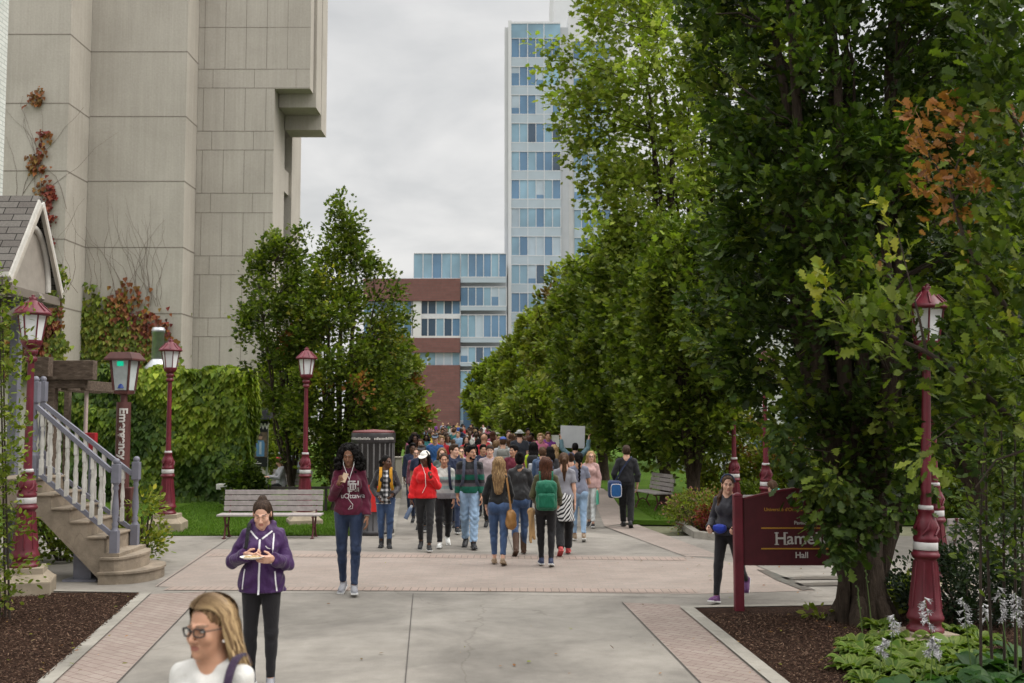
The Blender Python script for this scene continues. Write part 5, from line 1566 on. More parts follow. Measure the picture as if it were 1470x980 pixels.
def half_leaf(outline, fold=.18, bend=.0):
    """two halves folded along the midrib; returns verts, polygons"""
    n = len(outline); V = [(0, 0, 0), (0, 1, -bend)]
    R_ = [(x, y, fold * x - bend * y * y) for x, y in outline]; L_ = [(-x, y, fold * x - bend * y * y) for x, y in outline]
    V = [(0, 0, 0)] + R_ + [(0, 1, -bend)] + L_
    polys = [[0] + list(range(1, n + 1)) + [n + 1], [0, n + 1] + list(range(2 * n + 1, n + 1, -1))]
    return np.array(V, float), polys
LEAF = {'oak': half_leaf([(.11, .14), (.24, .27), (.13, .38), (.34, .52), (.19, .62), (.34, .78), (.15, .88)]),
        'maple': half_leaf([(.22, .05), (.46, .22), (.24, .38), (.42, .66), (.16, .7)], .12),
        'simple': half_leaf([(.26, .3), (.24, .68)], .15, .08),
        'ivy': half_leaf([(.30, .02), (.42, .25), (.26, .55)], .14, .1)}
def leaves(P, D, Nn, size, tint, shape='simple'):
    """P (n,3) base points, D leaf directions, Nn approximate normals, size (n,), tint (n,3)"""
    T, polys = LEAF[shape]
    D = D / (np.linalg.norm(D, axis=1, keepdims=True) + 1e-9)
    X = np.cross(D, Nn); X /= (np.linalg.norm(X, axis=1, keepdims=True) + 1e-9); Z = np.cross(X, D)
    n, m = len(P), len(T)
    V = P[:, None, :] + size[:, None, None] * (T[None, :, 0:1] * X[:, None, :] + T[None, :, 1:2] * D[:, None, :] + T[None, :, 2:3] * Z[:, None, :])
    idx, tot = [], []
    base = (np.arange(n) * m)[:, None]
    loops = np.concatenate([np.array(p) for p in polys]); tots = np.array([len(p) for p in polys])
    idx = (base + loops[None, :]).ravel(); tot = np.tile(tots, n)
    C = np.ones((n, m, 4), np.float32); C[:, :, :3] = tint[:, None, :]
    return V.reshape(-1, 3), idx, tot, C.reshape(-1, 4)
def leaf_mesh(name, sets):
    Vs, Is, Ts, Cs = [], [], [], []; off = 0
    for V, I, T, C in sets:
        Vs.append(V); Is.append(I + off); Ts.append(T); Cs.append(C); off += len(V)
    me = np_mesh(name, np.concatenate(Vs), np.concatenate(Ts), np.concatenate(Is), False)
    a = me.color_attributes.new('tint', 'FLOAT_COLOR', 'POINT'); a.data.foreach_set('color', np.concatenate(Cs).astype(np.float32).ravel())
    return me
def unit(n, r):
    v = r.normal(size=(n, 3)); return v / np.linalg.norm(v, axis=1, keepdims=True)
def pal(n, cols, r, jit=.22):
    cols = np.array(cols); k = r.integers(0, len(cols), n); t = r.random((n, 1))
    c = cols[k] * (1 - .5 * t) + cols[r.integers(0, len(cols), n)] * (.5 * t)
    return np.clip(c * (1 + jit * r.normal(size=(n, 1))), .004, .9)
def spray(c, o, n, L, w, size, cols, r, shape='oak', droop=.1, up=.35):
    """a leafy twig end: leaves set round a short axis o from the point c"""
    o = np.array(o, float); o /= np.linalg.norm(o)
    t = r.random(n) ** .8
    off = r.normal(size=(n, 3)) * w * (1 - .45 * t)[:, None]
    P = np.array(c) + o * (t * L)[:, None] + off
    D = o * .7 + off / max(w, 1e-6) * .45 + unit(n, r) * .55 + np.array([0, 0, -droop])
    Nn = np.array([0, 0, 1.0]) * .55 + off / max(w, 1e-6) * .45 + o * .6 + unit(n, r) * .45
    return leaves(P, D, Nn, size * r.uniform(.5, 1.3, n), pal(n, cols, r), shape)

OAK = [(.029, .052, .009), (.041, .068, .011), (.021, .040, .008), (.072, .103, .016)]
OAKL = [(.088, .125, .016), (.118, .155, .02), (.06, .092, .012), (.15, .175, .026)]
MAPLE = [(.215, .275, .045), (.27, .32, .055), (.16, .225, .035), (.32, .35, .08)]
MID = [(.125, .165, .02), (.165, .205, .026), (.09, .125, .015), (.205, .22, .034)]
YELL = [(.20, .22, .025), (.28, .26, .03), (.14, .18, .025)]
RUST = [(.25, .105, .035), (.18, .07, .025), (.32, .15, .055)]
RED = [(.17, .03, .025), (.22, .06, .03), (.12, .02, .02)]
CROWN_N = {}
def crown_tree(name, label, base, Rf, z0, z1, nclump, nleaf, lsize, cols, shape='simple', trunk=.15, fork=1.2, limbs=9, seed=1, L=.5, w=.17, fill=.55, lean=(0, 0), accents=(), extra=(), group=None, cat='tree', bark=None, up=.5, vis=None, sideways=1.0, depth=1.0, avoid=None, core=0):
    r = np.random.default_rng(seed); rr = random.Random(seed)
    t = thing(name, label, cat, (base[0], base[1], 0), 0, group)
    zs = np.linspace(z0, z1, 60); wgt = np.array([max(.02, Rf(z)) for z in zs]); wgt /= wgt.sum()
    ph = rr.uniform(0, 6)
    cl = []
    while len(cl) < nclump:
        z = rr.choices(zs, wgt)[0] + rr.uniform(-.1, .1); a = rr.uniform(0, 2 * math.pi)
        R0 = Rf(z) * (1 + .16 * math.sin(3 * a + 1.3 * z + ph) + .12 * math.sin(5 * a - 2.1 * z))
        if math.sin(4 * a + 2.3 * z + ph) * math.sin(1.9 * z - 2 * a) > .62: continue
        q = R0 * (fill + (1 - fill) * rr.random() ** .6)
        f = (z - z0) / (z1 - z0)
        cx, cy = lean[0] * f, lean[1] * f
        p = np.array([cx + q * math.cos(a), cy + q * math.sin(a) * depth, z]); o = np.array([math.cos(a) * sideways, math.sin(a) * sideways, up + rr.uniform(-.3, .5)])
        if avoid is not None and avoid(Vector((p[0] + base[0], p[1] + base[1], p[2]))): continue
        if len(cl) < core: p[:2] = np.array([cx, cy]) + (p[:2] - np.array([cx, cy])) * .45
        cl.append((p, o, R0))
    cl += [(np.array(p, float), np.array(o, float), 1.0) for p, o in extra]
    sets = []
    for i, (p, o, R0) in enumerate(cl):
        c = cols if rr.random() > .12 else [tuple(min(1, x * 1.45) for x in q) for q in cols]
        k = rr.uniform(.8, 1.2)
        c = [tuple(x * k for x in q) for q in c]
        for fr, ac in accents:
            if rr.random() < fr: c = ac
        sets.append(spray(p - o / np.linalg.norm(o) * L * .5, o, nleaf, L, w, lsize, c, r, shape))
    o = link_mesh('crown', leaf_mesh('crown', sets), M_LEAF, t)
    mb = MB()
    mb.tube([(0, 0, -.1), (trunk * .1, 0, .25), (0, .02, fork * .55), (lean[0] * .1, 0, fork)], [trunk * 1.35, trunk * 1.02, trunk * .92, trunk * .95], 14)
    tips = []
    for i in range(limbs):
        a = 2 * math.pi * (i + rr.random() * .6) / limbs; zt = z0 + (z1 - z0) * rr.uniform(.45, .93); q = max(.1, Rf(zt)) * rr.uniform(.25, .7)
        e = Vector((lean[0] * .8 + q * math.cos(a), lean[1] * .8 + q * math.sin(a) * depth, zt)); s = Vector((math.cos(a) * trunk * .5, math.sin(a) * trunk * .5, fork * rr.uniform(.72, 1.0)))
        m1 = s.lerp(e, .3) + Vector((math.cos(a), math.sin(a), 0)) * .25 * q; m2 = s.lerp(e, .65) + Vector((rr.uniform(-.1, .1), rr.uniform(-.1, .1), 0))
        r0 = trunk * rr.uniform(.38, .58)
        mb.tube([s, m1, m2, e], [r0, r0 * .72, r0 * .45, .012], 7); tips += [s, m1, m2, e, s.lerp(m1, .5), m1.lerp(m2, .5), m2.lerp(e, .5)]
    tw = mb
    for p, o_, R0 in cl[::(1 if len(cl) < 500 else 2)]:
        pv = Vector(p); b = min(tips, key=lambda v: (v - pv).length + (0 if v.z < pv.z else 3))
        md = b.lerp(pv, .5) + Vector((rr.uniform(-.1, .1), rr.uniform(-.1, .1), rr.uniform(-.05, .15)))
        tw.tube([b, md, pv], [.018, .012, .005], 4, 1, caps=False)
    mb.build('trunk', [bark or M_BARK, M_TWIG], t)
    return t
def interp(*kv):
    xs, ys = [k for k, v in kv], [v for k, v in kv]
    return lambda z: float(np.interp(z, xs, ys))

# nearest oak on the right with its forked trunk
b = G(1240, 893)
ex = []
for px, py in ((1222, 752), (1215, 725), (1232, 780), (1205, 700), (1245, 742), (1285, 735), (1310, 705), (1195, 690), (1225, 735), (1160, 660), (1135, 640), (1120, 615), (1330, 690), (1192, 748), (1196, 768), (1186, 728), (1172, 706), (1205, 790), (1150, 682)):
    q = at(px, py, b.y - .7 + rnd.uniform(-.35, .2)); ex.append(((q.x - b.x, q.y - b.y, q.z), (rnd.uniform(-.5, .3), -.5, -.4)))
def proj(p):
    zc = p.y * CT + (p.z - HCAM) * ST; return PW / 2 + FPX * p.x / zc, PH / 2 - FPX * (-p.y * ST + (p.z - HCAM) * CT) / zc
def lampveil(p):
    # the lantern hangs in a gap of the crown
    return abs(p.x - 4.42) < .42 and p.y < 12.0 and 3.0 < p.z < 4.3
T1 = crown_tree('oak_tree', 'huge dark columnar oak nearest on the right, its trunk forking beside the name sign', (b.x, b.y), interp((1.2, .15), (1.7, .45), (2.1, .85), (2.7, 1.3), (3.6, 1.62), (6, 1.68), (9, 1.6), (10.5, .8)), 1.5, 10.2,
                900, 58, .125, OAK, 'oak', .25, 1.25, 13, 3, .36, .125, .6, accents=((.12, OAKL),), extra=ex, up=.45, lean=(.12, .7), avoid=lampveil, core=200)
mb = MB()   # the root flare, a second stem and the low broken limb
mb.tube([(-.22, -.1, -.05), (-.27, -.12, .25), (-.24, -.1, .5), (-.33, -.14, .78), (-.36, -.2, .98)], [.09, .085, .07, .055, .02], 8)
mb.tube([(.1, 0, .2), (.3, .02, .9), (.55, 0, 1.5), (.75, .05, 2.2)], [.1, .1, .075, .05], 8)
for j in range(6): a = j * 1.05; mb.tube([(math.cos(a) * .2, math.sin(a) * .2, .3), (math.cos(a) * .3, math.sin(a) * .3, .08), (math.cos(a) * .42, math.sin(a) * .42, -.08)], [.08, .1, .06], 7)
mb.build('side_stem', M_BARK, T1)

# foreground oak branches reaching in from the right edge
def branch_tree():
    Y = 8.2; bx = gy(1560, Y + .3)
    t = thing('oak_tree', 'close oak at the right edge with yellow twig tips and a rusty brown spray', 'tree', (bx.x, bx.y, 0)); O = Vector((bx.x, bx.y, 0)); r = np.random.default_rng(5); rr = random.Random(5)
    mb = MB(); mb.tube([(0, 0, 0), (0, 0, 1.5), (.1, 0, 3.5), (.1, 0, 7)], [.2, .17, .13, .05], 12); mb.build('trunk', M_BARK, t)
    def br(pts, r0, r1, Ya=Y):
        P = [at(x, y, Ya + (i * .0)) - O for i, (x, y) in enumerate(pts)]; k = len(P); tw = MB(); tw.tube(P, [r0 + (r1 - r0) * i / (k - 1) for i in range(k)], 6); tw.build('branch', M_TWIG, t)
    br([(1560, 680), (1490, 640), (1440, 590), (1390, 545), (1330, 505), (1270, 478), (1215, 440), (1190, 412)], .035, .004)
    br([(1560, 560), (1470, 480), (1420, 405), (1385, 345), (1362, 270), (1392, 185)], .03, .004)
    br([(1330, 505), (1318, 450), (1305, 400), (1288, 330)], .012, .003); br([(1440, 590), (1380, 600), (1330, 640)], .012, .003); br([(1470, 480), (1410, 470), (1370, 450)], .012, .004)
    br([(1560, 300), (1480, 220), (1430, 120), (1410, 40)], .025, .005); br([(1490, 640), (1430, 660), (1400, 700)], .012, .004)
    br([(1362, 270), (1330, 215), (1318, 185)], .007, .003); br([(1370, 300), (1400, 285), (1422, 262)], .007, .003)
    S = []
    def cl(px, py, n, cols, sz=.11, w=.075, o=(-.4, -.1, .5), L=.22):
        q = at(px, py, Y + rr.uniform(-.3, .3)) - O; S.append(spray(tuple(q), o, n, L, w, sz, cols, r, 'oak'))
    for px, py in ((1195, 408), (1188, 430), (1205, 440)): cl(px, py, 13, YELL, .105, .055)
    for px, py in ((1285, 318), (1292, 345), (1300, 372), (1290, 385)): cl(px, py, 11, YELL, .10, .05)
    for px, py in ((1268, 398), (1345, 350), (1405, 350), (1420, 440), (1408, 400)): cl(px, py, 5, YELL + RUST, .08, .04)
    for px, py in ((1225, 462), (1245, 480), (1268, 470), (1290, 455), (1262, 500), (1300, 490), (1320, 470), (1285, 430), (1275, 520), (1240, 505), (1385, 540), (1375, 570), (1300, 530), (1260, 455), (1230, 490)): cl(px, py, 15, OAKL, .115, .085)
    for px, py in ((1330, 635), (1338, 655), (1322, 645), (1348, 632)): cl(px, py, 9, OAKL, .12, .06, (-.3, -.2, -.3))
    for px, py in ((1390, 168), (1372, 182), (1350, 205), (1335, 222), (1322, 182), (1345, 245), (1362, 228), (1375, 262), (1352, 278), (1340, 300), (1388, 290), (1408, 282), (1420, 275), (1382, 215), (1398, 205), (1368, 320), (1390, 335)): cl(px, py, 17, RUST, .085, .055)
    for i in range(80):
        px, py = rr.uniform(1385, 1500), rr.uniform(330, 640); cl(px, py, 15, OAK + OAKL[:2] if rr.random() < .6 else OAKL + MID[:1], .105, .11)
    for i in range(10): cl(rr.uniform(1400, 1475), rr.uniform(400, 640), 9, YELL + MID, .10, .07)
    for i in range(46):
        px, py = rr.uniform(1400, 1500), rr.uniform(-40, 170)
        if px > 1400 + .1 * py: cl(px, py, 16, OAK + OAKL[:1], .115, .12)
    for px, py in ((1462, 190), (1470, 205), (1455, 215)): cl(px, py, 8, RUST, .085, .05)
    for i in range(22): cl(rr.uniform(1415, 1490), rr.uniform(180, 340), 15, OAK + OAKL, .11, .11)
    link_mesh('crown', leaf_mesh('crown', S), M_LEAF, t)
branch_tree()
def sapling(label, pxs, y0, y1, Y, n, cols, seed, sz=.07, nl=14):
    r = np.random.default_rng(seed); rr = random.Random(seed); g = gy(pxs[0], Y); t = thing('young_tree', label, 'young tree', (g.x, Y, 0)); O = Vector((g.x, Y, 0)); mb = MB(); S = []
    for px in pxs:
        b = gy(px, Y + rr.uniform(-.2, .2)); p = at(px + rr.uniform(-12, 12), y0, Y); mb.tube([b - O, b.lerp(p, .5) - O + Vector((rr.uniform(-.05, .05), 0, 0)), p - O], [.014, .011, .005], 6)
    mb.build('stem', M_TWIG, t)
    for i in range(n):
        px = rr.choice(pxs) + rr.gauss(0, 14); q = at(px, rr.uniform(y0, y1), Y + rr.uniform(-.25, .25)) - O; S.append(spray(tuple(q), (rr.uniform(-1, 1), rr.uniform(-1, .4), .4), nl, .28, .09, sz, cols, r, 'simple'))
    link_mesh('crown', leaf_mesh('crown', S), M_LEAF, t)
sapling('thin stemmed young tree with small leaves at the right edge behind the white flowers', [1408, 1425, 1442, 1458, 1470], 520, 840, 9.6, 85, OAK + OAKL[:2], 8, .075, 16)
sapling('small leafy young tree at the left edge in front of the lamp post', [-12, 0, 8, 14], 395, 870, 12.3, 120, OAKL + MID, 9, .075, 18)

# oaks behind it along the lawn
COLM = lambda s, R_, zt: interp((1.3, R_ * .55), (2.2, R_ * .9), (zt * .5, R_), (zt * .8, R_ * .8), (zt, R_ * .2))
def oakrow(px, Y, zt, R_, n, label, seed, cols=OAKL + OAK[1:2] + MID[:1], trunk=.12, nl=60, ls=.15, acc=((.22, OAKL), (.06, MID)), grp='columnar oaks lining the right lawn', **k):
    g = gy(px, Y); return crown_tree('oak_tree', label, (g.x, g.y), COLM(0, R_, zt), 1.35, zt, n, nl, ls, cols, 'maple' if Y < 35 else 'simple', trunk, 1.1, 8, seed, .5, .19, .45, accents=acc, group=grp, up=.8, **k)
oakrow(996, 25.7, 7.2, 1.32, 330, 'columnar oak with a pale bare trunk rising from the right lawn behind the flower bed', 21, trunk=.17)
oakrow(955, 28.4, 7.6, 1.35, 300, 'dark columnar oak on the right lawn just left of the flower bed', 22, trunk=.15)
oakrow(905, 34, 8.4, 1.5, 300, 'columnar oak above the man in black with the blue bag', 23, nl=50, ls=.19)
oakrow(866, 40, 9.0, 1.6, 280, 'columnar oak whose trunk stands beside the woman in the pink blouse', 24, nl=46, ls=.22, trunk=.2)
oakrow(832, 48, 9.2, 1.7, 240, 'oak behind the blank raised placard', 25, MID, nl=44, ls=.26)
oakrow(806, 60, 10.6, 1.9, 230, 'tall oak with brownish top standing below the glass tower', 26, MID + [(.13, .10, .03)], nl=44, ls=.32, acc=((.1, [(.16, .10, .035)]),), grp=None)
oakrow(775, 66, 9.0, 2.2, 210, 'round oak with yellowing crown left of the brown topped oak', 27, MID + YELL[:1], nl=42, ls=.34, acc=((.12, YELL),), grp=None)
oakrow(742, 76, 7.6, 2.4, 190, 'light green tree above the middle of the far crowd', 28, MID + MAPLE[:1], nl=42, ls=.36, acc=((.06, YELL),), grp=None)
oakrow(708, 92, 7.2, 2.5, 170, 'farthest light green tree at the right edge of the walk, before the glass hall', 29, MID, nl=42, ls=.42, grp=None)
oakrow(765, 46, 3.8, 1.5, 90, 'low bushy tree behind the man in the pale hat', 30, MID, nl=42, ls=.26, grp=None)
g = gy(1405, 19.5); crown_tree('oak_tree', 'dark oak filling the gap behind the lamp post among the hostas', (g.x, g.y), COLM(0, 2.0, 9), 1.4, 9, 260, 55, .16, OAK, 'maple', .2, 1.3, 8, 31, .55, .2, .45, up=.6)
g = gy(1290, 30); crown_tree('oak_tree', 'deep green oak standing far behind the huge nearest oak', (g.x, g.y), COLM(0, 2.6, 11), 2.2, 11, 250, 50, .24, OAK, 'simple', .22, 2, 8, 32, .6, .25, .4, up=.6)

# the tall light maple
Ym = 33.0; g = gy(1000, Ym)
ex = []
for px, py in ((758, 66), (752, 108), (770, 128), (762, 92), (782, 150), (790, 178), (775, 176), (800, 205), (812, 246), (820, 268), (836, 262), (808, 222), (842, 300), (850, 318), (796, 84), (812, 62), (835, 40), (858, 20), (870, 50), (830, 110), (850, 330), (838, 365), (800, 110), (822, 150), (845, 190), (826, 200), (800, 130), (848, 100)):
    for k in range(1):
        q = at(px + 30 + rnd.uniform(-8, 16), py + rnd.uniform(-10, 10), Ym - .6 + rnd.uniform(-.8, .8)); ex.append(((q.x - g.x, q.y - g.y, q.z), (-.8, -.3, .15 + rnd.uniform(-.3, .3))))
crown_tree('maple_tree', 'tall light green maple reaching across the glass tower from the right', (g.x, g.y), interp((5.0, 2.2), (8, 3.0), (11, 3.5), (14, 3.5), (17, 2.9), (18, 1.5)), 5, 18, 520, 60, .19, MAPLE, 'maple', .26, 4.5, 12, 41, .95, .3, .5, extra=ex, up=.35, accents=((.25, MID),), core=110)

# left oaks beside the walk
g = gy(487, 26.8); ex = []
for px, py in ((487, 292), (482, 300), (490, 312), (484, 325), (497, 340), (480, 345), (512, 372), (540, 385), (556, 398), (505, 355), (470, 368)):
    q = at(px, py, 26.6); ex.append(((q.x - g.x, q.y - g.y, q.z), (rnd.uniform(-.4, .4), -.2, .9)))
crown_tree('oak_tree', 'leafy oak with a bare spiky top behind the wooden bench', (g.x, g.y), interp((.5, .35), (1.2, .75), (2.5, 1.25), (4, 1.5), (5.0, 1.25), (5.8, .8), (6.5, .4), (7.8, .1)), .6, 7.2, 270, 84, .105, OAKL + OAK[1:2], 'maple', .2, .5, 11, 51, .5, .17, .45, extra=ex, up=.8, accents=((.02, RUST), (.06, YELL), (.12, OAKL)), lean=(.1, 0))
g = gy(418, 27.6); ex = []
for px, py in ((372, 375), (365, 392), (380, 362), (398, 350), (430, 345), (437, 335), (395, 345)):
    q = at(px, py, 27.6); ex.append(((q.x - g.x, q.y - g.y, q.z), (-.3, -.2, .8)))
crown_tree('oak_tree', 'narrow oak leaning left against the concrete building, left of the spiky topped oak', (g.x, g.y), interp((1.2, .1), (2, .3), (3.5, .75), (5.0, 1.0), (6.0, .8), (7.0, .15)), 1.2, 6.8, 140, 76, .105, OAKL + OAK[1:2], 'maple', .1, .9, 7, 52, .45, .16, .4, extra=ex, up=.8, lean=(-.45, 0))
oakrow(570, 38, 5.0, 1.0, 120, 'small bright oak right of the spiky topped oak beside the walk', 53, MID, nl=50, ls=.2, acc=((.06, RUST),), grp=None)
oakrow(548, 33, 4.2, .85, 110, 'bushy young oak behind the ribbed waste column', 54, OAKL, nl=50, ls=.16, grp=None)
oakrow(395, 44, 5.0, 1.6, 120, 'pale green tree behind the poster panel', 55, MID, nl=44, ls=.24, grp=None)

# shrubs
def shrub(label, px, Y, rx, ry, h, n, nl, ls, cols, seed, shape='simple', acc=(), name='shrub', zc=None, L=.22, w=.1):
    g = gy(px, Y); r = np.random.default_rng(seed); rr = random.Random(seed); t = thing(name, label, 'shrub', (g.x, g.y, 0)); S = []; mb = MB()
    for i in range(n):
        a = rr.uniform(0, 2 * math.pi); f = rr.random(); z = h * f; k = math.sqrt(max(0.05, 1 - (2 * f - .85) ** 2)) * rr.uniform(.6, 1.0) * (1 + .2 * math.sin(3 * a + seed))
        c = cols
        for fr, ac in acc:
            if rr.random() < fr: c = ac
        S.append(spray((rx * k * math.cos(a), ry * k * math.sin(a), z), (math.cos(a) * .6, math.sin(a) * .6, .6), nl, L, w, ls, c, r, shape))
    link_mesh('foliage', leaf_mesh('foliage', S), M_LEAF, t)
    for i in range(9):
        a = i * .7; mb.tube([(.05 * math.cos(a), .05 * math.sin(a), -.02), (rx * .4 * math.cos(a), ry * .4 * math.sin(a), h * .5), (rx * .6 * math.cos(a), ry * .6 * math.sin(a), h * .8)], [.02, .014, .006], 5)
    mb.build('stem', M_TWIG, t)
    return t
shrub('yellow green bush with rusty tips behind the jogger', 1068, 31, 1.35, 1.0, 2.0, 150, 45, .14, MID + YELL + YELL, 61, acc=((.1, RUST),), L=.3, w=.14)
shrub('yellow green bush beside the clapboard house behind the name sign', 1130, 29, 1.1, .9, 1.9, 110, 45, .13, MID + YELL, 62, acc=((.08, RUST),), L=.3, w=.14)
shrub('low dark evergreen under the yellow bush behind the lamp post', 1090, 26.5, 1.1, .6, .6, 60, 45, .09, OAKL, 63)
shrub('rounded ivy shrub at the corner of the ivy hedge', 352, 26.5, .38, .35, 1.0, 80, 40, .11, OAK + OAKL[:1], 64, 'ivy')
shrub('leafy plants under the porch stairs', 88, 17.6, .75, .5, .85, 60, 30, .11, MID + OAKL, 65)
shrub('yellow flowered plants beside the stair foot', 205, 17.2, .22, .3, .95, 40, 26, .09, MID + YELL, 66)
shrub('bright low shrub beyond the paving at far right', 1385, 25, 1.5, .8, 1.35, 130, 45, .12, MID, 67, L=.3, w=.13)
shrub('dark green shrub right of the bright low shrub', 1470, 24, 1.2, .8, 1.6, 110, 45, .12, OAKL, 68, L=.3, w=.13)
shrub('dark spreading juniper behind the hosta bed', 1392, 12.2, .75, .45, .62, 130, 40, .06, [(.018, .032, .016), (.025, .04, .018)], 69, L=.32, w=.06)
shrub('grey green juniper with feathery upper sprays at right', 1440, 12.9, .6, .4, .95, 100, 34, .06, [(.03, .05, .025), (.04, .06, .03)], 70, L=.36, w=.05)
shrub('light hosta clump between the oak trunk and the lamp post', 1298, 12.9, .2, .2, .3, 26, 12, .13, MID, 71, L=.14, w=.07)
shrub('flowering shrub with pinkish tips in the kerbed flower bed', 1000, 22.4, .55, .5, .62, 90, 34, .07, MID + [(.16, .12, .06)], 72, acc=((.3, [(.30, .13, .11), (.26, .17, .12)]),))
shrub('red leaved shrub at the front of the kerbed flower bed', 1033, 21.6, .32, .35, .62, 60, 34, .07, MID, 73, acc=((.6, RED),))
shrub('low green shrub behind the red leaved shrub', 1048, 22.8, .5, .4, .4, 40, 34, .07, MID, 74)
shrub('tiny green seedling in the mulch by the sign', 1182, 12.4, .12, .1, .09, 8, 6, .09, MID, 75, L=.08, w=.04)
shrub('shrubs below the far oaks behind the placard', 790, 52, 2.4, 1.0, 2.2, 110, 40, .28, MID + MAPLE[:1], 76, L=.5, w=.25)
shrub('dark shrubs along the right side of the far walk', 770, 75, 2.6, 2, 3.2, 110, 40, .36, OAKL, 77, L=.6, w=.3)
shrub('green bush on the lawn behind the seated person', 408, 39, .7, .5, 2.0, 80, 40, .15, MID, 78, L=.3, w=.14)

# ivy covered garden wall
def ivy_leaves(n, pts, nrm_, size, colf, r, shape='ivy', off=.10):
    P, D, Nn, C = [], [], [], []
    P = np.array(pts); n = len(P); nv = np.array(nrm_, float)
    P = P + nv * (off * r.random((n, 1)) ** 1.5)
    D = np.array([0, 0, -1.0]) + nv * .35 + unit(n, r) * .45; Nn = nv * .8 + np.array([0, 0, .45]) + unit(n, r) * .35
    return leaves(P, D, Nn, size * r.uniform(.6, 1.25, n), colf(P), shape)
def hedge():
    Y0, Y1 = 29.6, 30.6; xa, xb = gy(70, Y0).x, gy(352, Y0).x; H = at(220, 529, Y0).z
    t = thing('ivy_wall', 'garden wall wholly covered in green ivy, yellowing at its top right', 'ivy wall', ((xa + xb) / 2, Y0, 0)); r = np.random.default_rng(91)
    mb = MB(); mb.box((-(xb - xa) / 2 + .1, .12, 0), ((xb - xa) / 2 - .12, Y1 - Y0, H - .12), bev=.25); mb.build('wall', plain('ivy_wall_core', (.035, .04, .02), .95), t)
    w = (xb - xa) / 2
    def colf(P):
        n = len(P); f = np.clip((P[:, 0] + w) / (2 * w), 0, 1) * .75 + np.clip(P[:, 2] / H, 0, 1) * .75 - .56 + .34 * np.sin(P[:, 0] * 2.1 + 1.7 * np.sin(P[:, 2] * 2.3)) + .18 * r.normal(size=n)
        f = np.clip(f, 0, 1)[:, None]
        return pal(n, [(.036, .075, .01), (.055, .10, .014)], r) * (1 - f) + pal(n, [(.20, .29, .02), (.29, .34, .03)], r) * f  # yellow leaves to the top right; strong light there also put into their colour
    # wavy outer surface: clumps
    n = 17000; x = r.uniform(-w, w, n); z = r.uniform(0, H, n); bulge = .13 * np.sin(x * 3.1 + np.sin(z * 2.4)) + .10 * np.sin(z * 4.3 + x * 1.7) + .05 * np.sin(x * 11 + 2 * np.sin(z * 7))
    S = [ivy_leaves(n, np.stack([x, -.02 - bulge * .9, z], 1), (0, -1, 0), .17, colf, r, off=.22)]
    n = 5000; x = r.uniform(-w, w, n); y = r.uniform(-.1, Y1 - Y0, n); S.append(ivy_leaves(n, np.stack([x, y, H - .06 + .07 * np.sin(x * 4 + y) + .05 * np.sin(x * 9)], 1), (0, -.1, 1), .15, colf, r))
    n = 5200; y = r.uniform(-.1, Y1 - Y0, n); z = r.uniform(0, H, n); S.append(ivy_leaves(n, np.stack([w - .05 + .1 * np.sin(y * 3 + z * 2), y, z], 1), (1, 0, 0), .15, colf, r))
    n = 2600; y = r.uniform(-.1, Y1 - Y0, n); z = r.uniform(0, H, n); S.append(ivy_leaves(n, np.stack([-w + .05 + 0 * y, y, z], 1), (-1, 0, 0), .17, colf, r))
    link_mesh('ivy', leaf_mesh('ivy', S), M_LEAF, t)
hedge()
# climbing ivy on the concrete building and porch
def climber(label, D, regions, seed, size, name='climbing_ivy', nrm_=(0, -1, 0), stems=()):
    r = np.random.default_rng(seed); rr = random.Random(seed); c0 = at(regions[0][0], regions[0][1], D); t = thing(name, label, 'ivy', (c0.x, D, 0)); O = np.array([c0.x, D, 0]); S = []
    for px, py, sx, sy, n, cols in regions:
        cx = np.clip(r.normal(size=n), -2, 2) * sx / 2; cy = np.clip(r.normal(size=n), -2, 2) * sy / 2
        # gather into clumps
        k = max(3, n // 14); kx = cx[:k]; ky = cy[:k]; ii = r.integers(0, k, n)
        s = .16 * min(sx, sy) + 2.2
        P = np.array([tuple(at(px + a, py + b, D)) for a, b in zip(kx[ii] + r.normal(size=n) * s, ky[ii] + r.normal(size=n) * s)]) - O
        S.append(ivy_leaves(n, P - np.array([0, .04, 0]), nrm_, size * .85, lambda P_, cols=cols: pal(len(P_), cols, r, .3), r, 'ivy', .14))
    link_mesh('leaves', leaf_mesh('leaves', S), M_LEAF, t)
    mb = MB()
    for px, py, ln in stems:
        for k in range(int(ln / 30)):
            x, y = px + rr.gauss(0, 20), py; pts = []
            vx = rr.uniform(-1.2, 1.2)
            for i in range(10): pts.append(at(x, y, D - .015) - Vector(O)); vx += rr.gauss(0, 1.6); vx *= .8; x += vx * 3.0; y -= ln / 10 * rr.uniform(.6, 1.2)
            mb.tube(pts, [.009 - .0007 * i for i in range(10)], 4)
    if stems: mb.build('stem', plain('vine_stem', (.13, .10, .08), .9), t)
    return t
G1 = [(.15, .19, .025), (.10, .15, .02), (.2, .2, .03)]; OR = [(.24, .09, .03), (.2, .12, .03), (.16, .05, .025)]
climber('red and green creeper climbing the first concrete fin high above the porch', 40.0, [(58, 130, 10, 70, 60, OR), (48, 210, 14, 70, 80, OR), (62, 225, 10, 70, 60, RED + OR), (52, 270, 16, 40, 50, OR), (72, 300, 6, 40, 150, RED), (70, 350, 6, 40, 100, RED)], 95, .2, stems=((50, 300, 180), (30, 300, 130)))
climber('yellow and orange creeper at the foot of the second concrete fin', 41.95, [(150, 485, 44, 60, 900, G1), (190, 480, 50, 50, 400, OR + G1), (170, 445, 40, 30, 200, OR), (210, 465, 30, 40, 200, RED + OR), (130, 460, 16, 50, 300, G1), (200, 510, 60, 24, 500, G1)], 96, .24, stems=((180, 440, 150), (215, 440, 160), (150, 430, 120), (235, 430, 140), (195, 420, 170)))
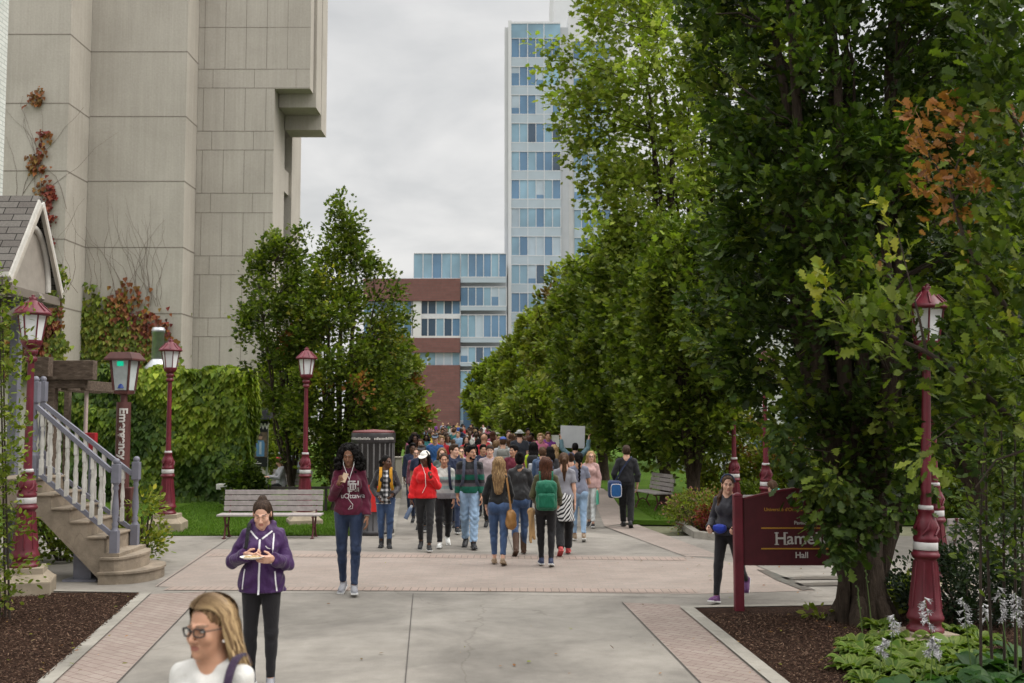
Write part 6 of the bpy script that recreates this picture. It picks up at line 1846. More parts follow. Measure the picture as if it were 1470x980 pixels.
climber('lime and crimson creeper on the first fin behind the lamp post by the porch', 39.9, [(75, 430, 22, 40, 380, G1), (60, 470, 30, 50, 420, OR + RED), (85, 500, 14, 30, 260, G1), (20, 480, 40, 60, 600, OR + G1), (45, 455, 26, 40, 300, RED), (30, 520, 40, 30, 400, G1)], 97, .24, stems=((60, 420, 120), (100, 420, 160)))
climber('strip of lime ivy up the edge of the third concrete face', 43.4, [(264, 490, 5, 60, 300, G1), (262, 460, 3, 40, 80, G1)], 98, .22)

# hostas in the front bed
def hosta_mesh(seed, n, size, cols, edge, wr=(.36, .5)):
    r = random.Random(seed); V, F, C = [], [], []
    for i in range(n):
        a = r.uniform(0, 2 * math.pi); L = size * r.uniform(.7, 1.15); wd = L * r.uniform(*wr); lift = r.uniform(.35, 1.25); c = Vector(r.choice(cols)) * r.uniform(.75, 1.25); b = len(V); roll = r.uniform(-.4, .4)
        d = Vector((math.cos(a), math.sin(a), 0)); s = Vector((-math.sin(a), math.cos(a), 0)) + Vector((0, 0, roll)); st = size * r.uniform(.25, .6)
        base = d * .03
        for k in range(7):
            u = k / 6; p = base + d * (st * math.cos(lift) * min(1, u * 2.0 + .0) + L * u * (.5 + .5 * math.cos(lift * .5))) + Vector((0, 0, (st + L * .5) * math.sin(lift) * (1 - (1 - u) ** 2) - L * .75 * u * u * (.5 + .3 * r.random() * 0)))
            w = wd * math.sin(math.pi * min(1, max(0.02, u * .92 + .08)) ** .8) * (0.06 if k == 0 else 1)
            for j, q in enumerate((-1, -.62, 0, .62, 1)):
                V.append(p + s * (w * q) + Vector((0, 0, abs(q) * w * .3 + .004 * math.sin(9 * u + q * 5)))); e = edge if abs(q) == 1 else c
                C.append((e[0], e[1], e[2], 1))
        for k in range(6):
            for j in range(4): F.append((b + k * 5 + j, b + k * 5 + j + 1, b + k * 5 + 5 + j + 1, b + k * 5 + 5 + j))
    me = bpy.data.meshes.new('hosta'); me.from_pydata([tuple(v) for v in V], [], F); a_ = me.color_attributes.new('tint', 'FLOAT_COLOR', 'POINT'); a_.data.foreach_set('color', np.array(C, np.float32).ravel())
    me.polygons.foreach_set('use_smooth', [True] * len(F)); me.materials.append(M_LEAF)
    return me
M_PETAL = plain('petal_white', (.48, .47, .48), .6, var=.08); M_STALK = plain('stalk_green', (.10, .16, .04), .6)
def stalk(t, h, lean, seed):
    r = random.Random(seed); mb = MB(); pts = [Vector((0, 0, .05)), Vector((lean[0] * .4, lean[1] * .4, h * .5)), Vector((lean[0], lean[1], h))]; mb.tube(pts, [.006, .005, .003], 5); mb.build('stalk', M_STALK, t)
    fl = MB()
    for i in range(11):
        u = .7 + .3 * i / 10; p = Vector((lean[0] * u, lean[1] * u, h * u)); a = r.uniform(0, 6.28); d = Vector((math.cos(a) * .8, math.sin(a) * .8 - .3, -.45)).normalized(); L = .055
        q = p + d * L; k = d.to_track_quat('Z', 'Y').to_matrix().to_4x4(); M = Matrix.Translation(p) @ k
        fl.lathe([(.003, 0), (.006, .015), (.010, .035), (.016, .048)], n=6, M=M, caps=False)
        for j in range(6):
            an = j * math.pi / 3; fl.add([M @ Vector((math.cos(an - .4) * .018, math.sin(an - .4) * .018, .054)), M @ Vector((math.cos(an + .4) * .018, math.sin(an + .4) * .018, .054)), M @ Vector((math.cos(an) * .034, math.sin(an) * .034, .068))], [(0, 1, 2)])
    fl.build('flower', M_PETAL, t)
HV = [hosta_mesh(s, 62, .165, [(.065, .12, .018), (.09, .15, .022), (.125, .18, .03)], (.20, .25, .06), (.24, .34)) for s in (1, 2, 3)]
HD = [hosta_mesh(s, 34, .22, [(.03, .08, .02), (.04, .095, .025), (.055, .11, .03)], (.04, .085, .025)) for s in (4, 5)]
hs = [(1230, 930), (1252, 952), (1225, 965), (1270, 925), (1290, 945), (1310, 960), (1280, 972), (1335, 942), (1352, 955), (1245, 985), (1312, 985), (1372, 938), (1350, 980), (1385, 960), (1262, 905), (1400, 945), (1235, 945), (1300, 930), (1375, 915), (1410, 925)]
for i, (px, py) in enumerate(hs):
    g = G(px, py); t = thing('hosta', 'low hosta with pale edged narrow leaves in the bed around the nearest lamp post', 'hosta', (g.x, g.y, .01), rnd.uniform(0, 6), 'pale edged hostas in the front bed')
    link_mesh('leaves', HV[i % 3], None, t).scale = (1, 1, 1)
    t.scale = [rnd.uniform(.85, 1.15)] * 3
for i, (px, py) in enumerate([(1405, 975), (1440, 965), (1460, 985), (1425, 995), (1380, 1000), (1350, 1010), (1470, 955), (1300, 1012), (1450, 1010)]):
    g = G(px, py); t = thing('hosta', 'broad dark green hosta at the lower right corner of the bed', 'hosta', (g.x, g.y, .01), rnd.uniform(0, 6), 'broad dark hostas in the corner'); link_mesh('leaves', HD[i % 2], None, t)
for i, (px, py, h, lx) in enumerate([(1348, 990, .78, -.12), (1262, 985, .42, .02), (1335, 1000, .5, .03), (1322, 985, .42, .1), (1395, 975, .72, -.08), (1450, 985, .85, -.1), (1462, 985, .8, -.02), (1470, 975, .72, -.05), (1278, 960, .5, .03), (1425, 940, .5, -.1)]):
    g = G(px, py); t = thing('hosta_flower', 'hosta flower stalk with drooping white bells above the leaves', 'flower', (g.x, g.y, .0), 0, 'white flower stalks over the hostas'); stalk(t, h, (lx, -.05), i)
for px, py, h, lx in ((1252, 905, .95, -.08), (1238, 910, .5, -.04)):
    g = G(px, py); t = thing('seed_stalk', 'thin green %s stalk in front of the oak trunk' % ('tall budding' if h > .6 else 'short budding'), 'flower stalk', (g.x, g.y, 0)); mb = MB(); mb.tube([(0, 0, 0), (lx * .5, 0, h * .5), (lx, 0, h)], [.007, .005, .003], 5); mb.build('stalk', M_STALK, t)
    mb = MB()
    for k in range(12): u = .55 + .45 * k / 11; mb.sphere((lx * u + rnd.uniform(-.015, .015), rnd.uniform(-.015, .015), h * u), (.008, .008, .014), n=4)
    mb.build('bud', M_STALK, t)

# lawn blades, mulch chips and fallen leaves
def blades(name, poly_fn, n, seed, hh, cols):
    r = np.random.default_rng(seed); P = poly_fn(n, r); n = len(P); a = r.uniform(0, 2 * np.pi, n); w = .006 + .004 * r.random(n); h = hh * r.uniform(.5, 1.3, n)
    s = np.stack([np.cos(a) * w, np.sin(a) * w, np.zeros(n)], 1); l = np.stack([r.normal(size=n) * .02, r.normal(size=n) * .02, h], 1)
    V = np.stack([P - s, P + s, P + l], 1).reshape(-1, 3); me = np_mesh(name, V, 3, np.arange(3 * n))
    C = np.ones((n, 3, 4), np.float32); C[:, :, :3] = pal(n, cols, r, .2)[:, None, :]
    at_ = me.color_attributes.new('tint', 'FLOAT_COLOR', 'POINT'); at_.data.foreach_set('color', C.ravel())
    o = link_mesh(name, me, M_LEAF); o['kind'] = 'stuff'; return o
def rect(x0, x1, y0, y1, ok=None):
    def f(n, r):
        P = np.stack([r.uniform(x0, x1, n), r.uniform(y0, y1, n), np.full(n, .01)], 1)
        return P if ok is None else P[ok(P)]
    return f
edge = [G(556, 768), G(575, 700)]
LG = [(.06, .13, .012), (.09, .17, .018), (.12, .19, .03)]
blades('grass', rect(-8.5, -2.2, 21.3, 29.5, lambda P: P[:, 0] < edge[0].x - .1 + (edge[1].x - edge[0].x) * (P[:, 1] - edge[0].y) / (edge[1].y - edge[0].y)), 60000, 3, .05, LG)
blades('grass', rect(3.2, 9, 24.4, 30), 34000, 4, .05, LG)
def chips(name, polys, n, seed):
    r = np.random.default_rng(seed); Ps = []
    for (x0, x1, y0, y1, ok) in polys:
        P = np.stack([r.uniform(x0, x1, n), r.uniform(y0, y1, n), .017 + .02 * r.random(n)], 1); Ps.append(P[ok(P)])
    P = np.concatenate(Ps); n = len(P); sz = r.uniform(.005, .019, n); D = unit(n, r) * np.array([1, 1, .35]); Nn = unit(n, r) * .5 + np.array([0, 0, 1])
    T = np.array([(-.3, -.5, 0), (.3, -.5, 0), (.3, .5, .0), (-.3, .5, 0), (-.3, -.5, .25), (.3, -.5, .25), (.3, .5, .25), (-.3, .5, .25)]); Fq = np.array([(0, 3, 2, 1), (4, 5, 6, 7), (0, 1, 5, 4), (1, 2, 6, 5), (2, 3, 7, 6), (3, 0, 4, 7)])
    D /= np.linalg.norm(D, axis=1, keepdims=True); X = np.cross(D, Nn); X /= np.linalg.norm(X, axis=1, keepdims=True); Z = np.cross(X, D)
    V = P[:, None] + sz[:, None, None] * (T[None, :, 0:1] * X[:, None] * .8 + T[None, :, 1:2] * D[:, None] * 1.6 + T[None, :, 2:3] * Z[:, None])
    idx = ((np.arange(n) * 8)[:, None, None] + Fq[None]).ravel(); me = np_mesh(name, V.reshape(-1, 3), 4, idx)
    C = np.ones((n, 8, 4), np.float32); C[:, :, :3] = pal(n, [(.07, .038, .025), (.045, .024, .016), (.095, .055, .038), (.035, .02, .014), (.17, .11, .075)], r, .3)[:, None]
    a = me.color_attributes.new('tint', 'FLOAT_COLOR', 'POINT'); a.data.foreach_set('color', C.ravel())
    o = link_mesh(name, me, plainattr()); o['kind'] = 'stuff'
def plainattr():
    if 'chip' in MATS: return MATS['chip']
    m, nt, out = newmat('mulch_chip'); a = nt.nodes.new('ShaderNodeAttribute'); a.attribute_name = 'tint'; bsdf(nt, out, a.outputs['Color'], .9, 0, .15); MATS['chip'] = m; return m
def left_of(a, b):   # points on the left bed / right bed
    a, b = Vector(a), Vector(b); return lambda P: ((b.x - a.x) * (P[:, 1] - a.y) - (b.y - a.y) * (P[:, 0] - a.x))
f1 = left_of(LP[2], LP[1]); f2 = left_of(RPE[1], RP[0])
chips('mulch', [(-7.2, -3.5, 8.2, LP[1].y - .06, lambda P: f1(P) > .08), (1.8, 6.2, 8.2, 12.7, lambda P: f2(P) < -.25)], 34000, 8)
def litter():
    r = np.random.default_rng(12); rr = random.Random(12); sets = []; P = []
    for i in range(150):
        x, y = rr.choice(((rr.uniform(0, 200), rr.uniform(860, 975)), (rr.uniform(1020, 1250), rr.uniform(885, 975)), (rr.uniform(300, 1000), rr.uniform(790, 970)), (rr.uniform(950, 1250), rr.uniform(800, 860))))
        q = G(x, y); P.append((q.x, q.y, .045 if (x < 200 or y > 880 and x > 1000) else .018))
    P = np.array(P); n = len(P); D = unit(n, r) * np.array([1, 1, .15]); V = leaves(P, D, np.tile([0, 0, 1.0], (n, 1)) + unit(n, r) * .25, r.uniform(.02, .06, n), pal(n, RUST + YELL[:1] + [(.16, .11, .06)], r), 'simple')
    o = link_mesh('fallen_leaves', leaf_mesh('fallen_leaves', [V]), M_LEAF); o['kind'] = 'stuff'
litter()
# ------------------------------------------------------------------ the people of the photograph
CG = 'students walking along the promenade'
F = fabric
JEANS = F('jeans_blue', (.035, .065, .14), kind='denim'); JDARK = F('jeans_dark', (.015, .026, .06), kind='denim'); JLIGHT = F('jeans_light', (.22, .32, .45), kind='denim'); JWHITE = F('jeans_pale', (.46, .48, .48), kind='denim')
BLACK = F('cloth_black', (.012, .012, .013)); LEGG = F('leggings_black', (.010, .009, .011), .75, wr=.3); CHAR = F('cloth_charcoal', (.035, .034, .038)); NAVY = F('cloth_navy', (.018, .025, .055)); WHITE = F('cloth_white', (.58, .57, .55)); GREYT = F('cloth_grey', (.24, .24, .27))
HANDF = dict()
def walk(a, ph=1):
    """a mid-stride pose: one leg forward, the other trailing with the heel lifted"""
    return ((a, .06), (-a * .85, a * 1.5)) if ph > 0 else ((-a * .85, a * 1.5), (a, .06))
def swing(a, sgn=1):
    return {'L': ((.13, -.3 * sgn * a, -1), (.03, -.3 * sgn * a - .2, -1)), 'R': ((-.13, .3 * sgn * a, -1), (-.03, .3 * sgn * a - .2, -1))}
class Item:
    def __init__(s, p, name, label, cat, c, group=None):
        s.p = p; s.c = Vector(c); s.t = thing(name, label, cat, tuple(world(p, s.c)), p.root.rotation_euler.z, group)
    def mb(s, nm, mb, mat):
        mb.v = [tuple(Vector(v) - s.c) for v in mb.v]; return mb.build(nm, mat, s.t)
    def sdf(s, nm, sd, mat, disp=None, clips=()):
        V, Q = sd.polys(disp, clips); V = V - np.array(s.c); return link_mesh(nm, np_mesh(nm, V, 4, Q, True), mat, s.t)
def decal(p, target, shapes_mb, mat, name, off=.004):
    """lay flat shapes given in (x, z) in front of the chest onto the garment"""
    bpy.context.view_layer.update()
    me = target.data; bv = BVHTree.FromPolygons([v.co[:] for v in me.vertices], [list(q.vertices) for q in me.polygons])
    V = []
    for v in shapes_mb.v:
        h = bv.ray_cast(Vector((v[0], -1.0, v[2])), Vector((0, 1, 0)))
        V.append((v[0], (h[0].y if h[0] else -.15) - off, v[2]))
    shapes_mb.v = V; return shapes_mb.build(name, mat, p.root)
def glasses(p, col=(.01, .01, .01), r=.021, h=.016):
    mb = MB(); m = plain('spectacles_black', col, .3)
    for q in (-1, 1):
        ring = [hp(p, (q * .032 + r * 1.12 * math.copysign(abs(math.cos(a)) ** .6, math.cos(a)), -.104 + .012 * (math.cos(a) * q > .5), .003 + h * math.copysign(abs(math.sin(a)) ** .6, math.sin(a)))) for a in [2 * math.pi * i / 18 for i in range(19)]]
        mb.tube(ring, .0034, 5); mb.tube([hp(p, (q * .055, -.1, .009)), hp(p, (q * .074, -.06, .01)), hp(p, (q * .08, .0, .006))], .0024, 5)
    mb.tube([hp(p, (-.011, -.105, .006)), hp(p, (0, -.109, .008)), hp(p, (.011, -.105, .006))], .0024, 5)
    mb.build('glasses', m, p.root)
def cap(p, col, name='baseball_cap', peak=True, front=None):
    s = SDF(.007, .01); Rm = p.Rh
    c = p.TH(np.array([0, .018, .055]) * p.hsc); s.ell(c, np.array([.087, .108, .077]) * p.hsc, Rm)
    V, Q = s.polys(None, [(p.TH(np.array([0, 0, .052]) * p.hsc), -(Rm @ np.array([0, -.12, 1.0])))])
    me = np_mesh('cap', V, 4, Q, True); o = link_mesh(name, me, plain('cap_%s' % name + str(col), col, .8), p.root)
    if peak:
        mb = MB(); pts = []
        for i in range(9):
            a = math.pi + math.pi * i / 8
            pts.append(hp(p, (.078 * math.cos(a), -.075 + .105 * math.sin(a), .056 + .035 * math.sin(a))))
        mb.add(pts + [q + Vector((0, 0, .008)) for q in pts], [list(range(9)), list(range(17, 8, -1))] + [[i, i + 9, (i + 1) % 9 + 9, (i + 1) % 9] for i in range(9)]); mb.build('cap_peak', o.data.materials[0], p.root)
    return o
def shoulder_bag_strap(p, side, mat, low):
    q = 1 if side == 'L' else -1
    a = p.T((q * .09, .0, 1.47)); return a

# -- the woman with glasses in the near left corner
P1 = person('blonde woman in black glasses and white sweater looking left, cut off at the frame bottom', loc=(-1.20, 4.36, 0), height=1.56, face=-10, sk='tan', hair=('slick', 'dirty', {'vol': .94, 'rs': 3, 'part': -.006}), detail=2,
            tops=[dict(mat=F('knit_white', (.58, .57, .54), wr=.4), hem=.88, inf=.016, neck=.118)], bottom=dict(mat=JDARK), head=(-16, 2), gaze=(-.003, 0), wide=.98)
glasses(P1)
mb = MB(); mb.sphere(hp(P1, (.079, -.006, -.045)), .0065, n=6); mb.sphere(hp(P1, (-.079, -.006, -.045)), .0065, n=6); mb.build('pearl_earring', plain('pearl', (.75, .72, .68), .2), P1.root)
strap(P1, 'L', BLACK, .035, dx=.03).build('bag_strap', F('strap_purple', (.03, .015, .04)), P1.root)
def combed_hair(p, n, part, L, seed):
    """long hair combed from a parting over the skull and tucked behind the ears: flat strands, darker at the root"""
    r = random.Random(seed); V, F, C = [], [], []; c0 = Vector((0, .02, .042)); rad = Vector((.0885, .111, .0905))
    for i in range(n):
        q = 1 if r.random() < .55 else -1; u0 = r.uniform(-.86, .92); lift = r.uniform(-.001, .009); pts = []
        ue = max(.12, u0) if u0 > -.05 else r.uniform(-.34, .35)
        off = part * (1 - max(0, u0)) ; back = u0 > .55
        for k in range(6):
            f = k / 5; ph = math.radians(3 + 97 * f); u = u0 + (ue - u0) * (f * f * (3 - 2 * f)); w = math.sqrt(max(.02, 1 - u * u))
            pts.append(Vector((off * (1 - f) + q * rad.x * w * math.sin(ph) * (1 + lift * 9) , c0.y + rad.y * u * (1 + lift * 5), c0.z + rad.z * w * math.cos(ph) + lift)))
        e = pts[-1]; ln = L * r.uniform(.72, 1.05); wv = r.uniform(0, 6.3); fw = r.uniform(-.03, .02) + (.05 if ue < 0 else 0) if not back else 0
        for k in range(1, 7):
            f = k / 6; pts.append(Vector((e.x * (1 + .22 * f) + q * .010 * f + .005 * math.sin(wv + 5 * f), e.y * (1 - .15 * f) + .03 * f + fw * f + .006 * math.sin(wv + 4 * f), e.z - ln * f)))
        tone = r.random(); dk = Vector((.085, .045, .022)); lt = Vector((.47, .33, .17)).lerp(Vector((.17, .10, .05)), tone ** 1.3)
        wd = r.uniform(.0022, .0042); b = len(V)
        for k, pt in enumerate(pts):
            a = pts[max(k - 1, 0)]; z = pts[min(k + 1, len(pts) - 1)]; tg = (z - a).normalized(); o = (pt - Vector((0, .03, pt.z * .9 + .0))); sd = tg.cross(o).normalized()
            ww = wd * (1.0 if k < len(pts) - 2 else .5)
            col = dk.lerp(lt, min(1, .25 + k / 5.0) if tone < .7 else .5)
            for s_ in (-1, 1): V.append(tuple(hp(p, pt + sd * ww * s_))); C.append((col.x, col.y, col.z, 1))
        for k in range(len(pts) - 1): F.append((b + 2 * k, b + 2 * k + 1, b + 2 * k + 3, b + 2 * k + 2))
    me = bpy.data.meshes.new('hair_strands'); me.from_pydata(V, [], F); me.polygons.foreach_set('use_smooth', [True] * len(F))
    at_ = me.color_attributes.new('tint', 'FLOAT_COLOR', 'POINT'); at_.data.foreach_set('color', np.array(C, np.float32).ravel())
    m, nt, out = newmat('combed_hair'); a_ = nt.nodes.new('ShaderNodeAttribute'); a_.attribute_name = 'tint'; bsdf(nt, out, a_.outputs['Color'], .42, 0, .3); me.materials.append(m)
    return link_mesh('hair_strands', me, None, p.root)
combed_hair(P1, 4200, -.012, .27, 9)

# -- the woman eating from a paper plate
P2 = person('woman in purple zip jacket and black leggings eating from a paper plate', 373, 717, 987, 3, 'f', 'light', ('pony', 'dark', {'L': .2, 'vol': .97, 'sides': True}), detail=2, head=(2, 24), eyes=.62, gaze=(0, -.003), wide=1.06, hip=1.06,
            tops=[dict(mat=F('shell_purple', (.045, .013, .075), .45, wr=.7), hem=.845, inf=.026, name='jacket', hood=True, vneck=.10, cuff=.012, flare=.015, fold=.008, neck=.08)],
            bottom=dict(mat=LEGG, inf=.004, name='leggings', fold=.001), shoes=('sneaker', 'grey', 'white'), legs=((.03, .02), (-.05, .08)), stance=.03,
            arms={'L': ((.38, -.05, -1), (-.50, -.95, .30)), 'R': ((-.55, .0, -1), (.78, -.80, .42)), 'Lhand': ((-.75, -.65, .08), (.05, -.5, .85)), 'Rhand': ((.9, -.42, -.12), (0, -.5, .4))}, hands=(.45, .75))
mb = MB(); j = P2.tops[0]; S = P2.S
def xz(px, z): return (px * S, 0, z * S)
def ln(mb, pts, w):
    for a, b in zip(pts[:-1], pts[1:]):
        a, b = Vector((a[0], 0, a[1])) * S, Vector((b[0], 0, b[1])) * S; n = 6; d = (b - a).normalized(); s_ = Vector((-d.z, 0, d.x)) * w / 2
        v = []
        for i in range(n + 1): c = a.lerp(b, i / n); v += [c - s_, c + s_]
        mb.add(v, [(2 * i, 2 * i + 2, 2 * i + 3, 2 * i + 1) for i in range(n)])
ln(mb, [(0, 1.35), (0, 1.1), (0, .86)], .016); ln(mb, [(-.02, 1.355), (-.10, 1.42)], .014); ln(mb, [(.02, 1.355), (.10, 1.42)], .014)
ln(mb, [(.115, 1.40), (.125, 1.2), (.12, 1.14)], .011); ln(mb, [(-.125, 1.40), (-.12, 1.33)], .014); ln(mb, [(.135, 1.06), (.155, .88)], .011); ln(mb, [(-.14, 1.08), (-.155, .9)], .011)
ln(mb, [(.055, 1.295), (.075, 1.275), (.10, 1.27)], .008)
decal(P2, j, mb, plain('piping_white', (.66, .64, .66), .5), 'zip_and_piping')
mb = MB(); mb.add([P2.T((0, -.01, 1.415))] , []) if False else None
strap(P2, 'R', BLACK, .03, zl=1.25, dx=.02).build('bag_strap', BLACK, P2.root)
wl, wr_ = P2.handL, P2.handR
pc = Vector((wl[0] + wr_[0]) / 2) + Vector((.015, -.13, .025)); pc = Vector(wl[0]) + Vector((-.155, -.09, .02))
it = Item(P2, 'paper_plate', 'white paper plate of food held by the woman in purple', 'plate', pc)
m_ = MB(); m_.lathe([(0, 0), (.07, 0), (.098, .014), (.1, .016), (.098, .018), (.07, .005), (0, .005)], c=tuple(pc), n=24, caps=False); it.mb('plate', m_, plain('paper_white', (.72, .7, .66), .7))
m_ = MB(); r_ = random.Random(1)
for i in range(26): m_.sphere((pc.x + r_.uniform(-.055, .055), pc.y + r_.uniform(-.05, .05), pc.z + .012), (r_.uniform(.01, .02), r_.uniform(.01, .018), r_.uniform(.006, .013)), n=4)
it.mb('food', m_, plain('food_tan', (.42, .30, .15), .6, var=.4, vscale=40))

# -- the woman in the burgundy hoodie with her phone
P3 = person('woman with long dark curly hair in burgundy hoodie and jeans looking at her phone', 500, 643, 853, 4, 'f', 'brown', ('curly', 'black', {'L': .30, 'rs': 2}), detail=2, head=(-6, 16), eyes=.6, wide=.95, legs=((.13, .05), (-.10, .16)),
            tops=[dict(mat=F('sweat_burgundy', (.085, .008, .026), wr=.6), hem=.885, inf=.018, name='hoodie', hood=True, cuff=.014, fold=.007, sleeve='push')], bottom=dict(mat=JDARK, inf=.004, fold=.003), shoes=('sneaker', 'grey', 'white'),
            arms={'R': ((-.22, -.12, -1), (.42, -.75, .85)), 'L': ((.24, .06, -1), (.06, -.35, -1)), 'Rhand': ((.55, -.55, .65), (.5, -.6, -.2))}, hands=(.35, .95))
mb = MB(); S = P3.S
def rect2(mb, x0, z0, x1, z1):
    n = 3; v = []
    for i in range(n + 1):
        for k in range(n + 1): v.append(((x0 + (x1 - x0) * i / n) * S, 0, (z0 + (z1 - z0) * k / n) * S))
    mb.add(v, [(i * (n + 1) + k, (i + 1) * (n + 1) + k, (i + 1) * (n + 1) + k + 1, i * (n + 1) + k + 1) for i in range(n) for k in range(n)])
x0, z0 = -.01, 1.195
for a in ((0, 0, .125, .012), (0, .118, .125, .130), (0, 0, .012, .13), (.113, 0, .125, .13), (.02, .018, .105, .032), (.028, .032, .042, .085), (.055, .032, .070, .085), (.083, .032, .097, .085), (.02, .085, .105, .1)): rect2(mb, x0 + a[0], z0 + a[1], x0 + a[2], z0 + a[3])
mb.add([((x0 + .03) * S, 0, (z0 + .1) * S), ((x0 + .095) * S, 0, (z0 + .1) * S), ((x0 + .0625) * S, 0, (z0 + .115) * S)], [(0, 1, 2)])
WPR = plain('print_white', (.58, .55, .55), .7)
decal(P3, P3.tops[0], mb, WPR, 'emblem')
o = text_mesh('uOttawa', .078 * S, front_text_matrix((.045 * S, 0, 1.145 * S)), WPR, 'lettering', P3.root, 0.0, offset=.0008)
tm = MB(); tm.v = [v.co[:] for v in o.data.vertices]; tm.f = [list(q.vertices) for q in o.data.polygons]; tm.m = [0] * len(tm.f); tm.sm = [False] * len(tm.f)
bpy.data.objects.remove(o); decal(P3, P3.tops[0], tm, WPR, 'lettering')
hr = P3.handR; c = Vector(hr[0]) + Vector(hr[1]) * .10 + Vector((.02, -.02, .01))
it = Item(P3, 'phone', 'small phone held up by the woman in the burgundy hoodie', 'phone', c); m_ = MB(); m_.box((-.035, -.005, -.07), (.035, .005, .07), bev=.004, M=Matrix.Translation(c) @ Matrix.Rotation(-.6, 4, 'X') @ Matrix.Rotation(.3, 4, 'Y')); it.mb('case', m_, plain('phone_gold', (.35, .24, .15), .3))
mb = MB(); e0 = hp(P3, (-.068, -.03, -.03)); e1 = hp(P3, (.068, -.03, -.03)); jn = Vector(P3.T((.01, -.17, 1.30)))
mb.tube([e0, e0 + Vector((.01, -.06, -.08)), jn], .0035, 5); mb.tube([e1, e1 + Vector((0, -.07, -.08)), jn], .0035, 5)
mb.tube([jn, Vector(P3.T((.02, -.175, 1.2))), Vector(P3.T((.0, -.17, 1.08))), Vector(P3.T((.055, -.17, 1.01))), Vector(P3.T((.05, -.17, .965))), Vector(P3.T((.0, -.165, .955))), Vector(P3.T((.035, -.168, 1.0)))], .0035, 5); mb.build('earphones', plain('cable_white', (.7, .7, .68), .4), P3.root)
w_ = P3.arm['L'][2]; mb = MB(); dd = Vector(P3.arm['L'][3]).normalized(); mb.tube([Vector(w_) - dd * .035, Vector(w_) - dd * .012], .034, 12); mb.build('watch', plain('watch_silver', (.5, .5, .48), .3, .6), P3.root)

# -- varsity jacket, yellow straps
P4 = person('woman in black varsity jacket and plaid shirt with yellow rucksack straps looking right', 553, 655, 786, 6, 'f', 'dark', ('pony', 'black', {'L': .15, 'vol': .98}), detail=1, head=(42, 0), hip=1.08, group=CG,
            tops=[dict(mat=F('shirt_plaid', (.3, .3, .3), kind='plaid', cols=(75, (.015, .015, .015), (.16, .16, .17), (.6, .6, .6))), hem=.80, inf=.016, name='shirt', sleeve='short'), dict(mat=BLACK, hem=.93, inf=.03, open=.045, collar=True, name='jacket', sleevemat=F('leather_grey', (.035, .032, .036), .45))],
            bottom=dict(mat=JEANS, len=.8), shoes=('ankle', 'black', 'black'), legs=((.04, .0), (-.05, .08)), arms={'L': ((.4, .15, -1), (-.3, -.5, -.35)), 'R': ((-.4, .15, -1), (.3, -.4, -.5))})
for sd in 'LR': strap(P4, sd, BLACK, .055).build('strap', F('strap_yellow', (.48, .23, .015)), P4.root)
mb = MB(); S = P4.S
for q in (-1, 1): rect2(mb, q * .105 - .03, .945, q * .105 + .03, .955); rect2(mb, q * .105 - .03, .965, q * .105 + .03, .975)
decal(P4, P4.tops[1], mb, WPR, 'hem_stripe')

# -- red hoodie and white cap
P5 = person('woman in bright red hoodie and white cap holding a blue bottle', 610, 650, 791, 4, 'f', 'dark', ('long', 'black', {'L': .28, 'front': True}), detail=1, head=(-20, 8), legs=walk(.2, 1), group=CG,
            tops=[dict(mat=F('sweat_red', (.60, .012, .015), wr=.6), hem=.885, inf=.03, name='hoodie', hood=True, cuff=.012, fold=.008)], bottom=dict(mat=F('jeans_black', (.02, .02, .022)), len=.88), shoes=('sneaker', 'black', 'white'),
            arms={'L': ((.3, -.1, -1), (-.55, -.7, .75)), 'R': ((-.28, -.05, -1), (-.12, -.25, -1))}, hands=(.9, .9))
cap(P5, (.66, .64, .60))
c = Vector(P5.handR[0]) + Vector(P5.handR[1]) * .1 + Vector((-.03, -.03, -.1)); it = Item(P5, 'water_bottle', 'blue grey water bottle hanging from the hand of the woman in red', 'bottle', c)
M = Matrix.Translation(c) @ Matrix.Rotation(.45, 4, 'Y'); m_ = MB(); m_.lathe([(.0, -.13), (.036, -.13), (.038, -.12), (.038, .06), (.028, .085), (.02, .09)], n=14, M=M); it.mb('bottle', m_, plain('bottle_blue', (.10, .14, .22), .2)); m_ = MB(); m_.lathe([(.024, .088), (.024, .125), (0, .127)], n=12, M=M); it.mb('lid', m_, plain('lid_grey', (.3, .33, .36), .4))
mb = MB(); jn = Vector(P5.T((0, -.16, 1.30))); mb.tube([hp(P5, (-.07, -.03, -.03)), jn, Vector(P5.T((.01, -.16, 1.1))), Vector(P5.T((-.05, -.15, .98)))], .005, 5); mb.build('earphones', MATS['cable_white'], P5.root)

# -- pale striped sweater
stz = [(0, (.25, .25, .27)), (.18, (.42, .43, .42)), (.32, (.27, .36, .36)), (.42, (.44, .44, .42)), (.52, (.30, .30, .33)), (.6, (.28, .38, .37)), (.7, (.46, .45, .42))]
P6 = person('woman in pale banded knit sweater and black trousers walking beside the red hoodie', 637, 652, 785, 4, 'f', 'tan', ('slick', 'dark', {}), detail=1, legs=walk(.25, -1), group=CG, tops=[dict(mat=F('knit_bands', (.4, .4, .4), kind='stripes', cols=(.86, 1.42, stz)), hem=.87, inf=.022, sleeve='push', neck=.085)],
            bottom=dict(mat=LEGG, inf=.012, name='trousers'), shoes=('sneaker', 'white', 'white'), arms=swing(.4))
strap(P6, 'L', NAVY, .05).build('strap', NAVY, P6.root)

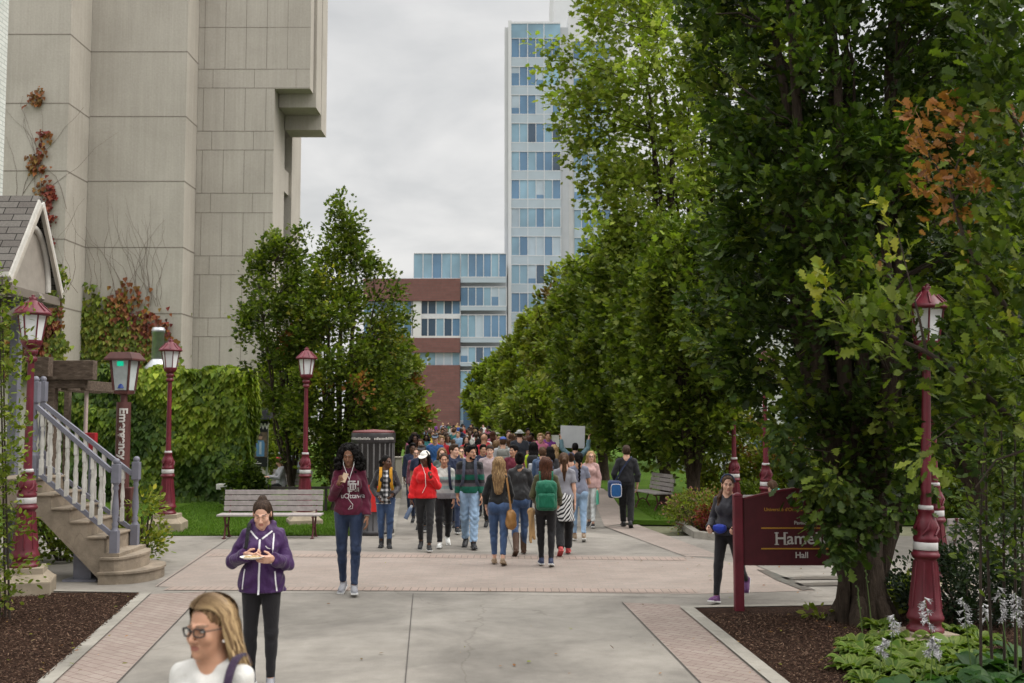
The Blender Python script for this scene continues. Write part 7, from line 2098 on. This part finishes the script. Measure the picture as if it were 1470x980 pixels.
# -- green and black bands, beard
sg = [(0, (.018, .018, .02)), (.10, (.004, .085, .055)), (.30, (.06, .05, .06)), (.40, (.016, .016, .018)), (.5, (.004, .085, .055)), (.66, (.055, .045, .055)), (.82, (.016, .016, .018))]
P7 = person('bearded man in green and black banded sweater and light jeans looking right', 674, 642, 787, 2, 'm', 'tan', ('short', 'black', {'vol': 1.02}), detail=1, head=(38, 2), legs=walk(.2, 1), group=CG, tops=[dict(mat=F('knit_green', (.02, .02, .02), kind='stripes', cols=(.92, 1.50, sg)), hem=.90, inf=.018, sleeve='push')],
            bottom=dict(mat=JLIGHT, loose=.012, fold=.007), shoes=('sneaker', 'black', 'black'), arms=swing(.2))
s = SDF(.007, .012); 
for a, r in (((0, -.072, -.096), (.03, .022, .024)), ((.035, -.045, -.08), (.02, .03, .032)), ((-.035, -.045, -.08), (.02, .03, .032)), ((0, -.096, -.049), (.024, .008, .005))): s.ell(P7.TH(np.array(a) * P7.hsc), np.array(r) * P7.hsc, P7.Rh)
V, Q = s.polys(); link_mesh('beard', np_mesh('beard', V, 4, Q, True), HAIR['black'], P7.root)
for sd in 'LR': strap(P7, sd, NAVY, .05).build('strap', F('strap_slate', (.05, .06, .09)), P7.root)

# -- seen from behind
P8 = person('woman with long wavy blonde hair in black top and jeans, back to us', 716, 660, 811, 178, 'f', 'light', ('long', 'dirty', {'L': .40, 'vol': 1.08, 'rs': 8, 'mat': hairmat('hair_ombre', (.20, .12, .06), (.52, .36, .17))}), detail=1, legs=walk(.12, 1), group=CG, hip=1.05,
            tops=[dict(mat=BLACK, hem=.93, inf=.016, neck=.07)], bottom=dict(mat=JEANS, len=.86), shoes=('flat', 'tan', 'tan'), arms={'L': ((.35, .0, -1), (-.1, -.4, -1)), 'R': ((-.25, -.15, -1), (.1, -.8, -.6))})
TANL = plain('leather_tan', (.30, .15, .045), .5, var=.2); c = Vector(P8.T((-.20, .06, .72)))
it = Item(P8, 'shoulder_bag', 'tan leather sack bag slung behind the blonde woman in black', 'bag', c); s = SDF(.009, .03); s.ell(c, (.085, .11, .15)); s.ell(c + Vector((0, 0, -.09)), (.09, .115, .09)); it.sdf('bag', s, TANL, lambda X, Y, Z: .006 * np.sin(Z * 30 + 4 * np.sin(X * 20)) * np.sin(Y * 30 + X * 15), [((0, 0, c.z + .13), (0, 0, 1))])
it.mb('strap', ribbon([c + Vector((0, .05, .12)), Vector(P8.T((-.17, .1, 1.1))), Vector(P8.T((-.125, .06, 1.40))), Vector(P8.T((-.12, -.03, 1.40))), Vector(P8.T((-.17, -.12, 1.1))), c + Vector((0, -.06, .12))], .028, .008), TANL)
P9 = person('woman with dark bun in black leather jacket, jeans and tall brown boots, back to us', 746, 652, 797, 182, 'f', 'tan', ('bun', 'black', {}), detail=1, legs=walk(.2, -1), group=CG, hip=1.08, wide=1.06,
            tops=[dict(mat=F('leather_black', (.022, .022, .024), .4), hem=.90, inf=.026, name='jacket', collar=True)], bottom=dict(mat=JEANS), shoes=('boot', 'brown', 'brown'), arms={'L': ((.35, -.1, -1), (-.2, -.6, -.6)), 'R': ((-.3, -.1, -1), (.2, -.6, -.6))})
P10 = person('woman with long auburn hair, olive sweater and black leggings carrying a green rucksack', 784, 660, 813, 180, 'f', 'light', ('long', 'auburn', {'L': .40, 'vol': 1.05, 'rs': 6}), detail=1, legs=walk(.1, 1), group=CG,
             tops=[dict(mat=F('knit_olive', (.075, .07, .032)), hem=.90, inf=.02)], bottom=dict(mat=LEGG, inf=.005, name='leggings'), shoes=('sneaker', 'navy', 'white'), arms={'L': ((.3, -.15, -1), (-.2, -.8, -.4)), 'R': ((-.3, -.1, -1), (.0, -.75, -.55))})
backpack(P10, 'plain green rucksack on the woman with auburn hair', F('nylon_green', (.004, .115, .062), .6), size=1.12, pos=(0, .20, 1.10), group=None)
mb = MB(); zc = P10.T((0, .28, 1.2)); 
c = Vector(P10.T((.24, .02, .62))); it = Item(P10, 'tan_coat', 'tan jacket hanging from the arm of the woman with the green rucksack', 'jacket', c); s = SDF(.01, .03)
for i in range(5): s.cap(c + Vector((.02 * math.sin(i * 2), -.06 + .03 * i, .22)), c + Vector((.03 * math.cos(i * 3) - .02, -.09 + .045 * i, -.25 + .05 * (i % 2))), .03, .022)
s.ell(c + Vector((.0, -.02, .2)), (.06, .09, .06)); it.sdf('cloth', s, F('coat_tan', (.36, .22, .10)), lambda X, Y, Z: .004 * np.sin(Y * 90 + 3 * np.sin(Z * 9)))
P11 = person('woman with brown ponytail and grey tee, zigzag shirt tied at her waist', 810, 652, 797, 180, 'f', 'light', ('pony', 'brown', {'L': .34}), detail=1, legs=walk(.22, -1), group=CG, tops=[dict(mat=GREYT, hem=.89, inf=.018, sleeve='short')], bottom=dict(mat=F('trousers_black', (.014, .014, .016)), loose=.018), shoes=('sneaker', 'red', 'red'), arms=swing(.5))
s = SDF(.009, .04); s.ell(P11.T((0, .02, .93)), (.17, .13, .07)); s.cap(P11.T((0, .06, .92)), P11.T((-.03, .13, .58)), .10, .09, flat=(1.5, (0, 1, 0))); V, Q = s.polys(lambda X, Y, Z: .006 * np.sin(X * 60 + 5 * Z), [(P11.T((0, 0, .56)), (0, 0, -1))])
link_mesh('tied_shirt', np_mesh('tied', V, 4, Q, True), F('zigzag', (.3, .3, .3), kind='zigzag', cols=(10, (.012, .012, .014), (.6, .6, .6))), P11.root)
P12 = person('woman with a long dark braid in slate tee and light blue jeans, back to us', 831, 652, 777, 184, 'f', 'tan', ('braid', 'black', {'L': .48}), detail=1, legs=walk(.13, 1), group=CG, hip=1.08, tops=[dict(mat=F('tee_slate', (.19, .20, .26)), hem=.88, inf=.018, sleeve='short')], bottom=dict(mat=JLIGHT, len=.88), shoes=('sneaker', 'tan', 'white'), arms={'L': ((.25, -.2, -1), (-.1, -1, -.2)), 'R': ((-.3, -.2, -1), (.3, -.9, -.2))})
P13 = person('blonde woman with glasses in pink blouse and torn white jeans facing us', 848, 650, 757, -14, 'f', 'light', ('long', 'blonde', {'L': .24}), detail=1, head=(22, 0), legs=walk(.16, 1), group=CG, tops=[dict(mat=F('blouse_pink', (.46, .29, .27)), hem=.86, inf=.022, vneck=.07)], bottom=dict(mat=JWHITE, len=.9), shoes=('flat', 'black', 'white'), arms={'L': ((.25, 0, -1), (-.05, -.3, -1)), 'R': ((-.25, .0, -1), (.2, -.6, -.5))})
glasses(P13)
c = Vector(P13.handL[0]) + Vector(P13.handL[1]) * .12 + Vector((0, -.02, -.06)); it = Item(P13, 'green_folder', 'mint green folder in the hand of the woman in the pink blouse', 'folder', c); m_ = MB(); m_.box((c.x - .01, c.y - .11, c.z - .15), (c.x + .01, c.y + .11, c.z + .15), bev=.003); it.mb('cover', m_, plain('folder_mint', (.10, .48, .33), .5))
P14 = person('man in black shirt and black trousers walking away with a blue bag at his side', 900, 642, 757, 176, 'm', 'light', ('short', 'dark', {}), detail=1, legs=walk(.17, 1), group=CG, tops=[dict(mat=F('shirt_black', (.016, .016, .019)), hem=.92, inf=.022, collar=True, name='shirt')], bottom=dict(mat=BLACK, loose=.014), shoes=('sneaker', 'black', 'black'), arms={'L': ((.4, .1, -1), (-.25, -.3, -.9)), 'R': ((-.28, .05, -1), (.05, -.25, -1))})
c = Vector(P14.T((.26, .04, .78))); it = Item(P14, 'sports_bag', 'blue sports bag with pale piping beside the man in black', 'bag', c); s = SDF(.01, .03); s.box(c, (.14, .26, .18), .06); it.sdf('bag', s, F('nylon_navy', (.02, .035, .09))); s = SDF(.009, .02); s.box(c + Vector((-.03, .24, -.02)), (.115, .05, .14), .035); it.sdf('pocket', s, F('nylon_blue', (.02, .10, .28)))
rg = [c + Vector((-.03 + .11 * math.copysign(abs(math.cos(a)) ** .5, math.cos(a)), .288, -.02 + .135 * math.copysign(abs(math.sin(a)) ** .5, math.sin(a)))) for a in [2 * math.pi * i / 20 for i in range(21)]]
m_ = MB(); m_.tube(rg, .007, 5); it.mb('piping', m_, MATS['piping_white'])
it.mb('strap', ribbon([c + Vector((0, .1, .14)), Vector(P14.T((.1, .14, 1.2))), Vector(P14.T((-.09, .08, 1.45))), Vector(P14.T((-.09, -.1, 1.40))), Vector(P14.T((.1, -.16, 1.15))), c + Vector((0, -.1, .14))], .035, .008), NAVY)

# -- the jogger by the name sign
P15 = person('jogger with headband, dark top and blue waist pouch behind the sign post', 1046, 681, 863, -32, 'f', 'light', ('lowpony', 'brown', {'L': .2, 'side': -1, 'vol': .975}), detail=2, head=(26, 2), legs=((-.42, .45), (.34, .05)), wide=1.02,
             tops=[dict(mat=F('top_dark', (.028, .027, .036), .6), hem=.90, inf=.02, cuff=.006)], bottom=dict(mat=LEGG, inf=.004, name='leggings', fold=.001), shoes=('sneaker', 'purple', 'white'), arms={'R': ((-.35, .15, -1), (.12, -.8, -.35)), 'L': ((.35, .2, -1), (-.1, -.7, -.3))}, hands=(.9, .9))
mb = MB(); mb.tube([hp(P15, (.086 * math.cos(a), -.01 + .02 * math.sin(a), .03 + .1 * math.sin(a))) for a in [math.pi * i / 14 for i in range(15)]], .013, 8); mb.build('headband', plain('band_navy', (.03, .045, .09), .6), P15.root)
s = SDF(.007, .02); c = P15.T((-.05, -.155, .99)); s.ell(c, (.085, .05, .06)); s.box(c + np.array([0, -.01, .012]), (.08, .04, .035), .02); V, Q = s.polys(); link_mesh('waist_pouch', np_mesh('pouch', V, 4, Q, True), F('nylon_royal', (.015, .04, .36), .55), P15.root)
mb = MB(); mb.tube([Vector(P15.T((.165 * math.cos(a), .128 * math.sin(a), 1.0))) for a in [2 * math.pi * i / 24 for i in range(25)]], .014, 6); mb.build('pouch_belt', BLACK, P15.root)

# -- the raised placard
P16 = person('person in denim jacket raising a blank placard over the crowd, back to us', 826, 637, 727, 180, 'm', 'light', ('short', 'black', {}), detail=0, group=CG, tops=[dict(mat=F('denim_jacket', (.10, .17, .20), kind='denim'), hem=.9, inf=.024, name='jacket')], bottom=dict(mat=JDARK), arms={'L': ((.55, -.25, .55), (.1, -.15, 1)), 'R': ((-.55, -.25, .55), (-.1, -.15, 1))})
g0 = Vector(P16.loc); a_, b_ = at(804, 643, g0.y + .3), at(839, 611, g0.y + .3)
t = thing('placard', 'blank pale grey placard held above the crowd', 'placard', ((a_.x + b_.x) / 2, g0.y + .3, a_.z)); mb = MB(); w2 = (b_.x - a_.x) / 2; hh = b_.z - a_.z; mb.box((-w2, -.012, 0), (w2, .012, hh), bev=.004, M=Matrix.Rotation(.03, 4, 'Y')); mb.build('board', plain('board_grey', (.50, .51, .52), .6, var=.12, vscale=2), t)

# -- the second rank of the crowd, seen head and shoulders
def mid(label, px, top, foot, face, sex, sk, hair, topmat, bot=JDARK, leg=.2, ph=1, head=(0, 0), kind=None, **k):
    return person(label, px, top, foot, face, sex, sk, hair, [dict(mat=topmat, hem=.88, inf=.02, **(kind or {}))], dict(mat=bot), detail=k.pop('detail', 0), legs=walk(leg, ph), arms=swing(.4, ph), head=head, group=CG, **k)
Q1 = mid('young man in navy hoodie with brown hair glancing right', 651, 640, 765, 5, 'm', 'light', ('short', 'dark', {'vol': 1.04}), NAVY, head=(35, 0), kind=dict(hood=True, name='hoodie'), detail=1)
Q2 = mid('pale young man with sunglasses on his head in pinkish grey tee', 703, 641, 758, 0, 'm', 'light', ('short', 'brown', {}), F('tee_mauve', (.36, .29, .30)), BLACK, kind=dict(sleeve='short'), detail=1)
s = SDF(.011, .03)
mb = MB(); mb.tube([hp(Q2, (-.06, -.07, .07)), hp(Q2, (0, -.1, .078)), hp(Q2, (.06, -.07, .07))], .014, 6); mb.build('sunglasses', MATS['spectacles_black'], Q2.root)
Q3 = mid('young man in burgundy tee with dark fringe looking left', 738, 641, 752, 0, 'm', 'tan', ('short', 'black', {'vol': 1.06}), F('tee_burgundy', (.12, .015, .03)), JDARK, head=(-35, 0), kind=dict(sleeve='short'), detail=1)
Q4 = mid('woman with glasses and brown hair in white top behind the navy hoodie', 662, 643, 748, 4, 'f', 'light', ('slick', 'brown', {}), WHITE, detail=1); glasses(Q4)
Q5 = mid('young man with straight black hair in navy jacket behind the pale young man', 693, 640, 742, 0, 'm', 'tan', ('short', 'black', {}), NAVY, head=(15, 0))
Q6 = mid('woman with long black hair in lime yellow vest, back to us', 766, 637, 745, 180, 'f', 'tan', ('long', 'black', {'L': .33, 'vol': 1.1}), F('vest_lime', (.42, .55, .02)), JDARK)
backpack(Q6, 'black and white rucksack on the person in the lime vest', BLACK, F('nylon_white', (.45, .46, .5)), group=None)
Q7 = mid('man with short brown hair in blue denim shirt, back to us', 779, 644, 752, 178, 'm', 'light', ('short', 'brown', {}), F('shirt_denim', (.06, .10, .18), kind='denim'), JEANS, detail=1)
backpack(Q7, 'blue rucksack on the man in the denim shirt', F('nylon_steel', (.06, .09, .16)), group=None)
Q8 = mid('woman with black hair in dark coat beside the denim shirt', 790, 643, 748, 182, 'f', 'tan', ('long', 'black', {'L': .25}), CHAR)
Q9 = mid('woman with fair hair in dark jacket ahead of the denim shirt, back to us', 796, 640, 738, 180, 'f', 'light', ('long', 'blonde', {'L': .3}), F('coat_brown', (.09, .06, .045)))
Q10 = mid('person in navy knitted hat and rust coat between the two ponytails', 820, 652, 755, 180, 'f', 'light', ('bun', 'dark', {}), F('coat_rust', (.17, .08, .05)))
cap(Q10, (.015, .02, .06), 'knitted_hat', False)
Q11 = mid('big man in grey bucket hat and charcoal tee, back to us', 746, 619, 716, 180, 'm', 'light', ('short', 'dark', {}), F('tee_charcoal', (.028, .032, .042)), kind=dict(sleeve='short'), wide=1.12)
cap(Q11, (.36, .38, .36), 'bucket_hat', False); mb = MB(); mb.lathe([(.1, .0), (.155, -.02), (.155, -.014), (.1, .012)], c=tuple(hp(Q11, (0, .01, .055))), n=16, caps=False); mb.build('hat_brim', plain('hat_grey', (.36, .38, .36), .8), Q11.root)
Q12 = mid('person in white and blue cap and pale tee with a grey rucksack', 722, 629, 730, 180, 'm', 'light', ('short', 'brown', {}), F('tee_pale', (.45, .46, .48)), kind=dict(sleeve='short')); cap(Q12, (.06, .10, .34))
backpack(Q12, 'grey patterned rucksack on the person in the blue cap', F('nylon_grey', (.22, .22, .2)), group=None)
Q13 = mid('bald man in bright red tee, back half turned', 695, 625, 722, 160, 'm', 'tan', ('bald', 'dark', {}), F('tee_red', (.48, .02, .045)), kind=dict(sleeve='short'))
Q14 = mid('man in grey cap and bright blue tee facing us', 624, 625, 722, 3, 'm', 'light', ('short', 'brown', {}), F('tee_blue', (.03, .10, .27)), kind=dict(sleeve='short')); cap(Q14, (.12, .15, .2))
Q15 = mid('person in black hoodie with hood up at the left edge of the crowd', 595, 625, 720, 4, 'm', 'dark', ('curly', 'black', {'L': .1}), BLACK, kind=dict(hood=True, name='hoodie'))
Q16 = mid('dark skinned young man in navy jacket at the left of the crowd', 592, 638, 738, 8, 'm', 'dark', ('short', 'black', {}), NAVY)
Q17 = mid('woman with glasses in burgundy plaid shirt beside the white cap', 597, 645, 752, 2, 'f', 'light', ('slick', 'brown', {}), F('shirt_wine', (.17, .05, .07)), JDARK); glasses(Q17)
Q18 = mid('person in dark cap and navy tee right behind the red hoodie', 605, 641, 762, 0, 'm', 'tan', ('short', 'dark', {}), NAVY, F('shorts_black', (.015, .015, .017)), kind=dict(sleeve='short')); cap(Q18, (.03, .03, .035))
Q19 = mid('person in dark jacket, shorts and lime green shoes between two sweaters', 657, 650, 760, 6, 'f', 'light', ('long', 'blonde', {'L': .2}), CHAR, leg=.25, detail=1); 
Q20 = mid('woman with fair wavy hair behind the woman in the banded knit', 634, 645, 755, 4, 'f', 'light', ('long', 'dirty', {'L': .25, 'vol': 1.06}), F('top_green_grey', (.10, .12, .11)), BLACK)
Q21 = mid('woman with black hair in pink top behind the glasses woman', 671, 638, 733, 0, 'f', 'brown', ('long', 'black', {'L': .2}), F('top_pink', (.36, .06, .14)))
Q22 = mid('woman with long black hair in white blouse beside the pink top', 680, 640, 738, 0, 'f', 'tan', ('long', 'black', {'L': .25}), WHITE)
Q23 = mid('man in grey backpack straps and pale blue shirt ahead of the blue cap', 712, 634, 728, 178, 'm', 'light', ('short', 'dirty', {}), F('shirt_sky', (.36, .42, .50)))
Q24 = mid('woman with red brown hair in grey shirt near the left lawn edge', 603, 632, 725, 0, 'f', 'tan', ('long', 'auburn', {'L': .25}), F('shirt_lightgrey', (.36, .35, .37)))
# the person reading on the far bench
g = gy(403, 28.9)
P17 = person('person in grey jacket and red headscarf reading on the far bench', loc=(g.x, 28.9, 0), height=1.66, face=-62, sk='light', hair=('long', 'dirty', {'L': .2}), detail=0, sit=.50, head=(0, 25), tops=[dict(mat=F('jacket_pale', (.36, .36, .38)), hem=.86, inf=.022)], bottom=dict(mat=BLACK), legs=((1.45, 1.35), (1.35, 1.2)), arms={'L': ((.2, -.5, -.9), (-.3, -1, .1)), 'R': ((-.2, -.5, -.9), (.3, -1, .1))})
s = SDF(.011, .02); s.ell(P17.TH(np.array([0, .02, .05])), (.1, .115, .08)); V, Q = s.polys(None, [(P17.TH(np.array([0, 0, .03])), (0, 0, -1))]); link_mesh('headscarf', np_mesh('scarf', V, 4, Q, True), F('scarf_red', (.42, .03, .05)), P17.root)
t = thing('umbrella', 'grey umbrella tilted over the seated reader', 'umbrella', (g.x + .3, 29.1, 0)); mb = MB(); M = Matrix.Translation((.05, 0, 1.18)) @ Matrix.Rotation(.7, 4, 'Y')
mb.lathe([(.5, -.16), (.42, -.06), (.28, .03), (.12, .08), (0, .1)], n=8, M=M, caps=False, smooth=False); mb.build('canopy', F('umbrella_grey', (.15, .16, .18)), t); mb = MB(); mb.tube([M @ Vector((0, 0, .12)), M @ Vector((0, 0, -.55))], .012, 6); mb.build('shaft', M_METAL, t)
# the teal figure behind the name sign
g = gy(1117, 19.5)
P18 = person('person in turquoise jacket sitting half hidden behind the name sign', loc=(g.x + .1, 19.5, 0), height=1.66, face=200, sk='light', hair=('short', 'brown', {}), detail=0, sit=.45, lean=.5, tops=[dict(mat=F('jacket_teal', (.06, .38, .36)), hem=.86, inf=.03, hood=True)], bottom=dict(mat=JDARK), legs=((1.45, 1.45), (1.4, 1.4)))
g_ = (g.x + .1, 19.55); bench('bench behind the name sign with a person in turquoise', (g_[0], 19.6, 0), R(12), 1.5)

# ------------------------------------------------------------------ the far crowd: a few walkers copied, each recoloured
def proto(face, sex, hair, ph, leg, topk, arms=None, bag=False):
    return person('person in the far crowd walking along', loc=(0, -40, 0), height=1.70, face=face, sex=sex, sk='light', hair=hair, detail=0, legs=walk(leg, ph), arms=arms or swing(.5, ph), tops=[dict(mat=GREYT, hem=.88, inf=.022, **topk)], bottom=dict(mat=JDARK, loose=.006), shoes=('sneaker', 'black', 'white'))
PR = []
for sx_, hr_, ph, lg, tk in (('f', ('long', 'brown', {'L': .25}), 1, .22, {}), ('f', ('pony', 'brown', {'L': .22}), -1, .2, {'sleeve': 'short'}), ('m', ('short', 'brown', {}), 1, .24, {}), ('m', ('short', 'brown', {'vol': 1.05}), -1, .2, {'sleeve': 'short'}), ('f', ('long', 'brown', {'L': .34, 'vol': 1.07}), -1, .18, {'sleeve': 'short'}), ('m', ('short', 'brown', {'vol': .99}), -1, .22, {'hood': True}), ('f', ('curly', 'black', {'L': .12}), 1, .2, {})):
    PR.append((sx_, hr_[0], proto(0, sx_, hr_, ph, lg, tk)))
TOPC = {'red': (.42, .02, .03), 'navy': (.018, .025, .06), 'black': (.013, .013, .015), 'white': (.55, .55, .53), 'light grey': (.3, .3, .31), 'dark grey': (.06, .06, .065), 'royal blue': (.03, .07, .26), 'sky blue': (.22, .32, .45), 'burgundy': (.12, .015, .03), 'purple': (.14, .03, .18), 'pink': (.42, .12, .2), 'green': (.03, .12, .05), 'beige': (.36, .28, .2), 'teal': (.03, .16, .17), 'yellow': (.5, .36, .04), 'brown': (.1, .055, .03)}
TM = {k: F('crowd_' + k.replace(' ', '_'), v) for k, v in TOPC.items()}
BOT = [JEANS, JDARK, JLIGHT, BLACK, CHAR, F('chino', (.25, .19, .12))]
wts = {'navy': 3, 'black': 2.5, 'white': 6, 'light grey': 4, 'dark grey': 1.5, 'red': 6, 'royal blue': 5, 'sky blue': 5, 'burgundy': 3, 'purple': 3, 'pink': 4, 'green': 1, 'beige': 2, 'teal': 1.5, 'yellow': 1, 'brown': 1.5}
taken = [Vector(p.loc).to_2d() for p in (P4, P5, P6, P7, P8, P9, P10, P11, P12, P13, P14, P16, Q1, Q2, Q3, Q4, Q5, Q6, Q7, Q8, Q9, Q10, Q11, Q12, Q13, Q14, Q15, Q16, Q17, Q18, Q19, Q20, Q21, Q22, Q23, Q24)]
used = set(); rc = random.Random(77); n = 0; tries = 0
edgeL = [(17, 560), (24, 575), (30, 583), (40, 588), (60, 592), (130, 606)]; edgeR = [(17, 820), (24, 800), (30, 795), (40, 770), (60, 752), (90, 722), (130, 700)]
while n < 132 and tries < 20000:
    tries += 1
    Y = rc.choice((rc.uniform(31, 48), rc.uniform(44, 70), rc.uniform(65, 118))); a = float(np.interp(Y, [e[0] for e in edgeL], [e[1] for e in edgeL])); b = float(np.interp(Y, [e[0] for e in edgeR], [e[1] for e in edgeR]))
    g = gy(rc.uniform(a, b), Y); v = g.to_2d()
    if any((v - u).length < (.62 if Y < 60 else .75) for u in taken): continue
    sx_, hk, pr = rc.choice(PR); top = rc.choices(list(wts), list(wts.values()))[0]; hc = 'black' if hk == 'curly' else rc.choice(('black', 'dark', 'brown', 'brown', 'blonde', 'auburn')); away = rc.random() < .38
    key = (sx_, top, hc, away, hk == 'pony')
    if key in used: continue
    used.add(key); taken.append(v)
    r = pr.root if False else copy_tree(pr.root)
    r.location = (g.x, g.y, 0); r.rotation_euler = (0, 0, R((180 if away else 0) + rc.uniform(-22, 22))); s_ = rc.uniform(.92, 1.07) * (1.03 if sx_ == 'm' else .98); r.scale = (s_,) * 3
    r['label'] = '%s with %s%s hair in %s top walking %s deep in crowd' % ('man' if sx_ == 'm' else 'woman', {'dark': 'dark brown'}.get(hc, hc), {'pony': ' tied back', 'curly': ' curly', 'long': ' long'}.get(hk, ' short').replace(' tied back', ' tied').replace('  ', ' '), top, 'away' if away else 'towards us')
    r['group'] = CG
    skn = rc.choice(('light', 'light', 'light', 'tan', 'tan', 'brown', 'dark')) if hk != 'curly' else 'dark'
    if hc in ('blonde', 'auburn'): skn = 'light'
    bt = rc.choice(BOT)
    for ch in r.children:
        nm = ch.name.split('.')[0]; mm = {'body': SKIN[skn], 'sweater': TM[top], 'trousers': bt, 'hair': HAIR[hc]}.get(nm)
        if mm and ch.material_slots: ch.material_slots[0].link = 'OBJECT'; ch.material_slots[0].material = mm
    n += 1
for _, _, pr in PR:
    for ch in list(pr.root.children): bpy.data.objects.remove(ch)
    bpy.data.objects.remove(pr.root)
print('crowd', n, tries)
# ------------------------------------------------------------------ light and sky
SUN_AZ, SUN_EL = 94.0, 48.0     # degrees: azimuth from +Y towards +X
w = bpy.data.worlds.new('World'); scene.world = w; w.use_nodes = True; nt = w.node_tree; nt.nodes.clear()
out = nt.nodes.new('ShaderNodeOutputWorld'); bg = nt.nodes.new('ShaderNodeBackground'); nt.links.new(bg.outputs[0], out.inputs[0])
sky = nt.nodes.new('ShaderNodeTexSky'); sky.sky_type = 'NISHITA'; sky.sun_disc = False; sky.sun_elevation = R(SUN_EL); sky.sun_rotation = R(SUN_AZ); sky.air_density = 1.2; sky.dust_density = 2.0
tc = nt.nodes.new('ShaderNodeTexCoord')
sx = nt.nodes.new('ShaderNodeSeparateXYZ'); nt.links.new(tc.outputs['Generated'], sx.inputs[0])
# cloud deck: direction projected on a flat layer
def M_(op, a, b=None):
    m = nt.nodes.new('ShaderNodeMath'); m.operation = op
    for i, v in enumerate((a, b)):
        if v is None: continue
        if hasattr(v, 'links'): nt.links.new(v, m.inputs[i])
        else: m.inputs[i].default_value = v
    return m.outputs[0]
zc = M_('MAXIMUM', sx.outputs[2], 0.0); zc = M_('ADD', zc, .22)
cx = M_('DIVIDE', sx.outputs[0], zc); cy = M_('DIVIDE', sx.outputs[1], zc)
cb = nt.nodes.new('ShaderNodeCombineXYZ'); nt.links.new(cx, cb.inputs[0]); nt.links.new(cy, cb.inputs[1])
n1 = noise(nt, cb.outputs[0], 1.5, 7, .52, .35)
n2 = noise(nt, cb.outputs[0], 4.5, 6, .55, .2)
nn = M_('ADD', M_('MULTIPLY', n1, .75), M_('MULTIPLY', n2, .25))
SKYV = 4.9
cl = ramp(nt, nn, [(.34, (.70, .705, .71)), (.45, (.81, .81, .805)), (.56, (.95, .94, .925)), (.66, (1.06, 1.04, 1.01))])
vm = nt.nodes.new('ShaderNodeVectorMath'); vm.operation = 'SCALE'; nt.links.new(cl, vm.inputs[0]); vm.inputs['Scale'].default_value = SKYV
zen = nt.nodes.new('ShaderNodeMapRange'); zen.interpolation_type = 'SMOOTHSTEP'; nt.links.new(sx.outputs[2], zen.inputs[0])
zen.inputs[1].default_value = .34; zen.inputs[2].default_value = .8; zen.inputs[3].default_value = 1.0; zen.inputs[4].default_value = 3.9   # an overcast sky is about three times brighter overhead
vz = nt.nodes.new('ShaderNodeVectorMath'); vz.operation = 'SCALE'; nt.links.new(vm.outputs[0], vz.inputs[0]); nt.links.new(zen.outputs[0], vz.inputs['Scale'])
mx = mix(nt, .95, sky.outputs[0], vz.outputs[0])
nt.links.new(mx, bg.inputs[0]); bg.inputs[1].default_value = .1
sl = bpy.data.lights.new('sun', 'SUN'); so = bpy.data.objects.new('sun', sl); COL.objects.link(so)
sl.energy = 1.15; sl.angle = R(40); sl.color = (1.0, .95, .88)
d = Vector((math.sin(R(SUN_AZ)) * math.cos(R(SUN_EL)), math.cos(R(SUN_AZ)) * math.cos(R(SUN_EL)), math.sin(R(SUN_EL))))
so.rotation_euler = d.to_track_quat('Z', 'Y').to_euler()
vs = scene.view_settings; vs.view_transform = 'Standard'; vs.look = 'None'; vs.exposure = 0.80; vs.gamma = 1.0; vs.use_curve_mapping = False
scene.render.engine = 'CYCLES'
scene.cycles.max_bounces = 5; scene.cycles.diffuse_bounces = 2; scene.cycles.glossy_bounces = 2; scene.cycles.transmission_bounces = 3; scene.cycles.transparent_max_bounces = 4
scene.cycles.use_adaptive_sampling = True; scene.cycles.adaptive_threshold = .02
try:
    scene.cycles.use_denoising = True; scene.cycles.denoiser = 'OPENIMAGEDENOISE'
except Exception: pass
